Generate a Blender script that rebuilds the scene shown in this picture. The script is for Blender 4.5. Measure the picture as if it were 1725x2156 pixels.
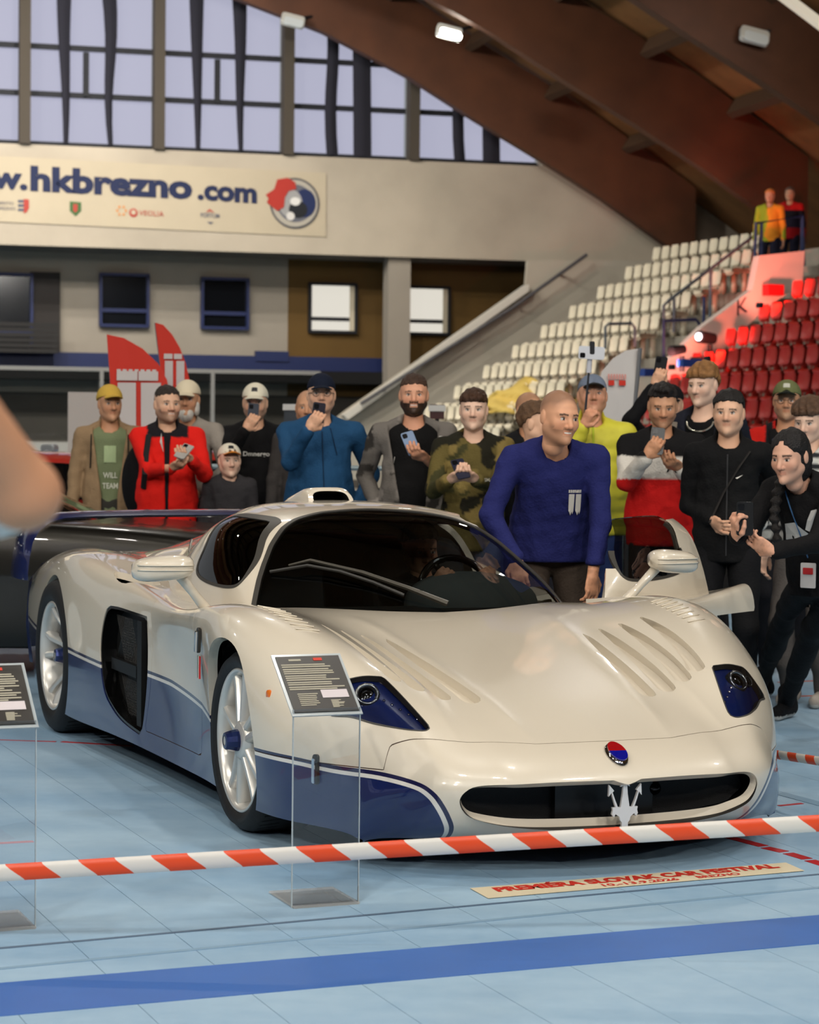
import bpy, math, random
import numpy as np
from mathutils import Vector, Matrix
random.seed(7); np.random.seed(7)
for _o in list(bpy.data.objects): bpy.data.objects.remove(_o)
SC = bpy.context.scene
COL = SC.collection

# ---------------------------------------------------------------- camera
FPX, CAMH, PITCH, ROLL = 4714.0, 1.436, math.radians(2.04), math.radians(0.58)
cam_data = bpy.data.cameras.new('camera')
cam = bpy.data.objects.new('camera', cam_data); COL.objects.link(cam)
cam_data.sensor_fit = 'HORIZONTAL'
cam_data.sensor_width = 24.0
cam_data.lens = FPX / 1725.0 * 24.0
cam_data.clip_start = 0.05; cam_data.clip_end = 300
cam.matrix_world = (Matrix.Translation((0, 0, CAMH)) @ Matrix.Rotation(math.radians(90) - PITCH, 4, 'X')
                    @ Matrix.Rotation(ROLL, 4, 'Z'))
cam_data.dof.use_dof = True
cam_data.dof.focus_distance = 8.1
cam_data.dof.aperture_fstop = 4.6
SC.camera = cam

# ---------------------------------------------------------------- colour management
vs = SC.view_settings
SC.display_settings.display_device = 'sRGB'
vs.view_transform = 'Standard'; vs.look = 'None'; vs.gamma = 1.0; vs.use_curve_mapping = False
vs.exposure = -0.38

# ---------------------------------------------------------------- world: dim even light of the rest of the hall
wd = bpy.data.worlds.new('world'); SC.world = wd; wd.use_nodes = True
bg = wd.node_tree.nodes['Background']
bg.inputs[0].default_value = (0.92, 0.96, 1.0, 1); bg.inputs[1].default_value = 0.35

cy = SC.cycles
cy.use_adaptive_sampling = True; cy.adaptive_threshold = 0.1; cy.adaptive_min_samples = 16
cy.max_bounces = 4; cy.diffuse_bounces = 2; cy.glossy_bounces = 3; cy.transmission_bounces = 4; cy.transparent_max_bounces = 10
cy.caustics_reflective = False; cy.caustics_refractive = False; cy.sample_clamp_indirect = 6.0
# ================================================================ helpers
def clampf(v, a, b): return max(a, min(b, v))
def srgb(r, g, b):
    f = lambda c: (c/12.92 if c <= 0.04045 else ((c+0.055)/1.055)**2.4)
    return (f(r/255), f(g/255), f(b/255), 1)
MATS = {}
def mat(name, col, rough=0.5, metal=0.0, coat=0.0, spec=0.5, trans=0.0, ior=1.45, emit=None, estr=0.0, alpha=1.0,
        noise=None, bump=None, sheen=0.0, coat_rough=0.03):
    """procedural principled material. noise=(scale, amount): value mottling. bump=(scale, strength)."""
    if name in MATS: return MATS[name]
    m = bpy.data.materials.new(name); m.use_nodes = True
    nt = m.node_tree; p = nt.nodes['Principled BSDF']
    if len(col) == 3: col = srgb(*col)
    p.inputs['Base Color'].default_value = col
    p.inputs['Roughness'].default_value = rough
    p.inputs['Metallic'].default_value = metal
    p.inputs['Coat Weight'].default_value = coat
    p.inputs['Coat Roughness'].default_value = coat_rough
    p.inputs['Specular IOR Level'].default_value = spec
    p.inputs['Transmission Weight'].default_value = trans
    p.inputs['IOR'].default_value = ior
    p.inputs['Alpha'].default_value = alpha
    p.inputs['Sheen Weight'].default_value = sheen
    if emit is not None:
        p.inputs['Emission Color'].default_value = emit if len(emit) == 4 else srgb(*emit)
        p.inputs['Emission Strength'].default_value = estr
    if noise:
        tc = nt.nodes.new('ShaderNodeTexCoord'); nz = nt.nodes.new('ShaderNodeTexNoise')
        nz.inputs['Scale'].default_value = noise[0]; nz.inputs['Detail'].default_value = 6
        mx = nt.nodes.new('ShaderNodeMix'); mx.data_type = 'RGBA'
        c2 = tuple(c*(1-noise[1]) for c in col[:3])+(1,); c1 = tuple(min(1, c*(1+noise[1]*.6)) for c in col[:3])+(1,)
        mx.inputs[6].default_value = c2; mx.inputs[7].default_value = c1
        mr = nt.nodes.new('ShaderNodeMapRange'); mr.inputs[1].default_value = .3; mr.inputs[2].default_value = .7
        nt.links.new(tc.outputs['Object'], nz.inputs['Vector']); nt.links.new(nz.outputs[0], mr.inputs[0])
        nt.links.new(mr.outputs[0], mx.inputs[0]); nt.links.new(mx.outputs[2], p.inputs['Base Color'])
    if bump:
        tc = nt.nodes.new('ShaderNodeTexCoord'); nz = nt.nodes.new('ShaderNodeTexNoise')
        nz.inputs['Scale'].default_value = bump[0]; nz.inputs['Detail'].default_value = 3
        bp = nt.nodes.new('ShaderNodeBump'); bp.inputs['Strength'].default_value = bump[1]; bp.inputs['Distance'].default_value = 0.02
        nt.links.new(tc.outputs['Object'], nz.inputs['Vector']); nt.links.new(nz.outputs[0], bp.inputs['Height'])
        nt.links.new(bp.outputs[0], p.inputs['Normal'])
    MATS[name] = m
    return m
def vcol_mat(name, rough=0.55, spec=0.4, bump=None, sub=0.0):
    """principled driven by the colour attribute 'Col' (paint pattern of the thing itself)."""
    if name in MATS: return MATS[name]
    m = mat(name, (200, 200, 200), rough=rough, spec=spec, bump=bump)
    nt = m.node_tree; p = nt.nodes['Principled BSDF']
    a = nt.nodes.new('ShaderNodeVertexColor'); a.layer_name = 'Col'
    nt.links.new(a.outputs[0], p.inputs['Base Color'])
    if sub: p.inputs['Subsurface Weight'].default_value = sub; p.inputs['Subsurface Radius'].default_value = (.012, .004, .002)
    return m

# pixel -> world ray of the photograph, for setting things at a chosen depth
_cr, _sr, _cp, _sp = math.cos(ROLL), math.sin(ROLL), math.cos(PITCH), math.sin(PITCH)
def ray(px, py):
    a = px-862.5; b = py-1078.0
    x = a*_cr+b*_sr; y = -a*_sr+b*_cr; u = -y/FPX
    return np.array([x/FPX, _cp+u*_sp, -_sp+u*_cp])
CAMO = np.array([0, 0, CAMH])
def at(px, py, Y):
    r = ray(px, py); return CAMO+r*(Y/r[1])
def onplane(px, py, n, p0):
    r = ray(px, py); n = np.array(n, float); return CAMO+r*(np.dot(n, np.array(p0)-CAMO)/np.dot(n, r))
def ground(px, py, z=0.0): return onplane(px, py, (0, 0, 1), (0, 0, z))

ORD = ['first', 'second', 'third', 'fourth', 'fifth', 'sixth', 'seventh', 'eighth', 'ninth', 'tenth', 'eleventh', 'twelfth', 'thirteenth', 'fourteenth', 'fifteenth', 'sixteenth', 'seventeenth', 'eighteenth', 'nineteenth', 'twentieth', 'twenty-first', 'twenty-second', 'twenty-third', 'twenty-fourth', 'twenty-fifth', 'twenty-sixth', 'twenty-seventh', 'twenty-eighth']
def link(o, parent=None):
    COL.objects.link(o)
    if parent is not None: o.parent = parent
    return o
def tag(o, label=None, cat=None, group=None, kind=None):
    if label: o['label'] = label
    if cat: o['category'] = cat
    if group: o['group'] = group
    if kind: o['kind'] = kind
    return o
def empty(name, loc=(0, 0, 0), rz=0.0, label=None, cat=None, group=None, kind=None):
    o = bpy.data.objects.new(name, None); o.empty_display_size = .1
    COL.objects.link(o); o.location = loc; o.rotation_euler = (0, 0, rz)
    return tag(o, label, cat, group, kind)
def meshobj(name, V, Fc, mats, parent=None, smooth=False, midx=None, normals=None, cols=None):
    me = bpy.data.meshes.new(name)
    me.from_pydata([tuple(map(float, v)) for v in V], [], [tuple(map(int, f)) for f in Fc])
    if not isinstance(mats, (list, tuple)): mats = [mats]
    for m in mats: me.materials.append(m)
    if midx is not None: me.polygons.foreach_set('material_index', np.array(midx, dtype=np.int32))
    if smooth: me.polygons.foreach_set('use_smooth', np.ones(len(me.polygons), dtype=bool))
    if cols is not None:
        ca = me.color_attributes.new('Col', 'FLOAT_COLOR', 'POINT')
        c = np.ones((len(V), 4), dtype=np.float32); c[:, :3] = np.asarray(cols)[:, :3]
        ca.data.foreach_set('color', c.ravel())
    if normals is not None:
        me.normals_split_custom_set_from_vertices([tuple(map(float, n)) for n in normals])
    me.update()
    o = bpy.data.objects.new(name, me)
    return link(o, parent)

class MB:
    """collects simple shapes; build() links them as one mesh object"""
    def __init__(s): s.V = []; s.F = []; s.M = []
    def add(s, V, F, m=0):
        b = len(s.V); s.V += [tuple(map(float, v)) for v in V]; s.F += [tuple(i+b for i in f) for f in F]; s.M += [m]*len(F); return s
    def box(s, c, d, rot=None, m=0, taper=1.0):
        x, y, z = d[0]/2, d[1]/2, d[2]/2
        V = [(-x, -y, -z), (x, -y, -z), (x, y, -z), (-x, y, -z), (-x*taper, -y*taper, z), (x*taper, -y*taper, z), (x*taper, y*taper, z), (-x*taper, y*taper, z)]
        V = [Vector(v) for v in V]
        if rot is not None:
            R = rot if isinstance(rot, Matrix) else Matrix.Rotation(rot, 3, 'Z')
            V = [R @ v for v in V]
        V = [v+Vector(c) for v in V]
        return s.add(V, [(0, 3, 2, 1), (4, 5, 6, 7), (0, 1, 5, 4), (1, 2, 6, 5), (2, 3, 7, 6), (3, 0, 4, 7)], m)
    def rbox(s, c, d, r=.01, rot=None, m=0, n=3):
        """box with rounded vertical outline (rounded rectangle in local xz) of depth d[1]"""
        x, y, z = d[0]/2, d[1]/2, d[2]/2; r = min(r, x*.98, z*.98); P = []
        for cx, cz, a0 in ((x-r, z-r, 0), (-x+r, z-r, 90), (-x+r, -z+r, 180), (x-r, -z+r, 270)):
            for k in range(n+1):
                a = math.radians(a0+90*k/n); P.append((cx+r*math.cos(a), cz+r*math.sin(a)))
        N = len(P); e = min(.25*y, r*.35)
        V = []
        for yy, sc in ((-y, 1-e/max(x, z)), (-y+e, 1), (y-e, 1), (y, 1-e/max(x, z))):
            V += [Vector((p[0]*sc, yy, p[1]*sc)) for p in P]
        F = [tuple(range(N)), tuple(reversed(range(3*N, 4*N)))]
        for k in range(3):
            for i in range(N): F.append((k*N+i, (k+1)*N+i, (k+1)*N+(i+1) % N, k*N+(i+1) % N))
        if rot is not None:
            R = rot if isinstance(rot, Matrix) else Matrix.Rotation(rot, 3, 'Z')
            V = [R @ v for v in V]
        return s.add([v+Vector(c) for v in V], F, m)
    def tube(s, pts, r, n=8, m=0, cap=True, flat=None):
        pts = [Vector(p) for p in pts]; rr = r if isinstance(r, (list, tuple)) else [r]*len(pts)
        V = []; up = None
        for i, p in enumerate(pts):
            t = (pts[min(i+1, len(pts)-1)]-pts[max(i-1, 0)]).normalized()
            if up is None:
                up = Vector((0, 0, 1)) if abs(t.z) < .9 else Vector((1, 0, 0))
            a = t.cross(up).normalized(); b = a.cross(t).normalized(); up = b
            for k in range(n):
                an = 2*math.pi*k/n
                V.append(p+a*rr[i]*math.cos(an)+b*rr[i]*math.sin(an)*(flat or 1))
        F = []
        for i in range(len(pts)-1):
            for k in range(n):
                F.append((i*n+k, i*n+(k+1) % n, (i+1)*n+(k+1) % n, (i+1)*n+k))
        if cap: F += [tuple(reversed(range(n))), tuple(range((len(pts)-1)*n, len(pts)*n))]
        return s.add(V, F, m)
    def lathe(s, prof, n=32, axis='Z', c=(0, 0, 0), m=0, close=False):
        """prof: list of (r, h) revolved about axis"""
        V = []
        for r, h in prof:
            for k in range(n):
                a = 2*math.pi*k/n
                if axis == 'Z': v = (r*math.cos(a), r*math.sin(a), h)
                elif axis == 'Y': v = (r*math.cos(a), h, r*math.sin(a))
                else: v = (h, r*math.cos(a), r*math.sin(a))
                V.append((v[0]+c[0], v[1]+c[1], v[2]+c[2]))
        F = []
        for i in range(len(prof)-1):
            for k in range(n):
                q = (i*n+k, i*n+(k+1) % n, (i+1)*n+(k+1) % n, (i+1)*n+k)
                F.append(q if axis != 'Y' else tuple(reversed(q)))
        return s.add(V, F, m)
    def prism(s, poly, h0, h1, axis='Z', m=0, f=None):
        """extrude 2-D polygon; axis Z: (x,y)->z, Y: (x,z)->y, X: (y,z)->x; f maps the 3-D points"""
        n = len(poly); V = []
        for h in (h0, h1):
            for a, b in poly:
                V.append({'Z': (a, b, h), 'Y': (a, h, b), 'X': (h, a, b)}[axis])
        if f: V = [f(*v) for v in V]
        F = [tuple(reversed(range(n))), tuple(range(n, 2*n))]+[(i, (i+1) % n, n+(i+1) % n, n+i) for i in range(n)]
        return s.add(V, F, m)
    def xf(s, M):
        s.V = [tuple(M @ Vector(v)) for v in s.V]; return s
    def build(s, name, mats, parent=None, smooth=False, angle=None):
        o = meshobj(name, s.V, s.F, mats, parent, smooth=smooth or angle is not None, midx=s.M)
        if angle is not None:
            o.data.set_sharp_from_angle(angle=math.radians(angle))
        return o
def fix_normals(o):
    import bmesh
    b = bmesh.new(); b.from_mesh(o.data); bmesh.ops.recalc_face_normals(b, faces=b.faces); b.to_mesh(o.data); b.free(); return o
_fontcache = {}
def text_mesh(txt, size=1.0, ext=0.0, bold=0.0, spacing=1.0, align='LEFT'):
    """outline of a text as a flat mesh in local xy; returns (V,F)"""
    key = (txt, bold, spacing, align)
    if key not in _fontcache:
        cu = bpy.data.curves.new('t', 'FONT'); cu.body = txt; cu.size = 1.0; cu.offset = bold; cu.space_character = spacing
        cu.align_x = align; cu.resolution_u = 3; cu.fill_mode = 'FRONT'
        o = bpy.data.objects.new('t', cu); COL.objects.link(o)
        dg = bpy.context.evaluated_depsgraph_get(); me = o.evaluated_get(dg).to_mesh()
        V = [tuple(v.co) for v in me.vertices]; F = [tuple(p.vertices) for p in me.polygons]
        o.evaluated_get(dg).to_mesh_clear(); bpy.data.objects.remove(o); bpy.data.curves.remove(cu)
        _fontcache[key] = (V, F)
    V, F = _fontcache[key]
    return [(v[0]*size, v[1]*size, 0) for v in V], F
def copy_tree(o, parent=None):
    c = o.copy(); COL.objects.link(c)
    if parent is not None: c.parent = parent
    for ch in list(o.children): copy_tree(ch, c)
    return c

# ---------------------------------------------------------------- smooth patches that can be cut along any line
def bspl_basis(n, t):
    k = 3; kn = np.concatenate([[0]*k, np.linspace(0, 1, n-k+1), [1]*k]); t = np.clip(t, 0, 1-1e-9)
    B = np.zeros((len(t), n+k))
    for i in range(n+k): B[:, i] = (kn[i] <= t) & (t < kn[i+1])
    for d in range(1, k+1):
        for i in range(n+k-d):
            a = (t-kn[i])/(kn[i+d]-kn[i]) if kn[i+d] > kn[i] else 0
            b = (kn[i+d+1]-t)/(kn[i+d+1]-kn[i+1]) if kn[i+d+1] > kn[i+1] else 0
            B[:, i] = a*B[:, i]+b*B[:, i+1]
    g = np.array([kn[i+1:i+k+1].mean() for i in range(n)])
    return B[:, :n], g
def patch(P, su, sv, w=0.75):
    P = np.array(P, float); n, m = P.shape[:2]
    def ctrl(A, axis):
        _, g = bspl_basis(A.shape[axis], np.array([0.])); B, _ = bspl_basis(A.shape[axis], g)
        X = np.moveaxis(A, axis, 0); s = X.shape; Y = np.linalg.solve(B, X.reshape(s[0], -1)).reshape(s)
        return np.moveaxis((1-w)*X+w*Y, 0, axis)
    C = ctrl(ctrl(P, 0), 1)
    def samp(nn, k):
        _, g = bspl_basis(nn, np.array([0.]))
        return np.concatenate([np.linspace(g[i], g[i+1], k, endpoint=False) for i in range(nn-1)]+[[1.]])
    Bu, _ = bspl_basis(n, samp(n, su)); Bv, _ = bspl_basis(m, samp(m, sv))
    return np.einsum('ai,bj,ijk->abk', Bu, Bv, C)
class Surf:
    def __init__(s, V, N, F, M=None):
        s.V = np.asarray(V, float); s.N = np.asarray(N, float); s.F = F; s.M = M or [0]*len(F)
    @staticmethod
    def grid(G, flip=False):
        n, m = G.shape[:2]
        du = np.gradient(G, axis=0); dv = np.gradient(G, axis=1); N = np.cross(du, dv)
        L = np.linalg.norm(N, axis=2, keepdims=True); N = N/np.maximum(L, 1e-12)
        F = []
        for i in range(n-1):
            for j in range(m-1):
                q = (i*m+j, (i+1)*m+j, (i+1)*m+j+1, i*m+j+1); F.append(q)
        if flip: N = -N; F = [tuple(reversed(f)) for f in F]
        return Surf(G.reshape(-1, 3), N.reshape(-1, 3), F)
    def split(s, f):
        d = f(s.V); d = np.where(np.abs(d) < 1e-7, 1e-7, d); neg = d < 0
        V = [v for v in s.V]; N = [n for n in s.N]; cut = {}
        def cv(a, b):
            k = (a, b) if a < b else (b, a)
            if k not in cut:
                t = d[k[0]]/(d[k[0]]-d[k[1]])
                V.append(s.V[k[0]]*(1-t)+s.V[k[1]]*t); n = s.N[k[0]]*(1-t)+s.N[k[1]]*t
                N.append(n/(np.linalg.norm(n)+1e-12)); cut[k] = len(V)-1
            return cut[k]
        R = ([], []), ([], [])
        for fc, m in zip(s.F, s.M):
            sg = [neg[i] for i in fc]
            if all(sg): R[0][0].append(fc); R[0][1].append(m)
            elif not any(sg): R[1][0].append(fc); R[1][1].append(m)
            else:
                for side, want in ((0, True), (1, False)):
                    out = []
                    for a, b in zip(fc, fc[1:]+fc[:1]):
                        if neg[a] == want: out.append(a)
                        if neg[a] != neg[b]: out.append(cv(a, b))
                    if len(out) > 2: R[side][0].append(tuple(out)); R[side][1].append(m)
        V = np.array(V); N = np.array(N)
        return Surf(V, N, R[0][0], R[0][1]).compact(), Surf(V, N, R[1][0], R[1][1]).compact()
    def paint(s, f, m):
        """where f<0 give material index m"""
        a, b = s.split(f); a.M = [m]*len(a.F); return join_surf([a, b])
    def compact(s):
        used = sorted({i for f in s.F for i in f}); mp = {o: n for n, o in enumerate(used)}
        return Surf(s.V[used] if used else np.zeros((0, 3)), s.N[used] if used else np.zeros((0, 3)), [tuple(mp[i] for i in f) for f in s.F], s.M)
    def mirror(s):
        return Surf(s.V*[1, -1, 1], s.N*[1, -1, 1], [tuple(reversed(f)) for f in s.F], list(s.M))
    def offset(s, d):
        return Surf(s.V+s.N*d, s.N, s.F, list(s.M))
    def moved(s, M):
        R = np.array(M.to_3x3()); t = np.array(M.translation)
        return Surf(s.V@R.T+t, s.N@R.T, s.F, list(s.M))
    def build(s, name, mats, parent=None, rim=0.012, rim_m=None):
        V = list(s.V); N = list(s.N); F = list(s.F); M = list(s.M)
        if rim:
            key = lambda v: (round(v[0], 5), round(v[1], 5), round(v[2], 5))
            cnt = {}
            for f, m in zip(s.F, s.M):
                for a, b in zip(f, f[1:]+f[:1]):
                    k = tuple(sorted((key(s.V[a]), key(s.V[b])))); cnt.setdefault(k, []).append((a, b, m))
            for k, e in cnt.items():
                if len(e) == 1 and k[0] != k[1]:
                    a, b, m = e[0]
                    pa, pb = s.V[a], s.V[b]
                    if abs(pa[1]) < 1e-6 and abs(pb[1]) < 1e-6: continue
                    qa, qb = pa-s.N[a]*rim, pb-s.N[b]*rim
                    nn = np.cross(pb-pa, qa-pa); nn = -nn/(np.linalg.norm(nn)+1e-12)
                    i = len(V); V += [pa, qa, qb, pb]; N += [nn]*4; F.append((i, i+1, i+2, i+3)); M.append(m if rim_m is None else rim_m)
        return meshobj(name, V, F, mats, parent, smooth=True, midx=M, normals=N)
def join_surf(L):
    V = np.concatenate([a.V for a in L]); N = np.concatenate([a.N for a in L]); F = []; M = []; b = 0
    for a in L:
        F += [tuple(i+b for i in f) for f in a.F]; M += a.M; b += len(a.V)
    return Surf(V, N, F, M)
def smooth_poly(P, k=6, sharp=()):
    """closed Catmull-Rom through P; corners whose index is in sharp stay sharp"""
    P = [np.array(p, float) for p in P]; n = len(P); out = []
    for i in range(n):
        p0, p1, p2, p3 = P[i-1], P[i], P[(i+1) % n], P[(i+2) % n]
        if i in sharp: p0 = p1
        if (i+1) % n in sharp: p3 = p2
        for t in np.arange(k)/k:
            out.append(.5*((2*p1)+(-p0+p2)*t+(2*p0-5*p1+4*p2-p3)*t*t+(-p0+3*p1-3*p2+p3)*t**3))
    return np.array(out)
def poly_sdf(P, A, B):
    """signed distance (negative inside) of points (A,B) to the closed polygon P"""
    d = np.full(len(A), 1e9); ins = np.zeros(len(A), bool); n = len(P)
    for i in range(n):
        ax, ay = P[i]; bx, by = P[(i+1) % n]; ex, ey = bx-ax, by-ay
        wx, wy = A-ax, B-ay; t = np.clip((wx*ex+wy*ey)/(ex*ex+ey*ey+1e-15), 0, 1)
        d = np.minimum(d, (wx-ex*t)**2+(wy-ey*t)**2)
        c = ((ay <= B) & (by > B)) | ((by <= B) & (ay > B))
        xi = ax+(B-ay)*(ex/(ey if abs(ey) > 1e-12 else 1e-12)); ins ^= c & (A < xi)
    d = np.sqrt(d); return np.where(ins, -d, d)
# ================================================================ the hall
HA = math.radians(15.0); RA = math.radians(21.7)
HU = np.array([math.cos(HA), math.sin(HA), 0]); HV = np.array([-math.sin(HA), math.cos(HA), 0])
RU = np.array([math.cos(RA), math.sin(RA), 0]); RV = np.array([-math.sin(RA), math.cos(RA), 0])
WD = 46.0                                  # distance of the end wall along HV
def wp(px, py, v=WD):                      # pixel -> (u, z) on a plane parallel to the end wall
    P = onplane(px, py, HV, HV*v); return (float(P@HU), float(P[2]))
def hall_obj(mb, name, m, parent=None, kind='structure', **k):
    o = mb.build(name, m, parent, **k)
    if parent is None:
        o.rotation_euler = (0, 0, HA)
        if kind: o['kind'] = kind
    return o
CONC = mat('concrete_beige', (178, 166, 148), rough=.9, noise=(.55, .16))
CONC_D = mat('concrete_grey', (120, 112, 102), rough=.9, noise=(.7, .12))
PLAST = mat('plaster_warm_grey', (150, 141, 128), rough=.9, noise=(.8, .06))
OCHRE = mat('ochre_wall_panel', (94, 68, 22), rough=.75, noise=(.8, .12))
GLULAM = mat('glulam_dark', (84, 48, 27), rough=.6, noise=(1.2, .25))
DECK = mat('roof_boards', (134, 92, 50), rough=.8, noise=(2.0, .2))
DARKB = mat('dark_frame', (20, 21, 27), rough=.7)
BLUEP = mat('blue_frame', (18, 32, 78), rough=.5)
DAY = mat('daylit_curtain', (60, 60, 66), rough=1.0, emit=(199, 200, 224), estr=.92)
LITW = mat('lit_window', (60, 60, 60), rough=.6, emit=(246, 240, 226), estr=1.0)
CURT = mat('curtain_dark', (36, 35, 44), rough=.95)
POSTM = mat('window_post', (70, 62, 52), rough=.8)

# --- end wall: parapet band, right gable, window bays
zb = lambda px: wp(px, 517+px*.0235)[1]; zt = lambda px: wp(px, 303+px*.0365)[1]
Z0 = zb(300); Z1 = zt(300)
uL = wp(-900, 400)[0]; uR = wp(1990, 600)[0]; uW = wp(1143, 345)[0]
hall_obj(MB().prism([(uL, Z0), (uR, Z0), (uR, 14), (uW, 14), (uW, Z1), (uL, Z1)], WD, WD+.4, 'Y'), 'wall_back', CONC)
hall_obj(MB().box(((uL+uR)/2, WD+1.0, Z0+.08), (uR-uL, 1.6, .16)), 'ceiling_gallery', CONC_D)
bays = [(-245, 42), (62, 325), (345, 597), (617, 862), (882, 1140)]
uv = lambda px: wp(px, 200)[0]
for i, px in enumerate((-256, 52, 335, 607, 872)):
    u = uv(px); hall_obj(MB().box((u, WD+.05, (Z1+14)/2), (.22, .34, 14-Z1)), 'trim_%d' % (i+1), POSTM)
rails = [.0, 1.02, 1.98, 4.3]               # heights of the dark transoms above the sill
for i, (a, b) in enumerate(bays):
    u0, u1 = uv(a), uv(b); w = u1-u0
    win = tag(empty('window_%d' % (i+1)), kind='structure'); win.rotation_euler = (0, 0, HA)
    hall_obj(MB().box(((u0+u1)/2, WD+.42, (Z1+14)/2), (w, .02, 14-Z1)), 'pane', DAY, win)
    for r in rails:
        hall_obj(MB().box(((u0+u1)/2, WD+.30, Z1+r+.05), (w, .06, .11)), 'transom', DARKB, win)
    for t in ((.30, .66) if i < 3 else (.36, .62)):
        # hanging drape edge: a dark fold that narrows downwards
        n = 14; V = []; F = []
        wob = random.uniform(-.04, .04)
        for k in range(n+1):
            z = Z1+.06+(13.5-Z1)*k/n; s = (z-Z1)/(13.5-Z1)
            cw = (.10+.28*min(1, s*1.5)) if i < 3 else (.26 if t < .5 else .40)
            c = u0+w*t+wob*math.sin(k*.9)-.10*s
            V += [(c-cw/2, WD+.20, z), (c-cw*.15, WD+.12, z), (c+cw*.2, WD+.18, z), (c+cw/2, WD+.22, z)]
        F = [(k*4+j, k*4+j+1, k*4+5+j, k*4+4+j) for k in range(n) for j in range(3)]
        hall_obj(MB().add(V, F), 'curtain_fold', CURT, win, smooth=True)
    if i in (1, 2):
        hall_obj(MB().box((u0+w*.46, WD+.24, Z1+1.5), (.12, .04, .9)), 'mullion', DARKB, win)
    hall_obj(MB().box(((u0+u1)/2, WD+.25, Z1+.03), (w, .1, .08)), 'sill_clutter', DARKB, win)

# --- under the gallery: recessed wall with windows
WB = WD+1.6
def wrect(pts, v): 
    a = wp(pts[0], pts[1], v); b = wp(pts[2], pts[3], v); return a[0], a[1], b[0], b[1]
uO, uP = wp(606, 700, WB)[0], wp(1250, 700, WB)[0]
hall_obj(MB().prism([(uL, 2.2), (uO, 2.2), (uO, Z0+.3), (uL, Z0+.3)], WB, WB+.2, 'Y'), 'wall_gallery_left', PLAST)
hall_obj(MB().prism([(uO, 2.2), (uP, 2.2), (uP, Z0+.3), (uO, Z0+.3)], WB-.02, WB+.2, 'Y'), 'wall_gallery_right', OCHRE)
u0, z1, u1, z0 = wrect((818, 545, 862, 800), WD+.2)
hall_obj(MB().box(((u0+u1)/2, WD+.4, (z0-1.5+Z0)/2), (u1-u0, .45, Z0-z0+1.5)), 'trim_6', PLAST)
wins = [((212, 577, 311, 687), 0), ((426, 586, 521, 692), 0), ((653, 597, 748, 700), 1), ((858, 604, 944, 704), 1), ((-60, 575, 66, 745), 2)]
for i, (r, k) in enumerate(wins):
    u0, z1, u1, z0 = wrect(r, WB-.1); cu, cz, w, h = (u0+u1)/2, (z0+z1)/2, u1-u0, z1-z0
    win = tag(empty('window_%d' % (i+6)), kind='structure'); win.rotation_euler = (0, 0, HA)
    fm = BLUEP if k != 1 else DARKB; pm = LITW if k == 1 else mat('dark_pane', (16, 18, 22), rough=.1)
    hall_obj(MB().box((cu, WB-.04, cz), (w-.05, .03, h-.05)), 'pane', pm, win)
    for (c, d) in (((cu, WB-.10, z1), (w+.05, .14, .06)), ((cu, WB-.10, z0), (w+.05, .14, .06)), ((u0, WB-.10, cz), (.06, .14, h)), ((u1, WB-.10, cz), (.06, .14, h)), ((cu, WB-.08, z0+h*(.27 if k else .30)), (w, .08, .08))):
        hall_obj(MB().box(c, d), 'frame_bar', fm, win)
    if k == 1: hall_obj(MB().box((u1-.08, WB-.12, cz), (.10, .04, h*.96)), 'blind_edge', mat('blind_cream', (196, 184, 160), rough=.8), win)
# balcony opening at far left
u0, z1, u1, z0 = wrect((64, 572, 126, 745), WB-.1)
hall_obj(MB().box(((u0+u1)/2, WB-.05, (z0+z1)/2), (u1-u0, .12, z1-z0)), 'door_1', mat('dark_opening', (48, 44, 42), rough=.9))
u0, z1, u1, z0 = wrect((-60, 675, 122, 745), WD+.9)
bal = empty('balcony_rail', label='dark slatted balcony rail under the parapet at far left', cat='railing'); bal.rotation_euler = (0, 0, HA)
for k in range(6):
    hall_obj(MB().box(((u0+u1)/2, WD+.9, z0+(z1-z0)*(k+.5)/6), (u1-u0, .05, (z1-z0)/6*.8)), 'rail_slat', mat('rail_slat_black', (26, 23, 21), rough=.7), bal)
# blue and black bands under the windows
za = wp(300, 745, WB-.2)[1]; zc = wp(300, 778, WB-.2)[1]
uE = wp(820, 760, WB-.2)[0]
hall_obj(MB().box(((uL+uE)/2, WB-.2, (za+zc)/2), (uE-uL, .12, za-zc)), 'trim_7', BLUEP)
u0, z1, u1, z0 = wrect((537, 739, 606, 762), WB-.2)
hall_obj(MB().box(((u0+u1)/2, WB-.22, (z1+z0)/2), (u1-u0, .16, z1-z0)), 'trim_8', BLUEP)
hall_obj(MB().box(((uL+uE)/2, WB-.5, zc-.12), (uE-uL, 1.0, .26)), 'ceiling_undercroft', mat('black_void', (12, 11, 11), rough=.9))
hall_obj(MB().box(((uL+uR)/2, WB+.3, 1.1), (uR-uL, .2, 2.4)), 'wall_undercroft', mat('undercroft_grey', (92, 86, 78), rough=.9, noise=(.5, .2)))

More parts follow.
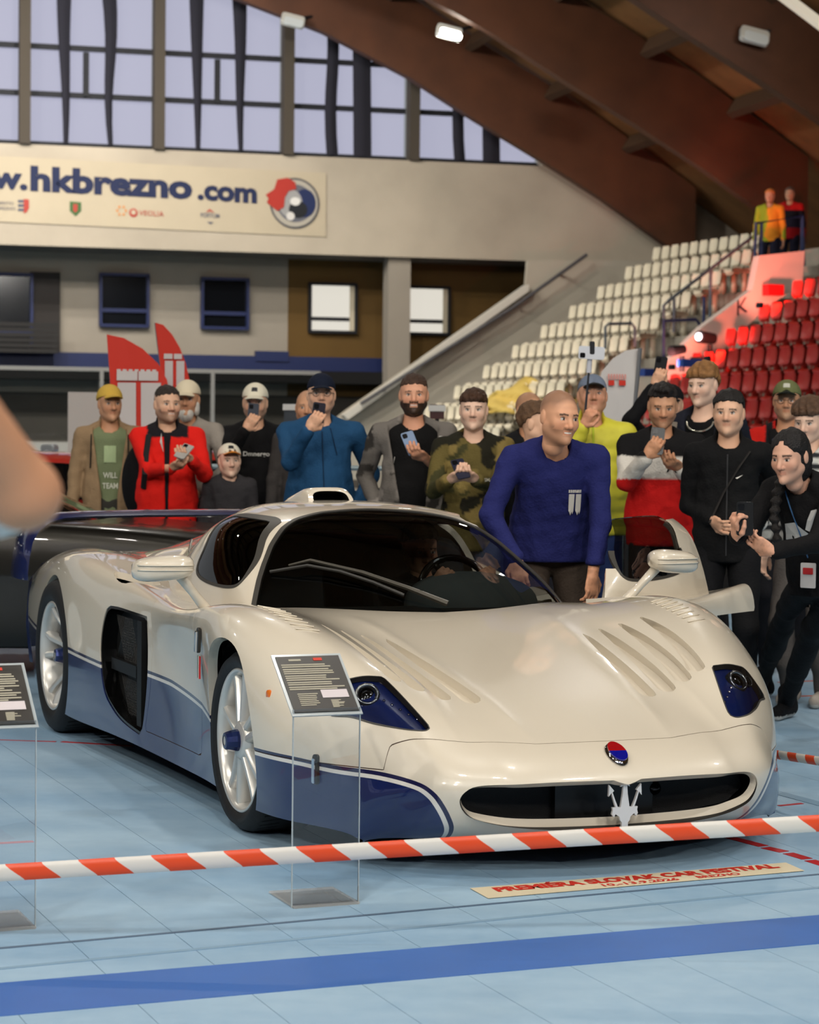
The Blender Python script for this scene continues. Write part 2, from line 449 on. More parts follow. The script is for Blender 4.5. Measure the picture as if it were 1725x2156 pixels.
# --- roof: arched glulam beams, purlins, boards
_low = [wp(x, y, 45.0) for x, y in ((500, 0), (680, 70), (860, 165), (1000, 255), (1140, 340), (1265, 420), (1390, 510))]
def arch(u):
    us = [p[0] for p in _low]; zs = [p[1] for p in _low]
    if u >= us[0]: 
        if u > us[-1]: return zs[-1]+(u-us[-1])*(zs[-1]-zs[-2])/(us[-1]-us[-2])
        return float(np.interp(u, us, zs))
    s = (zs[1]-zs[0])/(us[1]-us[0]); k = .0155; ua = us[0]+s/(2*k)
    return zs[0]+k*(us[0]-ua)**2-k*(u-ua)**2
uF = _low[-1][0]+.75
US = list(np.linspace(-24, _low[0][0], 22))+[p[0] for p in _low[1:]]+[uF]
BEAMS = [45.0-5.6*k for k in range(11)]
ceiling = tag(empty('ceiling'), kind='structure'); ceiling.rotation_euler = (0, 0, HA)
for k, v in enumerate(BEAMS):
    lo = [(u, arch(u) if u < uF else arch(uF)) for u in US]; hi = [(u, min(arch(u)+1.65, 99)) for u in US]
    hi = [(u, z if u < _low[-2][0] else z) for u, z in hi]
    hall_obj(MB().prism(lo+list(reversed(hi)), v-.13, v+.13, 'Y'), 'roof_beam', GLULAM, ceiling)
V = []; F = []
for i, u in enumerate(US+[uF+4]):
    z = arch(u)+1.75
    V += [(u, -14, z), (u, WD+.6, z), (u, WD+.6, z+.15), (u, -14, z+.15)]
for i in range(len(US)):
    for j in range(4): F.append((i*4+j, i*4+(j+1) % 4, i*4+4+(j+1) % 4, i*4+4+j))
hall_obj(MB().add(V, F), 'roof_boards', DECK, ceiling)
for b in range(0, 5):
    v = BEAMS[b]-2.8
    for u in np.arange(-6 if b < 3 else -10, uF, 1.75):
        sl = math.atan((arch(u+.1)-arch(u-.1))/.2)
        hall_obj(MB().box((u, v, arch(u)+1.52), (.16, 5.34, .34), rot=Matrix.Rotation(-sl, 3, 'Y')), 'purlin', mat('purlin_wood', (74, 50, 30), rough=.8), ceiling)
# closing walls of the hall that the paint and the glass reflect
hall_obj(MB().box((uR+2.5, 14, 6), (.3, 66, 12)), 'wall_right', CONC_D)
wl = MB().box((-24, 16, 2.0), (.3, 62, 4.0)).box((-24, 16, 9.6), (.3, 62, 1.2)); hall_obj(wl, 'wall_left', CONC)
for k in range(6):
    v = -9+10*k; win = tag(empty('window_%d' % (k+11)), kind='structure'); win.rotation_euler = (0, 0, HA)
    hall_obj(MB().box((-24.1, v, 6.5), (.02, 9.2, 5.0)), 'pane', DAY, win)
    for j in range(5): hall_obj(MB().box((-23.9, v-4.4+2.2*j, 6.5), (.12, .12, 5.0)), 'frame_bar', DARKB, win)
    for z in (5.2, 7.4): hall_obj(MB().box((-23.9, v, z), (.12, 9.2, .1)), 'frame_bar', DARKB, win)
hall_obj(MB().box((0, -15, 3.75), (60, .3, 7.5)), 'wall_front', CONC_D)
for k in range(6):
    u = -15+6*k; win = tag(empty('window_%d' % (k+17)), kind='structure'); win.rotation_euler = (0, 0, HA)
    hall_obj(MB().box((u, -15.1, 10.5), (5.5, .02, 6)), 'pane', DAY, win)
    for j in range(4): hall_obj(MB().box((u-2.75+1.83*j, -14.95, 10.5), (.16, .14, 6)), 'frame_bar', DARKB, win)
    for z in (8.5, 9.6, 11.6): hall_obj(MB().box((u, -14.95, z), (5.5, .12, .12)), 'frame_bar', DARKB, win)

# --- ceiling lamps
def lamp(u, v, drop=.55, power=260, tilt=0.0, lit=True, size=.55, label=None, group=None):
    z = arch(u)-drop
    L = empty('hall_floodlight', HU*u+HV*v+np.array([0, 0, z]), HA, label or 'bright ceiling floodlight hung under a dark glulam beam', 'lamp', group)
    MB().rbox((0, 0, .05), (size*1.15, .34, .10), .04).build('housing', mat('lamp_housing_white', (190, 188, 180), rough=.5), L)
    MB().box((0, 0, -.012), (size, .28, .012)).build('lens', mat('lamp_lens_lit', (255, 255, 250), emit=(255, 248, 232), estr=14.0) if lit else mat('lamp_lens_off', (200, 205, 205), rough=.3), L)
    MB().tube([(0, 0, .1), (0, 0, drop)], .03, 6).build('hanger', DARKB, L)
    if lit:
        d = bpy.data.lights.new('flood', 'AREA'); d.shape = 'RECTANGLE'; d.size = size; d.size_y = .28; d.energy = power; d.color = (1.0, .955, .88)
        o = bpy.data.objects.new('flood', d); link(o, L); o.location = (0, 0, -.03)
        L.rotation_euler = (math.radians(tilt), 0, HA)
    return L
# the lit lamp of the photograph and its unlit neighbours
for (px, py, v, lit) in ((948, 72, BEAMS[1]+.35, True), (618, 47, BEAMS[0]-.55, False), (1592, 80, BEAMS[2]-.5, False)):
    u, z = wp(px, py, v)
    lab = {948: 'lit floodlight below the second dark roof beam, glowing near the windows', 618: 'unlit floodlight in silhouette against the curtained windows', 1592: 'small round unlit lamp on the pale lit roof beam'}[px]
    L = empty('hall_floodlight', HU*u+HV*v+np.array([0, 0, z]), HA, lab, 'lamp')
    tl = Matrix.Rotation(math.radians(-28), 3, 'X') @ Matrix.Rotation(math.radians(14), 3, 'Y')
    MB().rbox((0, .06, .04), (.48, .12, .26), .05, rot=tl).build('housing', mat('lamp_housing_white', (190, 188, 180), rough=.5), L)
    MB().rbox((0, -.02, 0), (.40, .03, .20), .06, rot=tl).build('lens', mat('lamp_lens_bright', (255, 255, 250), emit=(255, 250, 238), estr=9.0) if lit else mat('lamp_lens_off', (200, 205, 205), rough=.3), L)
    MB().tube([(0, .1, .05), (.35, .35, .18), (.55, .5, .25)], .035, 6).build('bracket', DARKB, L)
    if lit:
        d = bpy.data.lights.new('flood', 'AREA'); d.shape = 'RECTANGLE'; d.size = .4; d.size_y = .25; d.energy = 160; d.color = (1, .95, .86)
        o = bpy.data.objects.new('flood', d); link(o, L); o.location = (0, -.1, -.05); o.rotation_euler = (math.radians(35), 0, 0)
# tube lamp at the top right corner
P = onplane(1690, 22, HV, HV*30.0)
MB().rbox((0, 0, 0), (1.3, .16, .12), .05).build('tube', mat('tube_lamp_pale', (206, 196, 176), rough=.4, emit=(255, 240, 215), estr=.6), tag(empty('tube_lamp', P, HA, 'pale tube lamp under the roof at upper right corner', 'lamp'))).rotation_euler = (0, math.radians(32), 0)
d = bpy.data.lights.new('tube_light', 'AREA'); d.shape = 'RECTANGLE'; d.size = 1.2; d.size_y = .12; d.energy = 60; d.color = (1, .93, .82)
o = bpy.data.objects.new('tube_light', d); link(o, bpy.data.objects['tube_lamp']); o.location = (0, .1, .02); o.rotation_euler = (math.radians(100), 0, 0)
for _n, (u, v, pw, tl_) in enumerate([(u, 39.2, 520, 32) for u in (-9, -4, 1, 5.5)]+[(u, 33.6, 680, 50) for u in (-8, -3, 2, 6.5)]+[(u, 22.4, 200, 0) for u in (-9, -3, 3.5, 9.5)]+[(-9, 8.6, 330, 10), (-3, 8.6, 210, 10), (4, 8.6, 190, 10), (10, 8.6, 190, 10), (-8, 3, 420, 0), (0, 3, 230, 15), (7, 3, 230, 15), (-11, -5.2, 860, 35), (-5, -5.2, 560, 40), (2, -5.2, 420, 42), (8, -5.2, 420, 42), (-9, -10.8, 760, 45), (0, -10.8, 470, 47), (8, -10.8, 470, 47)]):
    lamp(u, v, drop=.75, power=pw, tilt=tl_, label='ceiling floodlight, %s of all counted from the end windows' % ORD[_n], group='ceiling floodlights over the exhibition floor')

# --- banner on the parapet with its lettering and marks
def on_wall(V, F, name, m, parent, v=WD-.03, th=.0, z_rot=0):
    pass
ban = empty('club_banner', label='cream banner reading www.hkbrezno.com along the concrete parapet', cat='banner'); ban.rotation_euler = (0, 0, HA)
bx0, bx1 = -330, 686
quad = [wp(bx0, 452), wp(bx1, 499), wp(bx1, 365), wp(bx0, 312)]
hall_obj(MB().prism(quad, WD-.03, WD-.005, 'Y'), 'cloth', mat('banner_cream', (182, 168, 144), rough=.8, noise=(1.5, .04)), ban)
NAVY = mat('print_navy', (16, 28, 66), rough=.7)
def wall_text(txt, pxL, pyL, pxR, pyR, hpx, m, parent, bold=.02, v=WD-.045, name='lettering'):
    """text whose baseline runs from pixel L to R"""
    V, F = text_mesh(txt, 1, bold=bold); w = max(p[0] for p in V)-min(p[0] for p in V); x0 = min(p[0] for p in V)
    a = np.array(wp(pxL, pyL, v)); b = np.array(wp(pxR, pyR, v)); e = (b-a)/w; h = np.array(wp(pxL, pyL-hpx, v))-a; hz = np.linalg.norm(h)
    top = .72
    V2 = []
    for p in V:
        q = a+e*(p[0]-x0)+np.array([0, hz/top])*p[1]; V2.append((q[0], v, q[1]))
    return hall_obj(MB().add(V2, F), name, m, parent, kind=None)
wall_text('www.', -132, 385, 58, 398, 46, NAVY, ban, .045)
wall_text('hkbrezno', 64, 399, 405, 417, 50, NAVY, ban, .045)
wall_text('.com', 416, 418, 541, 426, 42, NAVY, ban, .045)
def wcirc(px, py, r, sx=1.0, n=28, v=WD-.045, dr=1.0):
    c = wp(px, py, v); s = r/102.0
    return [(c[0]+s*math.cos(2*math.pi*k/n)*sx, c[1]+s*math.sin(2*math.pi*k/n)*dr) for k in range(n)]
emb = empty('round_club_emblem', label='round club emblem with red plume beside the lettering on the parapet', cat='emblem'); emb.rotation_euler = (0, 0, HA)
for nm, px, py, r, col, vv, dr in (('ring', 621, 428, 54, (70, 70, 74), WD-.05, 1), ('ring_inner', 621, 428, 50, (168, 160, 146), WD-.055, 1), ('disc', 622, 428, 40, (96, 96, 104), WD-.06, 1), ('disc_navy', 642, 428, 24, (22, 36, 78), WD-.065, 1.25), ('face_grey', 612, 428, 26, (150, 148, 146), WD-.07, 1.15), ('face_dark', 628, 441, 20, (18, 20, 26), WD-.075, .9), ('face_light', 622, 424, 11, (214, 210, 204), WD-.08, .8), ('face_light', 612, 455, 9, (205, 200, 194), WD-.08, 1)):
    hall_obj(MB().prism(wcirc(px, py, r, v=vv, dr=dr), vv, vv+.006, 'Y'), nm, mat('emblem_%d_%d_%d' % col, col, rough=.7), emb)
pl = [wp(x, y, WD-.085) for x, y in ((566, 418), (560, 410), (578, 398), (584, 378), (606, 374), (622, 384), (624, 398), (608, 402), (600, 416), (598, 436), (584, 444), (574, 436), (562, 426))]
hall_obj(MB().prism(pl, WD-.085, WD-.078, 'Y'), 'plume', mat('emblem_red', (168, 44, 32), rough=.7), emb)
# sponsor marks
def mark(pts, m, parent, v=WD-.046): hall_obj(MB().prism([wp(x, y, v) for x, y in pts], v, v+.006, 'Y'), 'print_mark', m, parent)
RED = mat('print_red', (168, 60, 48), rough=.7); GRN = mat('print_green', (58, 96, 50), rough=.7); ORG = mat('print_orange', (206, 132, 66), rough=.7); LBL = mat('print_slate', (70, 78, 100), rough=.7)
for k in range(3): mark([(38, 421+9*k), (50, 421+9*k), (50, 426+9*k), (38, 426+9*k)], LBL, ban)
mark([(50, 419), (61, 420), (61, 438), (56, 447), (50, 449)], RED, ban)
wall_text('MESTO', -6, 430, 28, 431, 6, LBL, ban, 0); wall_text('BREZNO', -6, 441, 32, 442, 6, LBL, ban, 0)
mark([(147, 424), (171, 426), (171, 444), (159, 455), (147, 444)], GRN, ban); mark([(154, 429), (164, 430), (163, 444), (158, 448), (154, 443)], RED, ban, WD-.053)
for k in range(6):
    a = k*math.pi/3; mark([(256+9*math.cos(a)-2, 443+9*math.sin(a)-2), (256+9*math.cos(a)+2, 443+9*math.sin(a)-2), (256+9*math.cos(a)+2, 443+9*math.sin(a)+3), (256+9*math.cos(a)-2, 443+9*math.sin(a)+3)], ORG, ban)
hall_obj(MB().prism(wcirc(281, 448, 9), WD-.045, WD-.04, 'Y'), 'print_mark', RED, ban); hall_obj(MB().prism(wcirc(281, 447, 5, v=WD-.05), WD-.05, WD-.046, 'Y'), 'print_mark', mat('banner_cream', (196, 182, 158)), ban)
wall_text('VEOLIA', 293, 453, 345, 456, 11, RED, ban, .0)
wall_text('PORTUM', 423, 457, 462, 459, 9, LBL, ban, .01)
mark([(433, 447), (442, 440), (452, 448), (442, 445)], RED, ban); mark([(436, 467), (450, 468), (443, 472)], LBL, ban)
# ================================================================ grandstand on the right
ST_U, ST_V, ST_Z = 17.047, 40.572, 2.358          # back-rest top of row 0 at the far end, rink frame
RUN, RISE, PITCHS = .62, .41, .388
def rp(u, v, z): return RU*u+RV*v+np.array([0, 0, z])
TIER = mat('stand_concrete', (150, 143, 130), rough=.9, noise=(.8, .12))
SEATW = mat('seat_cream', (214, 204, 180), rough=.45); SEATR = mat('seat_red', (176, 34, 24), rough=.45)
for k in range(-4, 9):
    z = ST_Z-.80+k*RISE; u = ST_U-.20+k*RUN
    o = MB().box((u+RUN/2+.35, ST_V-9.6, z-.6), (RUN+.72, 20.2, 1.2)).build('floor_tier', TIER); o.rotation_euler = (0, 0, RA); o['kind'] = 'structure'
o = MB().box((ST_U+RUN*9+2.5, ST_V-9.6, ST_Z+RISE*8-1.1), (4.0, 20.2, .6)).build('floor_concourse', TIER); o.rotation_euler = (0, 0, RA); o['kind'] = 'structure'
# one seat shell: pan and back in one moulding, facing -u
def seat_mesh(name, m):
    mb = MB(); n = 6; V = []
    pan = [(-.36, .36, .13), (-.37, .40, .155), (-.30, .43, .165), (-.14, .42, .165), (-.02, .43, .155), (.0, .40, .14)]          # (u, z, half width)
    back = [(.02, .545, .12), (.035, .56, .15), (.05, .66, .16), (.062, .76, .155), (.06, .80, .12)]
    for prof, dz in ((pan, 1), (back, 0)):
        V = []
        for (pu, pz, hw) in prof:
            for s in (-1, -.6, 0, .6, 1): V.append((pu-(.03*abs(s)**3 if not dz else 0), s*hw, pz+(.025*abs(s)**3 if dz else 0)))
        for th in ((0, 0, 0), (.03, 0, -.035)):
            mb.add([(a+th[0], b, c+th[2]) for a, b, c in V], [(i*5+j, i*5+j+1, i*5+6+j, i*5+5+j) for i in range(len(prof)-1) for j in range(4)])
    for y in (-.07, .07): mb.tube([(-.06, y, .39), (.04, y, .41), (.075, y, .60)], .012, 5)
    mb.box((-.02, 0, .19), (.08, .10, .38))
    o = mb.build(name, m, smooth=True); return o
sw_ = seat_mesh('stadium_seat', SEATW); sr_ = seat_mesh('stadium_seat', SEATR)
first = {0: sw_, 1: sr_}; used = {0: False, 1: False}
def put_seat(kind, k, off, nn):
    o = first[kind] if not used[kind] else first[kind].copy()
    if used[kind]: COL.objects.link(o)
    used[kind] = True
    o.location = rp(ST_U+k*RUN, ST_V-off, ST_Z-.80+k*RISE); o.rotation_euler = (0, 0, RA)
    if kind == 0: tag(o, 'cream stadium seat, %s row from the top, %s from the far wall' % (ORD[7-k], ORD[nn]), 'seat', 'cream seats of the grandstand')
    else: tag(o, 'red stadium seat, %s row from the top, %s from the stair' % (ORD[5-k], ORD[nn]), 'seat', 'red seats of the grandstand')
for k in range(-2, 8):
    for n in range(13): put_seat(0, k, .15+n*PITCHS, n)
for k in range(-2, 6):
    for n in range(13 if k > 2 else 16): put_seat(1, k, 8.6+n*PITCHS, n)
# end wall of the stand with sloping parapet and rail
pg = [wp(x, y, 44.6) for x, y in ((540, 1010), (735, 860), (1108, 601), (1112, 548), (1420, 548), (1420, 1010))]
o = hall_obj(MB().prism(pg, 44.6, 44.75, 'Y'), 'wall_stand_end', mat('stand_end_plaster', (172, 163, 147), rough=.9, noise=(.8, .06)))
cp = [wp(x, y, 44.5) for x, y in ((720, 874), (1108, 600), (1108, 614), (728, 884))]
hall_obj(MB().prism(cp, 44.3, 44.75, 'Y'), 'trim_9', mat('parapet_cap', (196, 190, 178), rough=.8))
hr = [wp(x, y, 44.2) for x, y in ((760, 850), (930, 742), (1080, 648), (1236, 536))]
hr_o = empty('stand_handrail', label='grey sloping handrail on the pale end wall of the stand', cat='railing'); hr_o.rotation_euler = (0, 0, HA)
hall_obj(MB().tube([(u, 44.2, z) for u, z in hr], .038, 8), 'rail', mat('rail_grey', (74, 72, 74), rough=.5), hr_o)
for k in range(5):
    t = .1+.2*k; u = hr[0][0]+(hr[-1][0]-hr[0][0])*t; z = np.interp(u, [p[0] for p in hr], [p[1] for p in hr])
    hall_obj(MB().tube([(u, 44.2, z), (u, 44.6, z-.06)], .03, 6), 'bracket', mat('rail_grey', (74, 72, 74)), hr_o)
# stairway K: stepped aisle, side walls, lettered wall and red stage lamp
KPINK = mat('stair_wall_paint', (206, 190, 178), rough=.85, noise=(1, .05))
for k in range(-2, 8):
    for s in range(2):
        z = ST_Z-.80+k*RISE+RISE*.5*s; u = ST_U-.20+k*RUN+RUN*.5*s
        o = MB().box((u+.5, ST_V-6.0, z-.3), (1.0, 1.5, .62)).build('floor_step', TIER); o.rotation_euler = (0, 0, RA); o['kind'] = 'structure'
def stand_pt(px, py, v):    # pixel on plane of constant v (rink frame)
    P = onplane(px, py, RV, RV*v); return float(P@RU), float(P[2])
kv = ST_V-7.9
poly = [stand_pt(x, y, kv) for x, y in ((1395, 800), (1480, 732), (1520, 690), (1560, 668), (1610, 640), (1625, 600), (1690, 585), (1700, 530), (1612, 540), (1600, 580), (1480, 690), (1395, 770))]
o = MB().prism([stand_pt(x, y, kv) for x, y in ((1398, 800), (1398, 770), (1480, 688), (1585, 610), (1600, 538), (1695, 528), (1690, 600), (1625, 640), (1570, 690), (1520, 740), (1480, 800))], kv, kv+.2, 'Y').build('wall_stair', KPINK); o.rotation_euler = (0, 0, RA); o['kind'] = 'structure'
V, F = text_mesh('K', 1, bold=.0); a = stand_pt(1550, 666, kv-.03); b = stand_pt(1576, 656, kv-.03); hgt = stand_pt(1550, 632, kv-.03)[1]-a[1]
w = max(p[0] for p in V)
ks = empty('stair_letter', label='dark letter K painted on the pink lit stair wall', cat='sign'); ks.rotation_euler = (0, 0, RA)
MB().add([(a[0]+(b[0]-a[0])*p[0]/w, kv-.02, a[1]+(b[1]-a[1])*p[0]/w+hgt*p[1]/.72) for p in V], F).build('letter_k', mat('letter_dark', (34, 26, 40), rough=.7), ks)
# railings around the stair
RAILB = mat('rail_blue_steel', (34, 44, 84), rough=.4, metal=.3); RAILG = mat('rail_steel_grey', (84, 92, 100), rough=.4, metal=.3)
def rail(name, pix, v, m, label, r=.03, posts=()):
    t = empty(name, label=label, cat='railing'); t.rotation_euler = (0, 0, RA)
    pts = [stand_pt(x, y, v) for x, y in pix]; MB().tube([(u, v, z) for u, z in pts], r, 8).build('rail_tube', m, t)
    for (x, y0, y1) in posts:
        a, b = stand_pt(x, y0, v), stand_pt(x, y1, v); MB().tube([(a[0], v, a[1]), (a[0], v, b[1])], r, 8).build('post', m, t)
    return t
rail('stair_railing', [(1398, 762), (1398, 643), (1410, 632), (1590, 495)], ST_V-5.6, RAILG, 'grey stair handrail climbing along the cream seats', posts=((1497, 568, 690), (1420, 628, 700)))
rail('landing_railing', [(1398, 760), (1398, 676), (1466, 673), (1473, 682), (1473, 765)], ST_V-7.0, RAILB, 'dark blue guard rail frame at the foot of the stair', posts=((1483, 625, 700),))
rail('platform_railing', [(1587, 612), (1592, 470), (1690, 455), (1693, 560)], ST_V-7.4, RAILB, 'dark blue railing of the upper stair platform', posts=((1604, 470, 620), (1690, 455, 560)))
rail('barrier_hoop', [(1275, 735), (1275, 688), (1282, 682), (1330, 681), (1337, 690), (1337, 730)], ST_V-7.6, RAILG, 'pale grey hoop barrier in front of the cream seats', r=.025)
# stage spot on the wall: bright lens, dark body
P = rp(*(lambda q: (q[0], ST_V-8.6, q[1]))(stand_pt(1484, 712, ST_V-8.6)))
sp = empty('stage_spotlight', P, RA, 'dark stage spotlight with glaring white lens beside the red seats', 'spotlight')
MB().tube([(-.10, 0, .02), (.22, .10, .0)], [.105, .09], 14).build('body', DARKB, sp)
MB().tube([(-.125, -.01, .02), (-.10, 0, .02)], [.062, .062], 18).build('lens', mat('spot_lens', (255, 255, 255), emit=(240, 246, 255), estr=5), sp)
MB().tube([(.1, 0, -.1), (.1, 0, -.32)], .04, 6).box((.1, 0, -.34), (.5, .4, .06)).build('yoke', DARKB, sp)
P2 = rp(*(lambda q: (q[0], ST_V-8.9, q[1]))(stand_pt(1425, 742, ST_V-8.9)))
sp2 = empty('stage_spotlight', P2, RA, 'small dark stage spotlight seen from behind below the stair', 'spotlight')
MB().tube([(-.10, 0, .02), (.18, .10, .06)], [.09, .07], 12).build('body', DARKB, sp2); MB().tube([(.1, 0, -.05), (.1, 0, -.3)], .04, 6).build('yoke', DARKB, sp2)
# red colour wash: spot lamps standing on the landing, aimed at the stair walls
for kk, (px, py, v, tx, ty, tv, e, col, ang) in enumerate(((1490, 752, ST_V-9.6, 1552, 660, kv, 300, (1, .14, .08), 75), (1600, 640, ST_V-9.4, 1655, 570, kv, 330, (1, .22, .16), 70), (1415, 770, ST_V-9.3, 1440, 725, ST_V-6.5, 260, (1, .30, .24), 70), (1565, 640, ST_V-7.3, 1590, 560, ST_V-5.5, 260, (1, .10, .05), 60))):
    q = stand_pt(px, py, v); P = rp(q[0], v, q[1]); t = stand_pt(tx, ty, tv); D = rp(t[0], tv, t[1])-P
    d = bpy.data.lights.new('wash', 'SPOT'); d.energy = e; d.color = col; d.shadow_soft_size = .08; d.spot_size = math.radians(ang); d.spot_blend = .6
    wl_ = empty('wash_lamp', P, 0, 'small red wash lamp on the stair landing, %s from the bottom' % ORD[kk], 'lamp', 'red wash lamps on the stair')
    MB().lathe([(0, -.06), (.06, -.06), (.06, .0), (.045, .02)], 12).build('lamp_body', DARKB, wl_)
    o = bpy.data.objects.new('wash', d); link(o, wl_); o.rotation_euler = Vector(D).to_track_quat('-Z', 'Y').to_euler(); o.location = Vector(D).normalized()*.12
# blue planks and red sign near the landing
for (x0, y0, x1, y1, v, c, nm, lab) in ((1352, 777, 1390, 792, ST_V-9.2, (24, 60, 130), 'blue_panel', 'flat blue panel below the stair landing'), (1432, 757, 1475, 772, ST_V-9.2, (24, 70, 150), 'blue_panel', 'bright blue step panel beside the red seats'), (1612, 600, 1645, 622, ST_V-8.2, (168, 10, 14), 'red_sign', 'small red and navy sign on the stair wall')):
    a, b = stand_pt(x0, y1, v), stand_pt(x1, y0, v)
    o = MB().box(((a[0]+b[0])/2, v, (a[1]+b[1])/2), (b[0]-a[0], .2, b[1]-a[1])).build(nm, mat('%s_%d' % (nm, c[2]), c, rough=.5)); o.rotation_euler = (0, 0, RA); tag(o, lab, 'panel')
# ================================================================ floor of pale blue sport panels
def floor_mat():
    m = mat('court_panel_blue', (150, 182, 206), rough=.42, spec=.4); nt = m.node_tree; p = nt.nodes['Principled BSDF']
    g = nt.nodes.new('ShaderNodeNewGeometry'); n1 = nt.nodes.new('ShaderNodeTexNoise'); n1.inputs['Scale'].default_value = .9; n1.inputs['Detail'].default_value = 7
    mp = nt.nodes.new('ShaderNodeMapping'); mp.inputs['Rotation'].default_value = (0, 0, -RA); mp.inputs['Scale'].default_value = (.8, 2.2, 1)
    n2 = nt.nodes.new('ShaderNodeTexNoise'); n2.inputs['Scale'].default_value = 14; n2.inputs['Detail'].default_value = 5
    nt.links.new(g.outputs['Position'], mp.inputs['Vector']); nt.links.new(mp.outputs[0], n1.inputs['Vector']); nt.links.new(g.outputs['Position'], n2.inputs['Vector'])
    cr = nt.nodes.new('ShaderNodeValToRGB'); e = cr.color_ramp.elements
    e[0].position = .30; e[0].color = srgb(132, 166, 194); e[1].position = .70; e[1].color = srgb(164, 192, 212)
    mx = nt.nodes.new('ShaderNodeMath'); mx.operation = 'MULTIPLY_ADD'; mx.inputs[1].default_value = .25; 
    nt.links.new(n2.outputs[0], mx.inputs[0]); nt.links.new(n1.outputs[0], mx.inputs[2])
    sb = nt.nodes.new('ShaderNodeMath'); sb.operation = 'SUBTRACT'; sb.inputs[1].default_value = .125
    nt.links.new(mx.outputs[0], sb.inputs[0]); nt.links.new(sb.outputs[0], cr.inputs[0]); nt.links.new(cr.outputs[0], p.inputs['Base Color'])
    return m
FLOORM = floor_mat()
floor = MB().box((0, 20, -.06), (90, 90, .10)).build('floor', mat('floor_underlay', (70, 92, 112), rough=.6)); floor['kind'] = 'structure'
pl0 = MB().box((0, 0, -.005), (.2978, 44.0, .01)).build('plank', FLOORM, floor)
k0 = -26
for k in range(k0, 76):
    o = pl0 if k == k0 else pl0.copy()
    if k != k0: COL.objects.link(o); o.parent = floor
    u = 1.482-.05+.30*(k-.5); P = RU*u+RV*20.5; o.location = (P[0], P[1], 0); o.rotation_euler = (0, 0, RA)
LINEB = mat('line_blue', (56, 104, 178), rough=.42, noise=(3, .08)); LINED = mat('line_slate', (84, 104, 126), rough=.5); LINEF = mat('line_faint', (126, 156, 180), rough=.5)
LINER = mat('line_red', (176, 34, 40), rough=.5, noise=(8, .25)); LINEO = mat('line_orange', (190, 92, 64), rough=.5)
def line(u0, v0, u1, v1, w, m, z=.001):
    a = RU*u0+RV*v0; b = RU*u1+RV*v1; d = b-a; L = np.linalg.norm(d); c = (a+b)/2
    o = MB().box((0, 0, 0), (L, w, .0016)).build('line_marking', m, floor); o.location = (c[0], c[1], z); o.rotation_euler = (0, 0, math.atan2(d[1], d[0]))
line(-4, 5.54, 9, 5.60, .325, LINEB)
line(-4, 5.80, 9, 6.58, .016, LINED); line(-4, 5.45+.02, 9, 6.50, .022, LINEF)
def line_px(x0, y0, x1, y1, w, m):
    a, b = ground(x0, y0), ground(x1, y1); line(a@RU, a@RV, b@RU, b@RV, w, m)
line_px(-60, 1556, 118, 1562, .018, LINER); line_px(130, 1562, 280, 1571, .026, LINER); line_px(-40, 1778, 70, 1772, .03, mat('line_pink', (196, 150, 160), rough=.5))
for (a, b) in (((1535, 1763), (1608, 1782)), ((1612, 1785), (1652, 1794)), ((1660, 1797), (1700, 1809)), ((1706, 1812), (1750, 1826))): line_px(*a, *b, .045, LINER)
line_px(1640, 1697, 1690, 1692, .02, LINER)
for (a, b, w) in (((1650, 1393), (1725, 1398), .03), ((1640, 1437), (1760, 1432), .03), ((1668, 1467), (1760, 1463), .03), ((1640, 1670), (1760, 1702), .06)): line_px(*a, *b, w, LINEO if w < .05 else LINEF)
# ================================================================ the white sports car
CAR_T = (0.272, 8.336); CAR_RZ = math.radians(21.69-90)
PAINT_W = mat('paint_pearl_white', (214, 203, 184), rough=.32, metal=.0, coat=1.0, coat_rough=.04, spec=.6)
PAINT_B = mat('paint_deep_blue', (6, 26, 80), rough=.3, coat=1.0, coat_rough=.03)
STRIPE_W = mat('stripe_white', (222, 216, 206), rough=.3, coat=1.0)
STRIPE_B = mat('stripe_navy', (16, 16, 62), rough=.3, coat=1.0)
BLACK = mat('car_black_plastic', (9, 9, 9), rough=.5, spec=.3)
BLACKG = mat('car_black_gloss', (7, 7, 7), rough=.12)
CARBON = mat('car_mesh_carbon', (22, 21, 19), rough=.4)
SEAL = mat('rubber_seal_grey', (58, 55, 50), rough=.45)
SILVER = mat('wheel_silver', (214, 211, 204), rough=.32, metal=.55)
CHROME = mat('chrome', (225, 225, 228), rough=.08, metal=1.0)
RUBBER = mat('tyre_rubber', (17, 17, 18), rough=.65, bump=(60, .05))
GLASS_DARK = None
def glass_mat(name, tint, alpha_dark=.6, rough=.0):
    """thin automotive glass: clear gloss reflection over a tinted see-through"""
    if name in MATS: return MATS[name]
    m = bpy.data.materials.new(name); m.use_nodes = True; nt = m.node_tree
    for n in list(nt.nodes): nt.nodes.remove(n)
    out = nt.nodes.new('ShaderNodeOutputMaterial'); tr = nt.nodes.new('ShaderNodeBsdfTransparent'); gl = nt.nodes.new('ShaderNodeBsdfGlossy')
    fr = nt.nodes.new('ShaderNodeFresnel'); fr.inputs[0].default_value = 1.5; mx = nt.nodes.new('ShaderNodeMixShader')
    tr.inputs[0].default_value = tint; gl.inputs['Roughness'].default_value = rough; gl.inputs[0].default_value = (1, 1, 1, 1)
    nt.links.new(fr.outputs[0], mx.inputs[0]); nt.links.new(tr.outputs[0], mx.inputs[1]); nt.links.new(gl.outputs[0], mx.inputs[2])
    nt.links.new(mx.outputs[0], out.inputs[0]); MATS[name] = m
    return m
GLASS_WS = glass_mat('glass_windscreen', (.42, .45, .45, 1))
GLASS_SIDE = glass_mat('glass_side_tinted', (.10, .11, .11, 1))
GLASS_LAMP = glass_mat('glass_lamp_cover', (.9, .92, .95, 1))

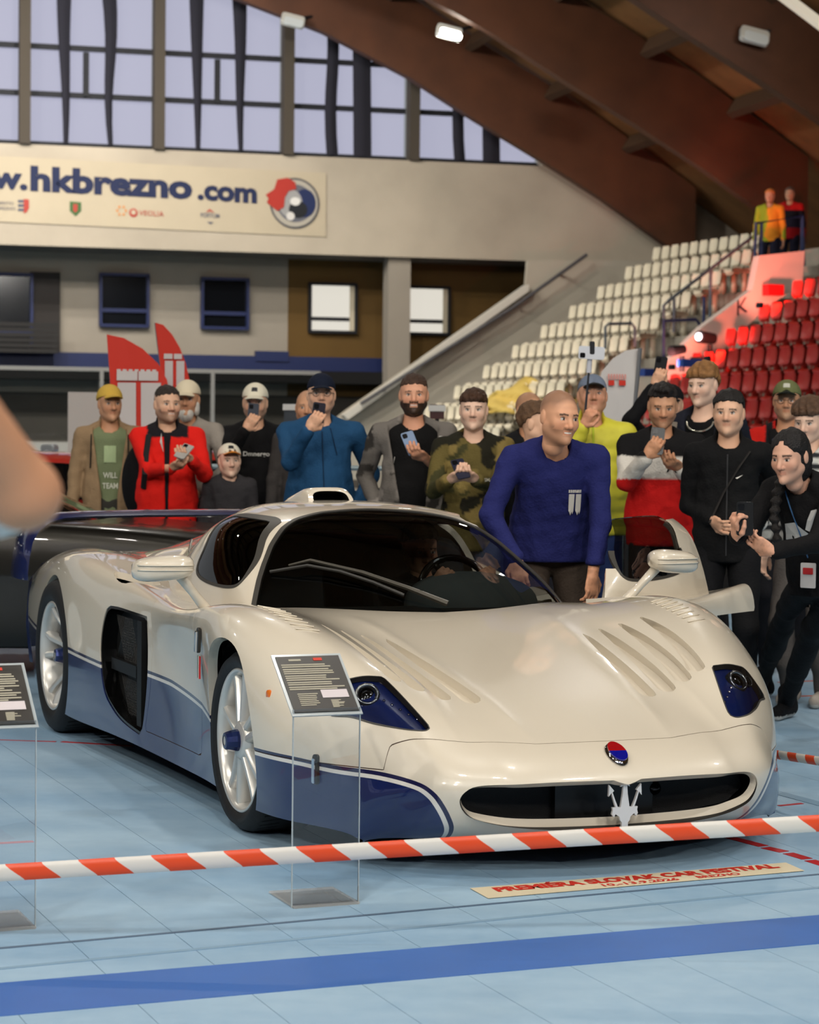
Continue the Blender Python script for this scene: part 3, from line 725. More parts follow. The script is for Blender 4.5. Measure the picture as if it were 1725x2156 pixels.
car = empty('sports_car', (CAR_T[0], CAR_T[1], 0), CAR_RZ,
            'pearl white and blue low supercar with trident grille badge and open driver door', 'car')

# control net: rows from tail to nose and down to the lip, columns from centre line to sill (left half, x forward, y left, z up)
NET = [
 [(-3.95,0,.78),(-3.95,.3,.78),(-3.95,.55,.78),(-3.93,.72,.77),(-3.90,.80,.73),(-3.88,.865,.64),(-3.87,.88,.42),(-3.85,.86,.22)],
 [(-3.45,0,.82),(-3.45,.32,.82),(-3.45,.57,.82),(-3.45,.71,.835),(-3.45,.84,.80),(-3.45,.925,.68),(-3.45,.94,.42),(-3.45,.93,.17)],
 [(-2.85,0,.85),(-2.85,.35,.84),(-2.85,.56,.825),(-2.85,.71,.862),(-2.85,.875,.862),(-2.85,.985,.745),(-2.85,1.0,.42),(-2.85,.99,.13)],
 [(-2.3,0,.84),(-2.3,.35,.83),(-2.3,.56,.80),(-2.3,.70,.835),(-2.3,.87,.85),(-2.3,.985,.76),(-2.3,1.005,.42),(-2.3,1.0,.12)],
 [(-1.75,0,.80),(-1.75,.35,.79),(-1.75,.58,.75),(-1.75,.70,.735),(-1.75,.84,.775),(-1.75,.935,.735),(-1.75,.965,.42),(-1.75,.98,.13)],
 [(-1.2,0,.77),(-1.2,.35,.76),(-1.2,.6,.735),(-1.2,.72,.715),(-1.2,.85,.73),(-1.2,.93,.69),(-1.2,.915,.42),(-1.2,.96,.13)],
 [(-.7,0,.755),(-.7,.35,.755),(-.7,.6,.745),(-.7,.745,.738),(-.7,.885,.748),(-.7,.965,.69),(-.7,.915,.42),(-.7,.945,.125)],
 [(-.32,0,.735),(-.32,.33,.74),(-.32,.55,.75),(-.32,.70,.768),(-.32,.88,.80),(-.32,.99,.712),(-.32,.955,.42),(-.32,.94,.12)],
 [(.05,0,.672),(.05,.3,.675),(.05,.50,.69),(.05,.67,.75),(.05,.87,.79),(.05,1.02,.68),(.05,1.01,.42),(.05,.97,.12)],
 [(.40,0,.60),(.40,.3,.602),(.40,.48,.615),(.40,.63,.68),(.40,.79,.70),(.40,.96,.58),(.40,.99,.36),(.40,.95,.12)],
 [(.72,0,.525),(.71,.29,.525),(.70,.45,.53),(.68,.59,.578),(.66,.725,.59),(.62,.88,.475),(.60,.91,.31),(.59,.885,.12)],
 [(.99,0,.442),(.98,.28,.440),(.95,.44,.438),(.91,.575,.447),(.86,.68,.438),(.78,.80,.365),(.73,.84,.26),(.71,.835,.12)],
 [(1.13,0,.382),(1.12,.28,.38),(1.085,.43,.378),(1.03,.56,.378),(.965,.65,.365),(.87,.75,.315),(.80,.80,.225),(.775,.805,.115)],
 [(1.205,0,.318),(1.195,.28,.318),(1.155,.43,.318),(1.09,.56,.316),(1.01,.655,.305),(.905,.745,.265),(.83,.79,.195),(.80,.795,.11)],
 [(1.20,0,.235),(1.19,.28,.235),(1.15,.43,.235),(1.085,.555,.233),(1.01,.65,.225),(.91,.735,.20),(.84,.78,.155),(.815,.785,.105)],
 [(1.12,0,.155),(1.11,.28,.155),(1.075,.43,.155),(1.03,.55,.153),(.97,.64,.15),(.89,.72,.14),(.84,.765,.12),(.815,.772,.10)],
 [(1.04,0,.118),(1.03,.28,.118),(1.0,.42,.118),(.96,.54,.116),(.92,.63,.115),(.86,.71,.11),(.825,.755,.10),(.805,.765,.09)],
]
_G = patch(NET, 12, 14)
_x, _y = _G[:, :, 0], _G[:, :, 1]
for (x0, y0, x1, y1, amp, wd) in ((-.30, .40, 1.06, .245, .0075, .030), (.0, .46, .99, .50, .0045, .03)):      # raised hood creases
    _t = np.clip((_x-x0)/(x1-x0), 0, 1); _l = y0+(y1-y0)*_t; _e = np.clip(_t*(1-_t)*8, 0, 1)
    _G[:, :, 2] += amp*_e*np.exp(-np.abs(_y-_l)/wd)*(_G[:, :, 2] > .40)
body = Surf.grid(_G, flip=False)
if body.N[(len(body.N)//2)].dot(np.array([0, 0, 1])) < 0: body = Surf.grid(_G, flip=True)

GNET = [
 [(-.34,0,.715),(-.38,.25,.715),(-.48,.46,.715),(-.60,.61,.715),(-.655,.672,.712),(-.68,.70,.70)],
 [(-.58,0,.855),(-.61,.24,.852),(-.69,.44,.842),(-.78,.61,.825),(-.84,.685,.785),(-.86,.718,.69)],
 [(-.83,0,.985),(-.85,.23,.982),(-.90,.43,.962),(-.95,.592,.925),(-1.0,.68,.845),(-1.02,.733,.69)],
 [(-1.10,0,1.090),(-1.11,.23,1.086),(-1.12,.42,1.064),(-1.13,.575,1.02),(-1.16,.675,.89),(-1.18,.738,.69)],
 [(-1.45,0,1.132),(-1.45,.23,1.127),(-1.45,.42,1.102),(-1.45,.58,1.05),(-1.44,.675,.90),(-1.43,.738,.70)],
 [(-1.85,0,1.125),(-1.85,.21,1.118),(-1.84,.38,1.082),(-1.82,.50,1.005),(-1.8,.615,.90),(-1.78,.71,.72)],
 [(-2.3,0,1.04),(-2.3,.2,1.028),(-2.28,.34,.985),(-2.25,.44,.92),(-2.22,.55,.845),(-2.2,.66,.74)],
 [(-2.9,0,.92),(-2.9,.2,.91),(-2.9,.33,.89),(-2.9,.43,.86),(-2.9,.52,.83),(-2.9,.60,.76)],
 [(-3.6,0,.82),(-3.6,.2,.815),(-3.6,.32,.80),(-3.6,.4,.78),(-3.6,.48,.75),(-3.6,.55,.70)],
]
green = Surf.grid(patch(GNET, 12, 12), flip=False)
if green.N[(len(green.N)//2)][2] < 0: green = Surf.grid(patch(GNET, 12, 12), flip=True)
# ---------------------------------------------------------------- cut lines on the car (left half, |y|)
X_, Y_, Z_ = (lambda V: V[:, 0]), (lambda V: np.abs(V[:, 1])), (lambda V: V[:, 2])
LAMP = smooth_poly([(.654,.832),(.628,.806),(.597,.778),(.612,.732),(.623,.665),(.618,.630),(.703,.604),(.782,.581),(.851,.563),(.878,.562),(.886,.59),(.857,.647),(.786,.72),(.716,.777)], 5, sharp=(5,))
GRIL = smooth_poly([(-.06,.318),(.035,.318),(.246,.320),(.42,.315),(.50,.307),(.534,.287),(.546,.259),(.531,.225),(.495,.199),(.40,.176),(.25,.163),(0,.157),(-.06,.157)], 5, sharp=(0,1,12))
VENT = smooth_poly([(-1.335,.664),(-1.55,.668),(-1.80,.672),(-1.895,.648),(-1.935,.49),(-1.86,.31),(-1.72,.235),(-1.55,.195),(-1.30,.172)], 5, sharp=(0,8))
BLUEF = smooth_poly([(1.2,.323),(.97,.323),(.844,.310),(.74,.306),(.667,.290),(.635,.268),(.611,.235),(.585,.19),(.565,.15),(.555,.10),(.55,0),(1.2,0)], 5, sharp=(0,10,11))
CABIN = smooth_poly([(-.36,-.1),(-.40,.2),(-.50,.43),(-.62,.58),(-.70,.63),(-.9,.665),(-1.2,.68),(-1.5,.68),(-1.8,.63),(-1.85,-.1)], 4, sharp=(0,9))
WSX = ([0,.05,.217,.352,.421,.502,.559,.598,.654,.70,.75], [-1.20,-1.198,-1.165,-1.105,-1.052,-.962,-.878,-.814,-.706,-.62,-.52])
WSPOLY = np.array([(-1.202,-.2)]+[(x, y) for y, x in zip(*WSX)]+[(0,.75),(0,-.2)])
SIDEW = smooth_poly([(-1.365,.838),(-1.42,.875),(-1.42,.95),(-1.475,1.04),(-1.44,1.070),(-1.215,1.066),(-1.108,1.040),(-.94,.915),(-.885,.835),(-.975,.813),(-1.2,.817)], 5)
def f_arch(V):
    a = np.sqrt((X_(V)/.335)**2+((Z_(V)-.335)/.362)**2)-1; b = np.sqrt(((X_(V)+2.8)/.388)**2+((Z_(V)-.36)/.385)**2)-1
    return np.maximum(np.minimum(a, b)*.35, .62-Y_(V))
def f_lamp(V): return np.maximum(poly_sdf(LAMP, X_(V), Y_(V)), .40-Z_(V))
def f_gril(V):
    d = poly_sdf(GRIL, Y_(V), Z_(V)); notch = np.where(Y_(V) < .05, (Z_(V)-(.303+np.maximum(Y_(V)-.012, 0)*.5)), -1)
    return np.maximum(np.maximum(d, notch), .98-X_(V))
def f_vent(V): return np.maximum(poly_sdf(VENT, X_(V), Z_(V)), .75-Y_(V))
_sx = ([0,.25,.49,.609,.658,.696,.71,.726,.8], [1.04,1.03,.958,.911,.886,.864,.873,.886,.93])
def f_bump(V):
    g1 = np.maximum(np.interp(Y_(V), *_sx)-X_(V), Y_(V)-.735); g2 = np.maximum(Z_(V)-.338, .25-X_(V)); return np.minimum(g1, g2)
_bl = ([-4.2,-3.3,-2.39,-1.89,-1.4,-1.0,-.5,-.29,-.2], [.445,.434,.413,.393,.418,.412,.379,.343,.335])
def f_blue(V):
    side = Z_(V)-np.interp(X_(V), *_bl); fr = poly_sdf(BLUEF, Y_(V), Z_(V))
    return np.where(X_(V) < .1, np.maximum(side, .6-Y_(V)), fr)
def f_cabin(V): return np.maximum(poly_sdf(CABIN, X_(V), Y_(V)), .60-Z_(V))
def f_ws(V): return poly_sdf(WSPOLY, X_(V), Y_(V))
def f_sw(V): return np.maximum(poly_sdf(SIDEW, X_(V), Z_(V)), .42-Y_(V))
GROOVES = [((.03,.405),(.35,.375),(.685,.335),.036), ((.0,.485),(.33,.465),(.655,.43),.034), ((.0,.565),(.32,.555),(.625,.512),.032), ((.03,.645),(.31,.638),(.595,.585),.030)]
def f_groove(V):
    d = np.full(len(V), 1e3)
    for a, b, c, w in GROOVES:
        t = np.linspace(0, 1, 9); P = [(1-u)**2*np.array(a)+2*u*(1-u)*np.array(b)+u*u*np.array(c) for u in t]
        for i in range(8):
            e = P[i+1]-P[i]; wx, wy = X_(V)-P[i][0], Y_(V)-P[i][1]; s = np.clip((wx*e[0]+wy*e[1])/(e@e), 0, 1)
            u = (i+s)/8; d = np.minimum(d, np.hypot(wx-e[0]*s, wy-e[1]*s)-w*np.sqrt(np.clip(u, 0.0001, 1)))
    return np.maximum(d, .45-Z_(V))
INTK = smooth_poly([(-1.98,.905),(-1.93,.80),(-1.89,.72),(-1.80,.76),(-1.72,.90)], 4)
def f_intake(V): return np.maximum(poly_sdf(INTK, X_(V), Y_(V)), .66-Z_(V))
def f_door(V):       # side door skin
    return np.maximum(np.maximum(np.maximum(-1.27-X_(V), X_(V)+.50), .70-Y_(V)), .20-Z_(V))
def strip(f, w): return lambda V: np.abs(f(V))-w

def finish_half(S):
    """apply the two-tone paint; returns painted surf (0 white,1 blue,2 white stripe,3 navy line)"""
    S = S.paint(lambda V: f_blue(V)-.026, 3); S = S.paint(lambda V: f_blue(V)-.013, 2); S = S.paint(lambda V: f_blue(V), 1); return S
PMATS = [PAINT_W, PAINT_B, STRIPE_W, STRIPE_B]
TRIM_SILVER = mat('badge_silver', (228, 224, 220), rough=.25, metal=.35)
SEAMM = mat('panel_gap', (70, 48, 36), rough=.8)
_, b0 = body.split(f_arch)
_, b0 = b0.split(f_gril)
lamp_s, b0 = b0.split(f_lamp)
vent_s, b0 = b0.split(f_vent)
_, b0 = b0.split(f_cabin)
groove_s, b0 = b0.split(f_groove)
intk_s, b0 = b0.split(f_intake)
bump_s, b0 = b0.split(lambda V: f_bump(V)+.0016)
seam1, b0 = b0.split(lambda V: f_bump(V)-.0016)
door_s, b0 = b0.split(lambda V: f_door(V)+.0014)
seam2, b0 = b0.split(lambda V: f_door(V)-.0014)
clip_s, rear_s = b0.split(lambda V: -.50-X_(V))
bump_s = finish_half(bump_s); clip_s = finish_half(clip_s); rear_s = finish_half(rear_s); doorp = finish_half(door_s)
both = lambda S: join_surf([S, S.mirror()])
both(bump_s).build('front_bumper', PMATS, car, rim=.03)
both(clip_s).build('front_clip', PMATS, car, rim=.035)
both(rear_s).build('rear_body', PMATS, car, rim=.03)
doorp.mirror().build('door', PMATS, car, rim=.02)
for _s in (1, -1):
    for _nm, _S in (('bumper_seam', seam1), ('door_seam', seam2)):
        (_S if _s > 0 else _S.mirror()).offset(-.002).build(_nm, SEAMM, car, rim=0)
for _k in range(4):
    _one = groove_s.split(lambda V, _k=_k: (lambda g: np.where(g == _k, -1., 1.))(np.argmin(np.stack([np.abs(Y_(V)-np.interp(X_(V), [a[0], c[0]], [a[1], c[1]])) for a, b, c, w in GROOVES]), 0)))[0]
    for _s in (1, -1): (_one if _s > 0 else _one.mirror()).offset(-.034).build('hood_vent_recess', PAINT_W, car, rim=0)
for _s in (1, -1): (intk_s if _s > 0 else intk_s.mirror()).offset(-.05).build('shoulder_intake', CARBON, car, rim=0)
# sill shelf / floor pan
MB().prism([(-3.8,-.80),(-2.3,-.90),(-.5,-.86),(.35,-.86),(.72,-.78),(.98,-.5),(1.08,0),(.98,.5),(.72,.78),(.35,.86),(-.5,.86),(-2.3,.90),(-3.8,.80)], .115, .13).build('floor_pan', BLACK, car)
# tail panel
tl = [v for v in [(y, z) for (x, y, z) in NET[0]]]
MB().prism([(y, z) for y, z in tl]+[(0, .22)], -3.93, -3.86, 'X').prism([(-y, z) for y, z in reversed(tl)]+[(0, .22)], -3.93, -3.86, 'X').build('tail_panel', PAINT_B, car)
# wheel wells
for sx, xx, rr in ((-1, 0, .372), (1, 0, .372), (-1, -2.8, .405), (1, -2.8, .405)):
    prof = [(rr, sx*.52), (rr, sx*.93 if xx == 0 else sx*.94)]
    m = MB(); n = 20; V = []
    for y in (.64, .925):
        for k in range(n+1):
            a = math.pi*k/n-.35+.7*k/n*0; a = -.5+(math.pi+1.0)*k/n
            V.append((xx+rr*math.cos(a), sx*y, .34+rr*math.sin(a)))
    F = [(k, k+1, n+2+k, n+1+k) for k in range(n)]; V.append((xx, sx*.64, .34)); c = len(V)-1
    F += [(k, k+1, c) for k in range(n)]
    m.add(V, F).build('wheel_well', BLACK, car)

# ---------------------------------------------------------------- greenhouse
ws_s, g0 = green.split(f_ws)
wtrim_s, g0 = g0.split(lambda V: f_ws(V)-.020)
sw_s, g0 = g0.split(f_sw)
swtrim_s, g0 = g0.split(lambda V: f_sw(V)-.012)
def f_gdoor(V):      # upper door (window frame with rear quarter)
    return np.maximum(np.maximum(-1.62-X_(V)-(Z_(V)-.9)*.2, Z_(V)-1.052), .45-Y_(V))
gdoor_s, groof_s = g0.split(f_gdoor)
_, ws_g = ws_s.split(lambda V: Z_(V)-.735)
both(ws_g).build('windscreen', GLASS_WS, car, rim=0)
both(wtrim_s).offset(.004).build('windscreen_trim', SEAL, car, rim=.02)
sw_s.mirror().build('side_window', GLASS_SIDE, car, rim=0)
swtrim_s.mirror().offset(.003).build('side_window_seal', SEAL, car, rim=.015)
both(groof_s).build('roof', PAINT_W, car, rim=.03)
gdoor_s.mirror().build('door_upper', PAINT_W, car, rim=.02)

# open driver door (left): skin, upper frame, glass, seal turned about the front hinge
HING = Vector((-.53, .90, 0)); DA = math.radians(-56)
DM = Matrix.Translation(HING) @ Matrix.Rotation(DA, 4, 'Z') @ Matrix.Translation(-HING)
drv = empty('open_driver_door'); drv.parent = car
def nocut(V): return np.maximum(Z_(V)-1.2, 0)-1
skin2 = join_surf([doorp])
skin2.moved(DM).build('door_skin', PMATS, drv, rim=.05)
gd2 = gdoor_s.split(lambda V: -(Z_(V)-.70))[0].split(lambda V: np.minimum(X_(V)+1.40, Z_(V)-.86))[0]
gd2.moved(DM).build('door_upper_frame', PAINT_W, drv, rim=.03)
sw_s.moved(DM).build('door_window', glass_mat('glass_door_open', (.22, .23, .24, 1)), drv, rim=.004)
swtrim_s.split(lambda V: Z_(V)-.93)[0].moved(DM).offset(.002).build('window_seal', SEAL, drv, rim=.015)
# door shoulder: upper surface of the pod that swings with the door, with its rounded rear end
sh_s = body.split(lambda V: np.maximum(np.maximum(np.maximum(-1.62-X_(V), X_(V)+.55), .70-Y_(V)), .65-Z_(V)))[0]
sh_s.offset(.001).moved(DM).build('door_shoulder', PAINT_W, drv, rim=.05)
MB().box((-1.0, .82, .45), (.9, .06, .5)).xf(DM).build('door_inner_card', BLACK, drv)

# ---------------------------------------------------------------- body height lookup for things sitting on the skin
from mathutils import kdtree
_top = [i for i in range(len(body.V)) if body.N[i][2] > .25]
_kd = kdtree.KDTree(len(_top))
for k, i in enumerate(_top): _kd.insert((body.V[i][0], body.V[i][1], 0), k)
_kd.balance()
def skin(x, y, h=0.0):
    sg = -1 if y < 0 else 1
    nb = _kd.find_n((x, abs(y), 0), 4); W = [1/(d+1e-4) for _, _, d in nb]
    p = sum((Vector(body.V[_top[i]])*w for (_, i, _), w in zip(nb, W)), Vector())/sum(W)
    n = sum((Vector(body.N[_top[i]])*w for (_, i, _), w in zip(nb, W)), Vector()).normalized()
    z = p.z-(n.x*(x-p.x)+n.y*(abs(y)-p.y))/max(n.z, .2)
    n = Vector((n.x, n.y*sg, n.z)); return Vector((x, y, z))+n*h, n
def frame_on(n, fwd=Vector((1, 0, 0))):
    b = n.cross(fwd).normalized(); a = b.cross(n).normalized()
    return Matrix((a, b, n)).transposed()

# headlights
for sg, nm in ((-1, 'right'), (1, 'left')):
    hl = empty('headlight'); hl.parent = car
    S = lamp_s if sg > 0 else lamp_s.mirror()
    S.offset(-.022).build('lamp_bowl', PAINT_B, hl, rim=0)
    S.offset(.001).build('lens_cover', GLASS_LAMP, hl, rim=.004)
    ring = Surf(S.V, S.N, S.F, S.M).split(lambda V: f_lamp(V)+.0035)[1]
    ring.offset(.0015).build('lens_edge', SEAL, hl, rim=.02)
    for (x, y, r, nm2, mm) in ((.682, .712, .043, 'projector', CHROME), (.645, .775, .022, 'side_bulb', CHROME)):
        p, n = skin(x, sg*y, -.02); R = frame_on((n+Vector((.6, 0, 0))).normalized()).to_4x4()
        o = MB().lathe([(r*.62, .002), (r*.70, .012), (r*.80, .016), (r*.95, .012), (r, .0), (r, -.02)], 28).lathe([(0, .004), (r*.3, .003), (r*.62, -.004)], 28, m=1).xf(Matrix.Translation(p) @ R).build(nm2, [mat('lamp_ring_grey', (120, 122, 124), rough=.2, metal=.9), BLACKG], hl, smooth=True)
    for k in range(6):
        p, n = skin(.70+.022*k, sg*(.685-.022*k), -.020)
        MB().lathe([(0, .003), (.004, .002), (.005, 0)], 10).xf(Matrix.Translation(p) @ frame_on(n).to_4x4()).build('led_dot', CHROME, hl, smooth=True)

# front grille: dark duct, trident, camera eye, badge
MB().prism([(-.54,.24),(-.52,.30),(-.4,.315),(.4,.315),(.52,.30),(.54,.24),(.48,.19),(.3,.165),(-.3,.165),(-.48,.19)], .99, 1.0, 'X').build('grille_back', mat('grille_mesh_black', (14, 14, 14), rough=.5, bump=(300, .3)), car)
gm = MB()
gp = GRIL[[i for i in range(len(GRIL)) if GRIL[i][0] >= 0]]
gpf = [(y, z) for y, z in gp]+[(-y, z) for y, z in reversed(gp)]
n = len(gpf); V = [(1.212-.27*abs(y)**2*1.3-.012, y*.995, .24+(z-.24)*.99) for y, z in gpf]+[(.99, y*1.0, z) for y, z in gpf]
gm.add(V, [(i, (i+1) % n, n+(i+1) % n, n+i) for i in range(n)]).build('grille_duct', BLACK, car, smooth=True)
MB().box((1.02, 0, .235), (.03, .36, .14)).build('grille_centre_panel', mat('grille_panel', (24, 24, 24), rough=.4), car)
tri = [(-.012,-.072),(.012,-.072),(.012,-.058),(.018,-.05),(.018,-.046),(.034,-.04),(.040,-.046),(.046,-.036),(.044,-.030),(.044,-.022),
       (.036,-.022),(.044,.02),(.058,.046),(.044,.040),(.050,.052),(.062,.066),(.052,.066)]
half = [(.011,-.075),(.011,-.058),(.017,-.052),(.020,-.040),(.034,-.030),(.040,-.040),(.047,-.030),(.044,-.018),(.046,-.008),(.034,-.008),(.044,.02),(.050,.040),(.060,.028),(.058,.066),(.040,.046),(.046,.042),(.036,.015),(.026,-.008),(.016,-.008),(.009,.035),(.007,.062),(.017,.058),(0,.098)]
outl = half+[(-y, z) for y, z in reversed(half[:-1])]
MB().prism([(y, z+.235) for y, z in outl], 1.176, 1.186, 'X').build('trident_badge', TRIM_SILVER, car)
MB().lathe([(0, 1.05), (.016, 1.046), (.024, 1.03), (.024, 1.0)], 20, 'X', (0, .19, .255)).build('grille_camera', BLACKG, car, smooth=True)
p, nn = skin(1.118, 0, .004); R = frame_on(nn).to_4x4()
em = empty('nose_emblem'); em.parent = car
EMB = Matrix.Translation(p) @ R
MB().lathe([(0, .012), (.7, .010), (.92, .007), (1.0, .0)], 32).xf(EMB @ Matrix.Diagonal((.058, .036, 1, 1))).build('emblem_ring', CHROME, em, smooth=True)
def halfoval(s):
    q = [(.86*math.cos(a), .86*math.sin(a)) for a in [math.pi*(k/12-.5)+(0 if s > 0 else math.pi) for k in range(13)]]
    return q
for s, mm, nm in ((-1, mat('enamel_red', (150, 12, 18), rough=.15, coat=1), 'emblem_red'), (1, mat('enamel_blue', (12, 16, 130), rough=.15, coat=1), 'emblem_blue')):
    MB().prism(halfoval(s), .010, .0145).xf(EMB @ Matrix.Diagonal((.058, .036, 1, 1))).build(nm, mm, em)

# side vent with mesh
vs_ = vent_s
for sg, S in ((-1, vs_.mirror()), (1, vs_)):
    sv = empty('side_air_vent'); sv.parent = car
    S.offset(-.075).build('vent_back', CARBON, sv, rim=0)
    S.split(lambda V: f_vent(V)+.012)[1].offset(-.004).build('vent_frame', BLACKG, sv, rim=.07)
    m = MB()
    for (x0, x1, z0, z1) in ((-1.83, -1.52, .44, .63), (-1.76, -1.44, .22, .40)):
        nx = int((x1-x0)/.018)
        for k in range(-12, nx+12):
            for d in (1, -1):
                a = (x0+k*.018, z0); b = (x0+k*.018+d*(z1-z0)*.8, z1)
                pts = []
                for t in (0, 1):
                    pts.append((a[0]+(b[0]-a[0])*t, sg*.915, a[1]+(b[1]-a[1])*t))
                if min(p[0] for p in pts) > x0-.05 and max(p[0] for p in pts) < x1+.05: m.tube(pts, .0016, 4, cap=False)
    m.build('vent_mesh', CARBON, sv)
    m = MB().box((-1.66, sg*.925, .42), (.42, .03, .05)).box((-1.40, sg*.915, .42), (.07, .05, .44)); m.build('vent_strut', BLACK, sv)

# roof scoop
sec = []
for x, w, h, zb in ((-1.66,.105,.060,1.128),(-1.72,.108,.072,1.128),(-1.82,.108,.074,1.122),(-2.0,.10,.066,1.095),(-2.25,.085,.046,1.045),(-2.5,.06,.02,.99)):
    r = []
    for k in range(17):
        a = math.pi*k/16; c, s = math.cos(a), math.sin(a)
        r.append((x+(.05*(s**.5) if x > -1.7 else 0)*-1, w*np.sign(c)*abs(c)**.55, zb-.012+h*abs(s)**.55))
    sec.append(r)
m = MB(); V = [v for r in sec for v in r]
m.add(V, [(i*17+k, i*17+k+1, (i+1)*17+k+1, (i+1)*17+k) for i in range(len(sec)-1) for k in range(16)])
inn = [[(v[0]-d, v[1]*.80, 1.128-.008+(v[2]-1.128+.012)*.80+.004) for v in sec[0]] for d in (0, .12)]
V = sec[0]+inn[0]+inn[1]
m.add(V, [(k, 17+k, 17+k+1, k+1) for k in range(16)])
m.build('roof_scoop', PAINT_W, car, smooth=True)
fix_normals(car.children[-1])
m2 = MB(); m2.add(inn[0]+inn[1], [(k, 17+k, 17+k+1, k+1) for k in range(16)]+[tuple(range(17, 34))]); m2.build('scoop_mouth', BLACK, car)

# wing
path = [(0,.995),(.3,.995),(.6,.99),(.75,.982),(.825,.962),(.88,.92),(.915,.86),(.932,.78),(.94,.70),(.94,.665)]
chord = [(0,.0),(.06,.012),(.16,.017),(.28,.010),(.38,.0),(.28,-.006),(.16,-.010),(.06,-.010)]
full = [(-y, z) for y, z in reversed(path[1:])]+path
V = []; F = []
for i, (y, z) in enumerate(full):
    a = full[max(i-1, 0)]; b = full[min(i+1, len(full)-1)]; t = Vector((0, b[0]-a[0], b[1]-a[1])).normalized(); nrm = Vector((0, -t.z, t.y))
    ch = 1.0+.12*max(0, (abs(y)-.8)/.14)
    for c, h in chord:
        V.append(Vector((-3.60-c*ch, y, z))+nrm*h*1.4)
nc = len(chord)
for i in range(len(full)-1):
    for k in range(nc): F.append((i*nc+k, i*nc+(k+1) % nc, (i+1)*nc+(k+1) % nc, (i+1)*nc+k))
F += [tuple(range(nc)), tuple(reversed(range((len(full)-1)*nc, len(full)*nc)))]
o = MB().add(V, F).build('rear_wing', PAINT_B, car, angle=50); fix_normals(o)

# mirrors
for sg in (-1, 1):
    mi = empty('wing_mirror'); mi.parent = car
    V = []; F = []; nu, nv = 22, 20
    for i in range(nu+1):
        t = i/nu*2-1                                        # along y
        for k in range(nv):
            a = 2*math.pi*k/nv; c, s = math.cos(a), math.sin(a)
            e = (1-abs(t)**3.2)**.38 if abs(t) < 1 else 0
            ridge = 1-.03*math.cos(a*3)**8*(s > -.2)
            V.append((-.52+.075*e*np.sign(c)*abs(c)**.8*ridge-.02*t, sg*(1.085+.115*t), .915+.048*e*np.sign(s)*abs(s)**.75+.012*t*0-.01*t))
    for i in range(nu):
        for k in range(nv):
            q = (i*nv+k, i*nv+(k+1) % nv, (i+1)*nv+(k+1) % nv, (i+1)*nv+k); F.append(q)
    o = MB().add(V, F).build('mirror_shell', PAINT_W, mi, smooth=True); fix_normals(o)
    for dz in (-.004, .014):
        MB().tube([(-.52+.076*(1-abs(t)**3.2)**.38*1.0-.02*t, sg*(1.085+.115*t), .915+dz) for t in [x/10*.9 for x in range(-10, 11)]], .0035, 6).build('mirror_ridge', PAINT_W, mi, smooth=True)
    bp = Vector((-.575, sg*.885, .738)); tp = Vector((-.53, sg*1.02, .893))
    MB().tube([bp, bp+(tp-bp)*.12, bp+(tp-bp)*.5, tp], [.034, .026, .021, .026], 14, flat=.8).build('mirror_arm', PAINT_W, mi, smooth=True)

# wiper
gz = lambda p, h=.012: Vector(p)+Vector((.45, 0, .89))*h
wi = empty('wiper'); wi.parent = car
MB().tube([gz((-.819,-.563,.866)), gz((-.73,-.437,.895)), gz((-.64,-.33,.875)), gz((-.56,-.22,.835)), gz((-.478,-.124,.789))], .007, 6).build('wiper_blade', mat('wiper_rubber', (40, 38, 34), rough=.5), wi)
MB().tube([gz((-.78,-.50,.886), .02), gz((-.75,-.42,.905), .022), gz((-.615,-.252,.856), .03), gz((-.488,-.10,.80), .028), gz((-.395,.025,.752), .02)], [.005,.008,.009,.010,.013], 6).build('wiper_arm', mat('wiper_arm_metal', (66, 62, 54), rough=.35, metal=.4), wi)

# cabin
cb = empty('cockpit'); cb.parent = car
INT = mat('interior_black', (10, 10, 10), rough=.7); INTG = mat('interior_grey_cloth', (70, 72, 70), rough=.9)
MB().prism([(-.42,-.5),(-.62,-.64),(-1.0,-.66),(-1.8,-.62),(-1.8,.62),(-1.0,.66),(-.62,.64),(-.42,.5),(-.36,0)], .20, .22).build('cabin_floor', INT, cb)
MB().prism([(-.40,-.55),(-.62,-.65),(-.92,-.66),(-.86,0),(-.92,.66),(-.62,.65),(-.40,.55),(-.36,0)], .66, .725).build('dashboard', INT, cb)
MB().box((-1.76, 0, .60), (.06, .98, .80)).build('rear_bulkhead', INT, cb)
for sg in (-1, 1):
    MB().rbox((-1.48, sg*.33, .66), (.44, .16, .62), .1, rot=Matrix.Rotation(math.radians(90), 3, 'Z') @ Matrix.Rotation(math.radians(-14), 3, 'X')).build('seat_back', INT, cb)
    MB().box((-1.2, sg*.33, .36), (.5, .44, .18)).build('seat_cushion', INT, cb)
V = []; F = []; nu = 20
for i, (x, sc) in enumerate(((-.70, .0), (-.72, .75), (-.78, .95), (-.90, 1.0), (-.98, .98))):
    for k in range(nu+1):
        a = math.pi*k/nu; V.append((x, .34+.27*sc*math.cos(a), .715+.145*sc*math.sin(a)**.8))
for i in range(4):
    for k in range(nu): F.append((i*(nu+1)+k, i*(nu+1)+k+1, (i+1)*(nu+1)+k+1, (i+1)*(nu+1)+k))
F.append(tuple(range(4*(nu+1), 5*(nu+1))))
o = MB().add(V, F).build('instrument_hood', mat('instrument_hood_grey', (92, 98, 97), rough=.9), cb, smooth=True)
R = Matrix.Rotation(math.radians(66), 4, 'Y')
sw = MB(); ring = [(.165*math.cos(2*math.pi*k/32), .165*math.sin(2*math.pi*k/32), 0) for k in range(33)]
sw.tube(ring, .016, 8, cap=False)
for a in (0, 120, 240): sw.tube([(0, 0, -.01), (.16*math.cos(math.radians(a+90)), .16*math.sin(math.radians(a+90)), 0)], .014, 6)
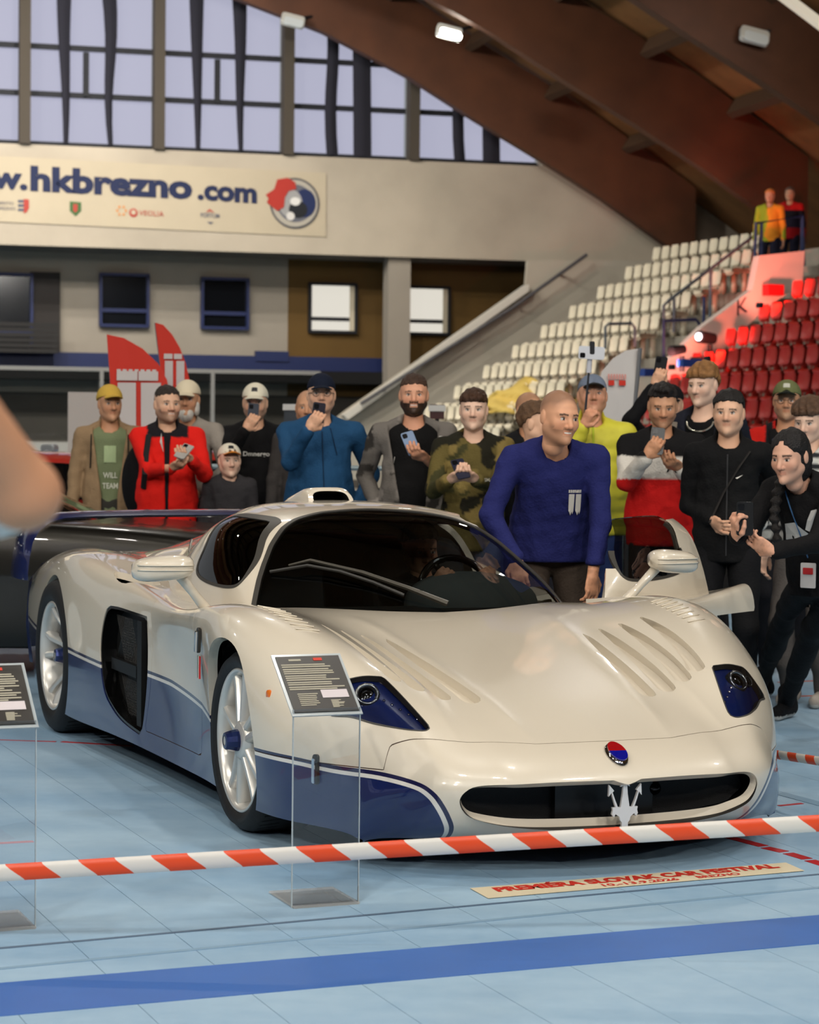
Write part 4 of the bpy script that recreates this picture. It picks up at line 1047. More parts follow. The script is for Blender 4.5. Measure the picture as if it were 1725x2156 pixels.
sw.lathe([(0, .02), (.04, .015), (.05, -.02)], 20); sw.xf(Matrix.Translation((-1.04, .34, .755)) @ R).build('steering_wheel', BLACKG, cb, smooth=True)

# wheels
def wheel(x, y, R, W, sg, front):
    w = empty('wheel'); w.parent = car; w.location = (x, sg*y, R); w.rotation_euler = (0, 0, 0 if sg < 0 else math.pi)
    # local: outer face towards -y
    rim = .258; t = MB()
    t.lathe([(rim-.012, .02), (rim+.004, .0), (rim+.018, -.008), (rim+.040, -.014), (R-.022, -.004), (R-.008, .012), (R, .035), (R, W*.5), (R, W-.035), (R-.012, W-.005), (rim, W)], 72, 'Y')
    t.build('tyre', RUBBER, w, smooth=True)
    g = MB()
    for k in range(60):
        a = 2*math.pi*k/60
        g.add([(math.cos(a+da)*(R+.0006), yy, math.sin(a+da)*(R+.0006)) for da, yy in ((0, .03), (.018, .03), (.018+.05, W*.4), (.05, W*.4))], [(0, 1, 2, 3)])
    g.build('tread_groove', mat('tread_dark', (6, 6, 6), rough=.9), w)
    r = MB()
    r.lathe([(rim-.030, W*.85), (rim-.026, .05), (rim-.020, .018), (rim-.014, .004), (rim-.004, -.002), (rim+.001, .004), (rim, .02)], 72, 'Y')
    r.build('rim', SILVER, w, smooth=True)
    hubd = .010 if front else .075
    s = MB().lathe([(0, hubd-.012), (.055, hubd-.012), (.07, hubd-.004), (.078, hubd+.02), (.078, hubd+.06)], 32, 'Y'); s.build('hub', SILVER, w, smooth=True)
    for k in range(5):
        a0 = 2*math.pi*k/5+math.pi/2+.18
        for d in (-1, 1):
            V = []
            P = [(.045, 0, .020*d*.8, hubd-.006), (.12, .0, .026*d, hubd-.002), (.19, 0, .040*d, .012 if front else .03), (.245, 0, .058*d, .014)]
            for (rr, _, off, yy) in P:
                hw = .0165 if rr < .2 else .019
                for o_, dy in ((-hw, .012), (-hw*.5, 0), (hw*.5, 0), (hw, .012), (hw*.9, .05), (-hw*.9, .05)):
                    V.append((rr*math.cos(a0)-(off+o_)*math.sin(a0), yy+dy, rr*math.sin(a0)+(off+o_)*math.cos(a0)))
            F = [(i*6+j, i*6+(j+1) % 6, (i+1)*6+(j+1) % 6, (i+1)*6+j) for i in range(3) for j in range(6)]
            o = MB().add(V, F).build('spoke', SILVER, w, angle=40); fix_normals(o)
    nut = mat('centre_nut_blue', (10, 30, 84), rough=.25, metal=.5, coat=.6)
    MB().lathe([(.018, hubd-.062), (.030, hubd-.060), (.033, hubd-.052), (.036, hubd-.04), (.040, hubd-.022), (.040, hubd-.005)], 12, 'Y').lathe([(0, hubd-.058), (.018, hubd-.060)], 16, 'Y', m=1).build('centre_nut', [nut, SILVER], w)
    MB().lathe([(.08, .10), (.185, .10), (.185, .125), (.08, .125)], 40, 'Y').build('brake_disc', mat('brake_disc', (90, 88, 86), rough=.35, metal=.8), w, smooth=False)
    a = math.radians(150)
    MB().box((.16*math.cos(a), .11, .16*math.sin(a)), (.07, .07, .16), rot=Matrix.Rotation(-a, 3, 'Y')).build('brake_caliper', mat('caliper_dark', (40, 40, 44), rough=.4), w)
    MB().lathe([(0, W*.9), (rim-.03, W*.9)], 40, 'Y').build('wheel_back', BLACK, w)
for sg in (-1, 1):
    wheel(0, .945, .327, .245, sg, True); wheel(-2.8, .995, .362, .345, sg, False)

# small fittings
for sg in (-1, 1):
    # fender-top louvre slats
    for k in range(8):
        x = -.10+.05*k; p, nrm = skin(x, sg*(.80-.004*k), .002)
        MB().rbox((0, 0, 0), (.008, .085, .005), .003, rot=frame_on(nrm) @ Matrix.Rotation(.25*sg, 3, 'Z')).xf(Matrix.Translation(p)).build('fender_louvre', PAINT_W, car, smooth=True)
y0 = -.975
MB().rbox((0, 0, 0), (.022, .012, .034), .010).xf(Matrix.Translation((.405, -.962, .537)) @ Matrix.Rotation(math.radians(22), 4, 'Z')).build('side_marker', mat('amber_lens', (214, 106, 20), rough=.2, coat=1), car, smooth=True)
fl = empty('flag_decal'); fl.parent = car
for k, c in enumerate(((22, 74, 40), (225, 220, 208), (196, 34, 30))):
    MB().box((-.432+.014*k, -.968-.0015*k, .548), (.0135, .004, .085)).build('flag_band', mat('flag_%d' % k, c, rough=.4), fl)
for (x, y, z, h, tilt, rz) in ((.66, -.876, .315, .10, 0, .40), (-.36, -.985, .655, .095, .12, 0)):
    lt = empty('body_latch'); lt.parent = car
    M = Matrix.Translation((x, y-.004, z)) @ Matrix.Rotation(rz, 4, 'Z') @ Matrix.Rotation(tilt, 4, 'Y')
    MB().rbox((0, 0, 0), (.026, .012, h), .010).xf(M).build('latch_base', mat('latch_dark', (70, 66, 62), rough=.3, metal=.8), lt)
    MB().rbox((0, -.010, -.004), (.013, .010, h*.84), .004).xf(M).build('latch_lever', CHROME, lt)
# quarter-panel script badge
bd = MB()
for k in range(9): bd.tube([(-1.93-.006*(k % 2)+.0, -.565+.0, .925+.0)+Vector((0, 0, 0)) if False else (-1.90-.012*k, -.571+.004*k*.6, .955-.0095*k), (-1.905-.012*k, -.579+.004*k*.6, .93-.0095*k), (-1.912-.012*k, -.572+.004*k*.6, .95-.0095*k)], .004, 5)
bd.build('quarter_script_badge', CHROME, car)
# ================================================================ people: bodies grown from blended volumes
def cone(P, a, b, r1, r2, sc=None):
    a = np.array(a, float); b = np.array(b, float)
    if sc is not None:
        s = np.array(sc, float); P = P/s; a = a/s; b = b/s
    d = b-a; t = np.clip(((P-a)@d)/(d@d+1e-12), 0, 1)
    return (np.linalg.norm(P-a-t[:, None]*d, axis=1)-(r1+(r2-r1)*t))*(min(sc) if sc is not None else 1)
def ell(P, c, r):
    q = (P-np.array(c))/np.array(r); k0 = np.linalg.norm(q, axis=1); k1 = np.linalg.norm(q/np.array(r), axis=1)
    return k0*(k0-1)/np.maximum(k1, 1e-9)
def smin(a, b, k):
    h = np.maximum(k-np.abs(a-b), 0)/k; return np.minimum(a, b)-h*h*k*.25
def smax(a, b, k): return -smin(-a, -b, k)
def snet(f, lo, hi, h):
    lo = np.array(lo, float); n = np.ceil((np.array(hi)-lo)/h).astype(int)+1
    ax = [lo[i]+h*np.arange(n[i]) for i in range(3)]
    B = 4; nb = -(-n//B)                     # coarse pass, then only the blocks the surface passes through
    cx = [lo[i]+h*(np.arange(nb[i])*B+(B-1)/2) for i in range(3)]
    CG = np.stack(np.meshgrid(*cx, indexing='ij'), -1); CD = f(CG.reshape(-1, 3)).reshape(nb)
    act = np.abs(CD) < h*B*1.45+.006
    D = np.repeat(np.repeat(np.repeat(CD, B, 0), B, 1), B, 2)[:n[0], :n[1], :n[2]].copy()
    am = np.repeat(np.repeat(np.repeat(act, B, 0), B, 1), B, 2)[:n[0], :n[1], :n[2]]
    ii = np.argwhere(am); D[am] = f(lo+h*ii); S = D < 0
    c = n-1; cnt = np.zeros(c, int); acc = np.zeros((*c, 3))
    sl = lambda o: tuple(slice(o[i], o[i]+c[i]) for i in range(3))
    for axis in range(3):
        for o1 in (0, 1):
            for o2 in (0, 1):
                o = [0, 0, 0]; others = [i for i in range(3) if i != axis]; o[others[0]] = o1; o[others[1]] = o2
                e = list(o); e[axis] = 1
                a, b = D[sl(o)], D[sl(e)]; m = (a < 0) != (b < 0)
                t = np.where(m, a/np.where(m, a-b, 1), 0)
                mi = np.argwhere(m); q = np.tile(np.array(o, float), (len(mi), 1)); q[:, axis] += t[m]
                acc[m] += q; cnt += m
    mk = cnt > 0; idx = -np.ones(c, int); idx[mk] = np.arange(mk.sum())
    base = np.argwhere(mk); V = lo+h*(base+acc[mk]/cnt[mk][:, None]); F = []
    for axis in range(3):
        u, w = [(1, 2), (2, 0), (0, 1)][axis]
        s0 = [slice(0, n[i]) for i in range(3)]; A = [slice(1, n[i]-1) for i in range(3)]; A[axis] = slice(0, n[axis]-1); B = list(A); B[axis] = slice(1, n[axis])
        a, b = S[tuple(A)], S[tuple(B)]; m = np.argwhere(a != b); 
        if len(m) == 0: continue
        off = np.ones(3, int); off[axis] = 0; g = m+off; fl = a[tuple(m.T)]
        du = np.zeros(3, int); du[u] = 1; dw = np.zeros(3, int); dw[w] = 1
        q = np.stack([idx[tuple((g-du-dw).T)], idx[tuple((g-dw).T)], idx[tuple(g.T)], idx[tuple((g-du).T)]], 1)
        q = np.where(fl[:, None], q, q[:, ::-1]); F.append(q)
    F = np.concatenate(F); F = F[(F >= 0).all(1)]
    e = h*.25; d0 = f(V); gr = np.stack([f(V+np.eye(3)[i]*e)-d0 for i in range(3)], 1)/e
    V = V-gr*(d0/np.maximum((gr**2).sum(1), .2))[:, None]
    return V, F
def vnoise(P, s, seed=0):
    """cheap smooth 3-D noise in -1..1 from a few sines"""
    r = np.random.RandomState(seed); v = np.zeros(len(P))
    for k in range(5):
        d = r.normal(size=3); d /= np.linalg.norm(d); v += np.sin(P@d*s*(1+.45*k)+r.uniform(0, 6.28))/(1+.45*k)
    return v/2.4
def fastmesh(name, V, F, m, parent, cols=None):
    me = bpy.data.meshes.new(name); nf = len(F)
    me.vertices.add(len(V)); me.vertices.foreach_set('co', np.asarray(V, np.float32).ravel())
    me.loops.add(nf*4); me.loops.foreach_set('vertex_index', np.asarray(F, np.int32).ravel())
    me.polygons.add(nf); me.polygons.foreach_set('loop_start', np.arange(0, nf*4, 4, dtype=np.int32))
    me.polygons.foreach_set('use_smooth', np.ones(nf, bool)); me.materials.append(m); me.update(calc_edges=True)
    if cols is not None:
        ca = me.color_attributes.new('Col', 'FLOAT_COLOR', 'POINT'); c = np.ones((len(V), 4), np.float32); c[:, :3] = cols; ca.data.foreach_set('color', c.ravel())
    o = bpy.data.objects.new(name, me); return link(o, parent)
SKINM = vcol_mat('skin', rough=.5, spec=.35); CLOTH = vcol_mat('cloth', rough=.85, spec=.2, bump=(90, .25)); HAIRM = vcol_mat('hair', rough=.55, spec=.4, bump=(160, .5))
PUFF = vcol_mat('cloth_smooth', rough=.55, spec=.4)
lin = lambda c: np.array(srgb(*c)[:3])
def rotm(yaw=0, pitch=0, roll=0):
    return np.array((Matrix.Rotation(yaw, 3, 'Z') @ Matrix.Rotation(pitch, 3, 'X') @ Matrix.Rotation(roll, 3, 'Y')))

# ---- head: local frame, face towards -y, origin at ear level
def head_sdf(P, sp):
    w = sp.get('wide', 1.0); jw = sp.get('jaw', 1.0); fem = sp.get('fem', 0)
    P = P/np.array([w, 1, 1]); X = np.abs(P[:, 0]); Q = P.copy(); Q[:, 0] = X
    d = ell(P, (0, .014, .036), (.075, .095, .086))
    d = smin(d, ell(P, (0, -.022, -.022), (.060*jw, .072, .092)), .04)
    d = smin(d, cone(Q, (.0, -.060, -.088), (.047*jw, .0, -.05), .026-.004*fem, .026), .03)
    d = smin(d, ell(Q, (.036, -.060, -.024), (.026, .022, .026)), .025)
    d = smin(d, cone(Q, (0, -.084, .024), (.036, -.074, .022), .011-.004*fem, .012-.004*fem), .018)
    d = smax(d, -ell(Q, (.031, -.101, .004), (.017, .014, .0115)), .012)
    d = smin(d, np.linalg.norm(Q-np.array([.031, -.0755, .003]), axis=1)-.0128, .002)
    d = smin(d, cone(Q, (.018, -.087, .0125), (.044, -.076, .009), .0036, .003), .004)
    ns = sp.get('nose', 1.0)
    d = smin(d, cone(P, (0, -.086, .014), (0, -.1075*ns**.3, -.028), .0085, .0125*ns), .012)
    d = smin(d, np.linalg.norm(Q-np.array([.0115, -.096, -.033]), axis=1)-.0085, .008)
    d = smin(d, cone(Q, (0, -.090, -.0525), (.019, -.082, -.054), .0062, .003), .006)
    d = smin(d, cone(Q, (0, -.0885, -.0635), (.016, -.082, -.062), .0072, .003), .006)
    smile = sp.get('smile', 0.0)
    d = smax(d, -cone(Q, (0, -.0995, -.058), (.022, -.0880, -.058+.010*smile), .0012+.0030*smile, .0010), .004)
    d = smin(d, np.linalg.norm(P-np.array([0, -.083, -.096]), axis=1)-.016, .02)
    d = smin(d, ell(Q, (.0765, .012, -.002), (.0085, .019, .031)), .006)
    d = smin(d, cone(P, (0, .015, -.05), (0, .022, -.125), .053-.008*fem, .050-.008*fem), .03)
    return d*.95
def head_cols(P, sp):
    sk = lin(sp.get('skin', (206, 160, 130))); X = np.abs(P[:, 0]); Y = P[:, 1]; Z = P[:, 2]
    C = np.tile(sk, (len(P), 1)); hair = lin(sp.get('hair', (40, 30, 24)))
    def mixc(m, c): 
        m = np.clip(m, 0, 1)[:, None]; C[:] = C*(1-m)+np.array(c)*m
    red = sk*np.array([.92, .62, .55])
    mixc(.35*np.exp(-((X-.04)**2+(Z+.03)**2)/.0006)*(Y < -.04), red); mixc(.35*np.exp(-(P[:, 0]**2+(Z+.03)**2)/.0003)*(Y < -.09), red)
    b = sp.get('beard', 0)
    if b:
        m = ((Z < -.030-.02*np.clip((Y+.02)/.05, 0, 1)+.012*np.clip((X-.05)/.02, 0, 1)) & (Z > -.125) & (Y < .012)) & ~((X < .022) & (np.abs(Z+.058) < .011)) & ~((X < .018) & (Z > -.042)) & ~((X > .026) & (X < .062) & (Z > -.045) & (Y < -.045))
        mixc(m*b*np.clip((-.024-Z)/.014, .0, 1)*np.clip((.016-Y)/.02, 0, 1), lin(sp.get('beardc', sp.get('hair', (40, 30, 24)))))
    if sp.get('shave'): mixc(np.clip((Z-.030+.45*np.maximum(Y+.02, 0))/.045, 0, 1)*np.clip((Y+.075+.4*np.maximum(Z-.06, 0))/.03, 0, 1)*sp['shave'], hair)
    mixc(((X < .023) & (np.abs(Z+.058) < .0080) & (Y < -.080))*.55*np.clip((.026-X)/.008, 0, 1), sk*np.array([.78, .50, .47]))
    if sp.get('smile', 0) > .5: mixc(((X < .018) & (np.abs(Z+.0578) < .0032) & (Y < -.080)), (.75, .72, .66))
    ex = P.copy(); ex[:, 0] = X; de = np.linalg.norm(ex-np.array([.031, -.0755, .003]), axis=1)
    eye = (de < .0148) & (Y < -.0835) & (np.abs(Z-.003) < .0055)
    mixc(eye*1.0, (.55, .52, .48)); gx = sp.get('gaze', 0)*.003
    mixc((eye & (np.abs(P[:, 0]-np.sign(P[:, 0])*.031-gx) < .0052)), (.03, .022, .018))
    mixc(((de < .0165) & (np.abs(Z-.0105) < .0032) & (Y < -.078))*.75, (.05, .035, .03))
    br = (X > .013) & (X < .050) & (np.abs(Z-(.0235+.06*(X-.03)*np.where(X < .036, 1, -2.0))) < .0042) & (Y < -.062)
    mixc(br*.85, lin(sp.get('brow', sp.get('hair', (40, 30, 24)))))
    mixc(((X > .006) & (X < .013) & (np.abs(Z+.039) < .0025) & (Y < -.09))*.35, sk*.3)
    return C
def hair_sdf(P, sp):
    st = sp['style']; n = vnoise(P, 130, 3)*.003+vnoise(P, 60, 4)*.004
    vol = sp.get('vol', .008)
    d = ell(P, (0, .016, .040), (.078+vol, .098+vol*.8, .088+vol*1.1))-n*(1+vol*40)
    Y, Z, X = P[:, 1], P[:, 2], np.abs(P[:, 0])
    if st == 'short': line = np.where(Y < -.02, .062-.25*np.clip(X-.045, 0, 1), np.interp(Y, [-.02, .03, .07, .12], [.048, .005, -.045, -.06]))
    elif st == 'quiff': line = np.where(Y < -.02, .066, np.interp(Y, [-.02, .03, .07, .12], [.06, .03, -.01, -.03])); d = smin(d, ell(P, (0, -.045, .105), (.058, .055, .030))-n*2, .02)
    elif st == 'fringe': line = np.where(Y < -.02, .048-.0*X, np.interp(Y, [-.02, .03, .07, .12], [.055, .03, -.01, -.03])); d = smin(d, ell(P, (0, -.060, .080), (.062, .040, .034))-n*3, .02)
    elif st == 'long': line = np.interp(Y, [-.11, -.08, -.05, .0, .05], [.085, .080, .02, -.10, -.2]); line = np.where((X < .012) & (Y < -.06), .09, line); d = smin(d, ell(P, (0, .045, -.03), (.085, .07, .10))-n, .03)
    else: line = np.zeros(len(P))+.05
    return smax(d, line+vnoise(P, 150, 8)*.006-Z, .006)
def cap_sdf(P, sp):
    Y, Z = P[:, 1], P[:, 2]
    d = ell(P, (0, .014, .044), (.086, .104, .092)); d = np.maximum(d, .040-.10*(Y+.02)-Z)
    b = ell(P, (0, -.108, .050), (.070, .075, .055)); zz = Z-(.046-.18*np.clip(-Y-.09, 0, 1)-6.0*np.maximum(np.abs(P[:, 0]), 0)**2*.8)
    b = np.maximum(b, np.abs(zz)-.004)
    return smin(d, b, .006)
def hand_mesh(W, a, n, side, curl=(.5, .6, .6, .6), thumb=.5, h=.0038, scale=1.0, spread=.25):
    """W wrist, a towards fingers, n out of the palm, side +1/-1 thumb direction sign of (a x n)"""
    a = np.array(a, float); a /= np.linalg.norm(a); n = np.array(n, float); n -= a*(n@a); n /= np.linalg.norm(n); s = np.cross(a, n)*side
    W = np.array(W, float); prim = []
    for k, (o, L, r) in enumerate(((.030, .074, .0088), (.010, .083, .0092), (-.010, .077, .0088), (-.029, .060, .0078))):
        b = a*.088+s*o+n*(.004-.006*abs(k-1.2)); dirn = a*math.cos(spread*o*6)+s*math.sin(spread*o*6); ang = 0; p = b
        for seg, fr in ((.45, .55), (.31, .85), (.24, .7)):
            ang += curl[k]*fr*1.15; q = p+(dirn*math.cos(ang)+n*math.sin(ang))*L*seg
            prim.append((p, q, r*(1.06-.1*(seg < .4)), r*.93)); p = q
    t0 = a*.022+s*.026; t1 = t0+(a*.55+s*.62+n*.45*thumb)*.040; t2 = t1+(a*.85+s*(.25-.4*thumb)+n*.6*thumb)*.034; t3 = t2+(a*.9+s*(.05-.5*thumb)+n*.5*thumb)*.026
    prim += [(t0, t1, .015, .0125), (t1, t2, .0118, .0105), (t2, t3, .0102, .0085)]
    M = np.stack([s, n, a], 1)
    def f(P):
        L = (P/scale)@M
        d = ell(L, (.0, -.001, .052), (.041, .0145, .050)); d = smin(d, ell(L, (.0, 0, .078), (.040, .0125, .022)), .012)
        d = smin(d, cone(P/scale, -a*.012, a*.02, .026, .025, None), .02)
        for p, q, r1, r2 in prim: d = smin(d, cone(P/scale, p, q, r1, r2), .006)
        return d*scale
    R = .21*scale
    pts = np.concatenate([[p, q] for p, q, _, _ in prim]+[[-a*.07, a*.1]])*scale
    lo = pts.min(0)-.034*scale; hi = pts.max(0)+.034*scale
    V, F = snet(f, lo, hi, h); return V+W, F
def ik(S, W, l1, l2, pole):
    S, W = np.array(S, float), np.array(W, float); d = W-S; L = np.linalg.norm(d); 
    if L > (l1+l2)*.995: W = S+d/L*(l1+l2)*.995; d = W-S; L = np.linalg.norm(d)
    x = (l1*l1-l2*l2+L*L)/(2*L); hgt = math.sqrt(max(l1*l1-x*x, 0)); u = d/L; p = np.array(pole, float); p -= u*(p@u); p /= np.linalg.norm(p)
    return S+u*x+p*hgt, W
BASE_H = 1.78
def person(label, px, crown, depth, yaw=0.0, lean=(0, 0), head=None, arms=None, top=None, legs=None, hairspec=None, cap=None, group=None, x_off=0, hres=.0050, feet=True, slim=1.0, belly=0.0, foot_shift=(0, 0), stance=.10, name='person', extra=None, zfix=None, build_legs=True, base_z=0.0, root_at=None):
    """arms: {'l': (wrist xyz in person frame or None, pole, hand dict), 'r': ...}; 'l' is at +x (viewer right when facing the camera)"""
    P = at(px, crown, depth); Hh = (P[2]-base_z if zfix is None else zfix)-(.018 if cap else .0); sc = Hh/BASE_H if top.get('bend') is None else top.get('scale', 1.0)
    # torso lean displaces the head in x (right) and y (forward -)
    lx, ly = lean
    cy, sy = math.cos(yaw), math.sin(yaw); ox, oy = lx*.73*sc, ly*.73*sc
    rloc = np.array([P[0]-(ox*cy-oy*sy), P[1]-(ox*sy+oy*cy), base_z])
    if root_at is not None: rloc = np.array([root_at[0], root_at[1], base_z])
    root = empty(name, rloc, yaw, label, 'person', group)
    def loc_px(x, y, dy):     # picture point at depth+dy -> person frame
        q = at(x, y, depth+dy)-rloc; return np.array([q[0]*cy+q[1]*sy, -q[0]*sy+q[1]*cy, q[2]])
    J = {}
    hipz = .93*sc; up = np.array([lx, ly, math.sqrt(max(0.01, 1-lx*lx-ly*ly))])
    hip = np.array([foot_shift[0], foot_shift[1], hipz*top.get('squat', 1.0)])
    def T(x, y, z):      # torso-space point (z measured upright) -> leaned
        return hip+np.array([x*sc, y*sc, 0])+up*((z*sc-hipz)) if z*sc > hipz else np.array([x*sc, y*sc, z*sc])+[foot_shift[0], foot_shift[1], hip[2]-hipz]
    w = slim*top.get('wide', 1.0); A = {}
    hd = dict(head or {}); R = rotm(hd.get('yaw', 0), hd.get('pitch', 0), hd.get('roll', 0))
    neck = T(0, .012, 1.49); headc = T(0, -.012, 1.655)+np.array(hd.get('shift', (0, 0, 0)))
    for s, sg in (('l', 1), ('r', -1)):
        sh = T(.185*sg*w, .012, 1.435); spec = (arms or {}).get(s) or {}
        wr = loc_px(*spec['wpx']) if 'wpx' in spec else spec.get('w'); wr = T(.25*sg*w, -.03, .87) if wr is None else np.array(wr, float)
        el, wr = ik(sh, wr, .295*sc, .255*sc, spec.get('pole', (sg*.5, .9, -.35)))
        if 'epx' in spec: el = loc_px(*spec['epx']); wr = loc_px(*spec['wpx'])
        A[s] = (sh, el, wr, spec, sg)
    # --- clothing: top
    k = top.get('bulk', 1.0); hem = top.get('hem', .86); sl = top.get('sleeve', 1.0); tank = top.get('tank')
    def top_sdf(Q):
        d = cone(Q, T(0, 0, 1.02), T(0, .0, 1.36), (.158+.012*belly)*sc*k, .150*sc*k, (1.08*w, .70+.05*belly, 1))
        d = smin(d, cone(Q, T(0, .0, .66), T(0, 0, 1.05), .184*sc*k, .160*sc*k, (1.03*w, .74, 1)), .05)
        if belly: d = smin(d, ell(Q, T(0, -.05, 1.08), (.15*sc*k, (.10+.05*belly)*sc, .16*sc)), .06)
        d = smin(d, cone(Q, T(-.145*w, .012, 1.425), T(.145*w, .012, 1.425), .066*sc*k, .066*sc*k), .05)
        d = smin(d, cone(Q, T(0, .014, 1.43), T(0, .022, 1.50), .085*sc, .066*sc), .03)
        for sg in (1, -1): d = smin(d, cone(Q, T(.045*sg, .016, 1.495), T(.165*sg*w, .012, 1.432), .048*sc, .058*sc*k), .03)
        if top.get('hood'): d = smin(d, ell(Q, T(0, .085, 1.47), (.115*sc, .065*sc, .065*sc)), .03); d = smin(d, cone(Q, T(-.085, .0, 1.47), T(.085, .0, 1.47), .035*sc, .035*sc, (1, 1.6, 1)), .025)
        if top.get('collar'): d = smin(d, np.maximum(cone(Q, T(0, .018, 1.44), T(0, .024, 1.545), .078*sc, .072*sc), -1), .015)
        for s in 'lr':
            sh, el, wr, spec, sg = A[s]; e2 = el+(wr-el)*(.93 if sl >= 1 else .0)
            a = cone(Q, sh, el if sl >= .5 else sh+(el-sh)*.75, .061*sc*k, .050*sc*k*(1 if sl >= .5 else 1.15))
            if sl >= 1: a = smin(a, cone(Q, el, e2, .049*sc*k, .040*sc*k), .02); a = smin(a, cone(Q, el+(wr-el)*.80, e2, .041*sc*k, .038*sc*k), .01)
            d = smin(d, a, .022)
        fold = top.get('fold', 1.0)
        d = d-fold*(.0050*vnoise(Q*np.array([1, 1, 1.7]), 24/sc, 11)+.0028*vnoise(Q*np.array([1.6, 1, .8]), 52/sc, 12))
        if top.get('puffy'): d = d-.008*np.abs(np.sin(Q[:, 2]*math.pi/.075))**.6*(Q[:, 2] < 1.42*sc)
        d = smax(d, (hem*sc+(hip[2]-hipz))-Q[:, 2], .012)
        neckc = cone(Q, T(0, .0, 1.40), T(0, -.01, 1.70), .060*sc, .070*sc)          # neck opening
        d = smax(d, -cone(Q, T(0, -.004, 1.455), T(0, -.045, 1.62), .060*sc, .080*sc), .012)
        if top.get('open'): # open jacket front
            o = np.maximum(np.abs((Q-T(0, 0, 1.2))[:, 0])-(.045+.05*np.clip((Q[:, 2]/sc-1.0)/.45, 0, 1))*sc*top['open'], Q[:, 1]-(T(0, 0, 1.2)[1]-.03)); d = smax(d, -o, .01)
        return d*.9
    al = np.array([A[s][i] for s in 'lr' for i in range(3)]); tp = np.array([T(-.3, -.26, .80), T(.3, .22, 1.60)])
    lo = np.minimum(al.min(0), tp.min(0))-.11; hi = np.maximum(al.max(0), tp.max(0))+.11; lo[2] = max(lo[2], hem*sc+(hip[2]-hipz)-.05 if al[:, 2].min() > hem*sc else lo[2])
    V, F = snet(top_sdf, lo, hi, top.get('res', .0150))
    cf = top['col']; ctx = dict(T=T, sc=sc, A=A, hip=hip, loc_px=loc_px, rloc=rloc, yaw=yaw)
    C = cf(V, ctx) if callable(cf) else np.tile(lin(cf), (len(V), 1))
    fastmesh(top.get('name', 'jacket'), V, F, PUFF if top.get('puffy') else CLOTH, root, C)
    ctx['sdf'] = top_sdf; ctx['root'] = root
    def front(x, z, back=False):          # surface of the chest at torso (x,z)
        base = T(x, 0, z); t = np.linspace(-.34, .05, 80); q = base+np.stack([t*0, t, t*0], 1); d = top_sdf(q); i = np.argmax(d < 0); return q[max(i-1, 0)]
    ctx['front'] = front; ctx['headc'] = headc
    if top.get('shirt'):   # under-shirt seen in the open front
        def s_sdf(Q):
            d = cone(Q, T(0, .006, .90), T(0, .006, 1.38), .150*sc*k, .143*sc*k, (1.0*w, .69+.05*belly, 1))
            if belly: d = smin(d, ell(Q, T(0, -.045, 1.08), (.145*sc*k, (.097+.05*belly)*sc, .155*sc)), .06)
            d = smin(d, cone(Q, T(0, .014, 1.42), T(0, .018, 1.47), .08*sc, .066*sc), .03); d = smin(d, cone(Q, T(-.10, .012, 1.41), T(.10, .012, 1.41), .055*sc, .055*sc), .04)
            d = d-.004*vnoise(Q, 30, 5); d = smax(d, hem*sc+.02+(hip[2]-hipz)-Q[:, 2], .01); return smax(d, -cone(Q, T(0, -.004, 1.45), T(0, -.045, 1.62), .062*sc, .08*sc), .01)
        V, F = snet(s_sdf, T(-.22, -.25, .84), T(.22, .2, 1.52)+np.array([0, 0, .03]), .014)
        fastmesh('shirt', V, F, CLOTH, root, np.tile(lin(top['shirt']), (len(V), 1))); ctx['shirt_sdf'] = s_sdf
        def fronts(x, z):
            base = T(x, 0, z); t = np.linspace(-.34, .05, 80); q = base+np.stack([t*0, t, t*0], 1); d = s_sdf(q); i = np.argmax(d < 0); return q[max(i-1, 0)]
        ctx['front_shirt'] = fronts
    # --- trousers and shoes
    L = legs or {}
    if build_legs:
        kn = {}; lk = L.get('bulk', 1.0)
        for sg in (1, -1):
            ft = np.array(L.get('foot', {}).get(sg, (sg*stance*sc, .02, 0)), float)
            if sg in L.get('footpx', {}): q = ground(*L['footpx'][sg])-rloc; ft = np.array([q[0]*cy+q[1]*sy, -q[0]*sy+q[1]*cy, 0])
            hp = hip+np.array([sg*.088*sc, 0, -.02*sc])
            an = ft+np.array([0, .0, .085*sc]); kne, an2 = ik(hp, an, .44*sc, .43*sc, L.get('pole', (sg*.12, -1, 0))); kn[sg] = (hp, kne, an, ft)
        def leg_sdf(Q):
            d = ell(Q, hip+np.array([0, .005, .02]), (.155*sc*w, .108*sc, .12*sc))
            for sg in (1, -1):
                hp, kne, an, ft = kn[sg]
                a = smin(cone(Q, hp, kne, .098*sc*lk, .068*sc*lk), cone(Q, kne, an, .066*sc*lk, .050*sc*lk), .03); a = smin(a, cone(Q, kne+(an-kne)*.2, kne+(an-kne)*.55, .064*sc*lk, .064*sc*lk), .03)
                d = smin(d, a, .02)
            d = d-.005*vnoise(Q*np.array([1, 1, 1.5]), 26, 7); return smax(d, .05*sc-Q[:, 2], .01)*.9
        pt = np.array([q for sg in (1, -1) for q in kn[sg][:3]]); lo = np.minimum(pt.min(0), hip-.2)-.12; hi = np.maximum(pt.max(0), hip+.15)+.11; lo[2] = .04
        V, F = snet(leg_sdf, lo, hi, .016); cf = L.get('col', (30, 30, 34)); fastmesh('trousers', V, F, CLOTH, root, cf(V, ctx) if callable(cf) else np.tile(lin(cf), (len(V), 1)))
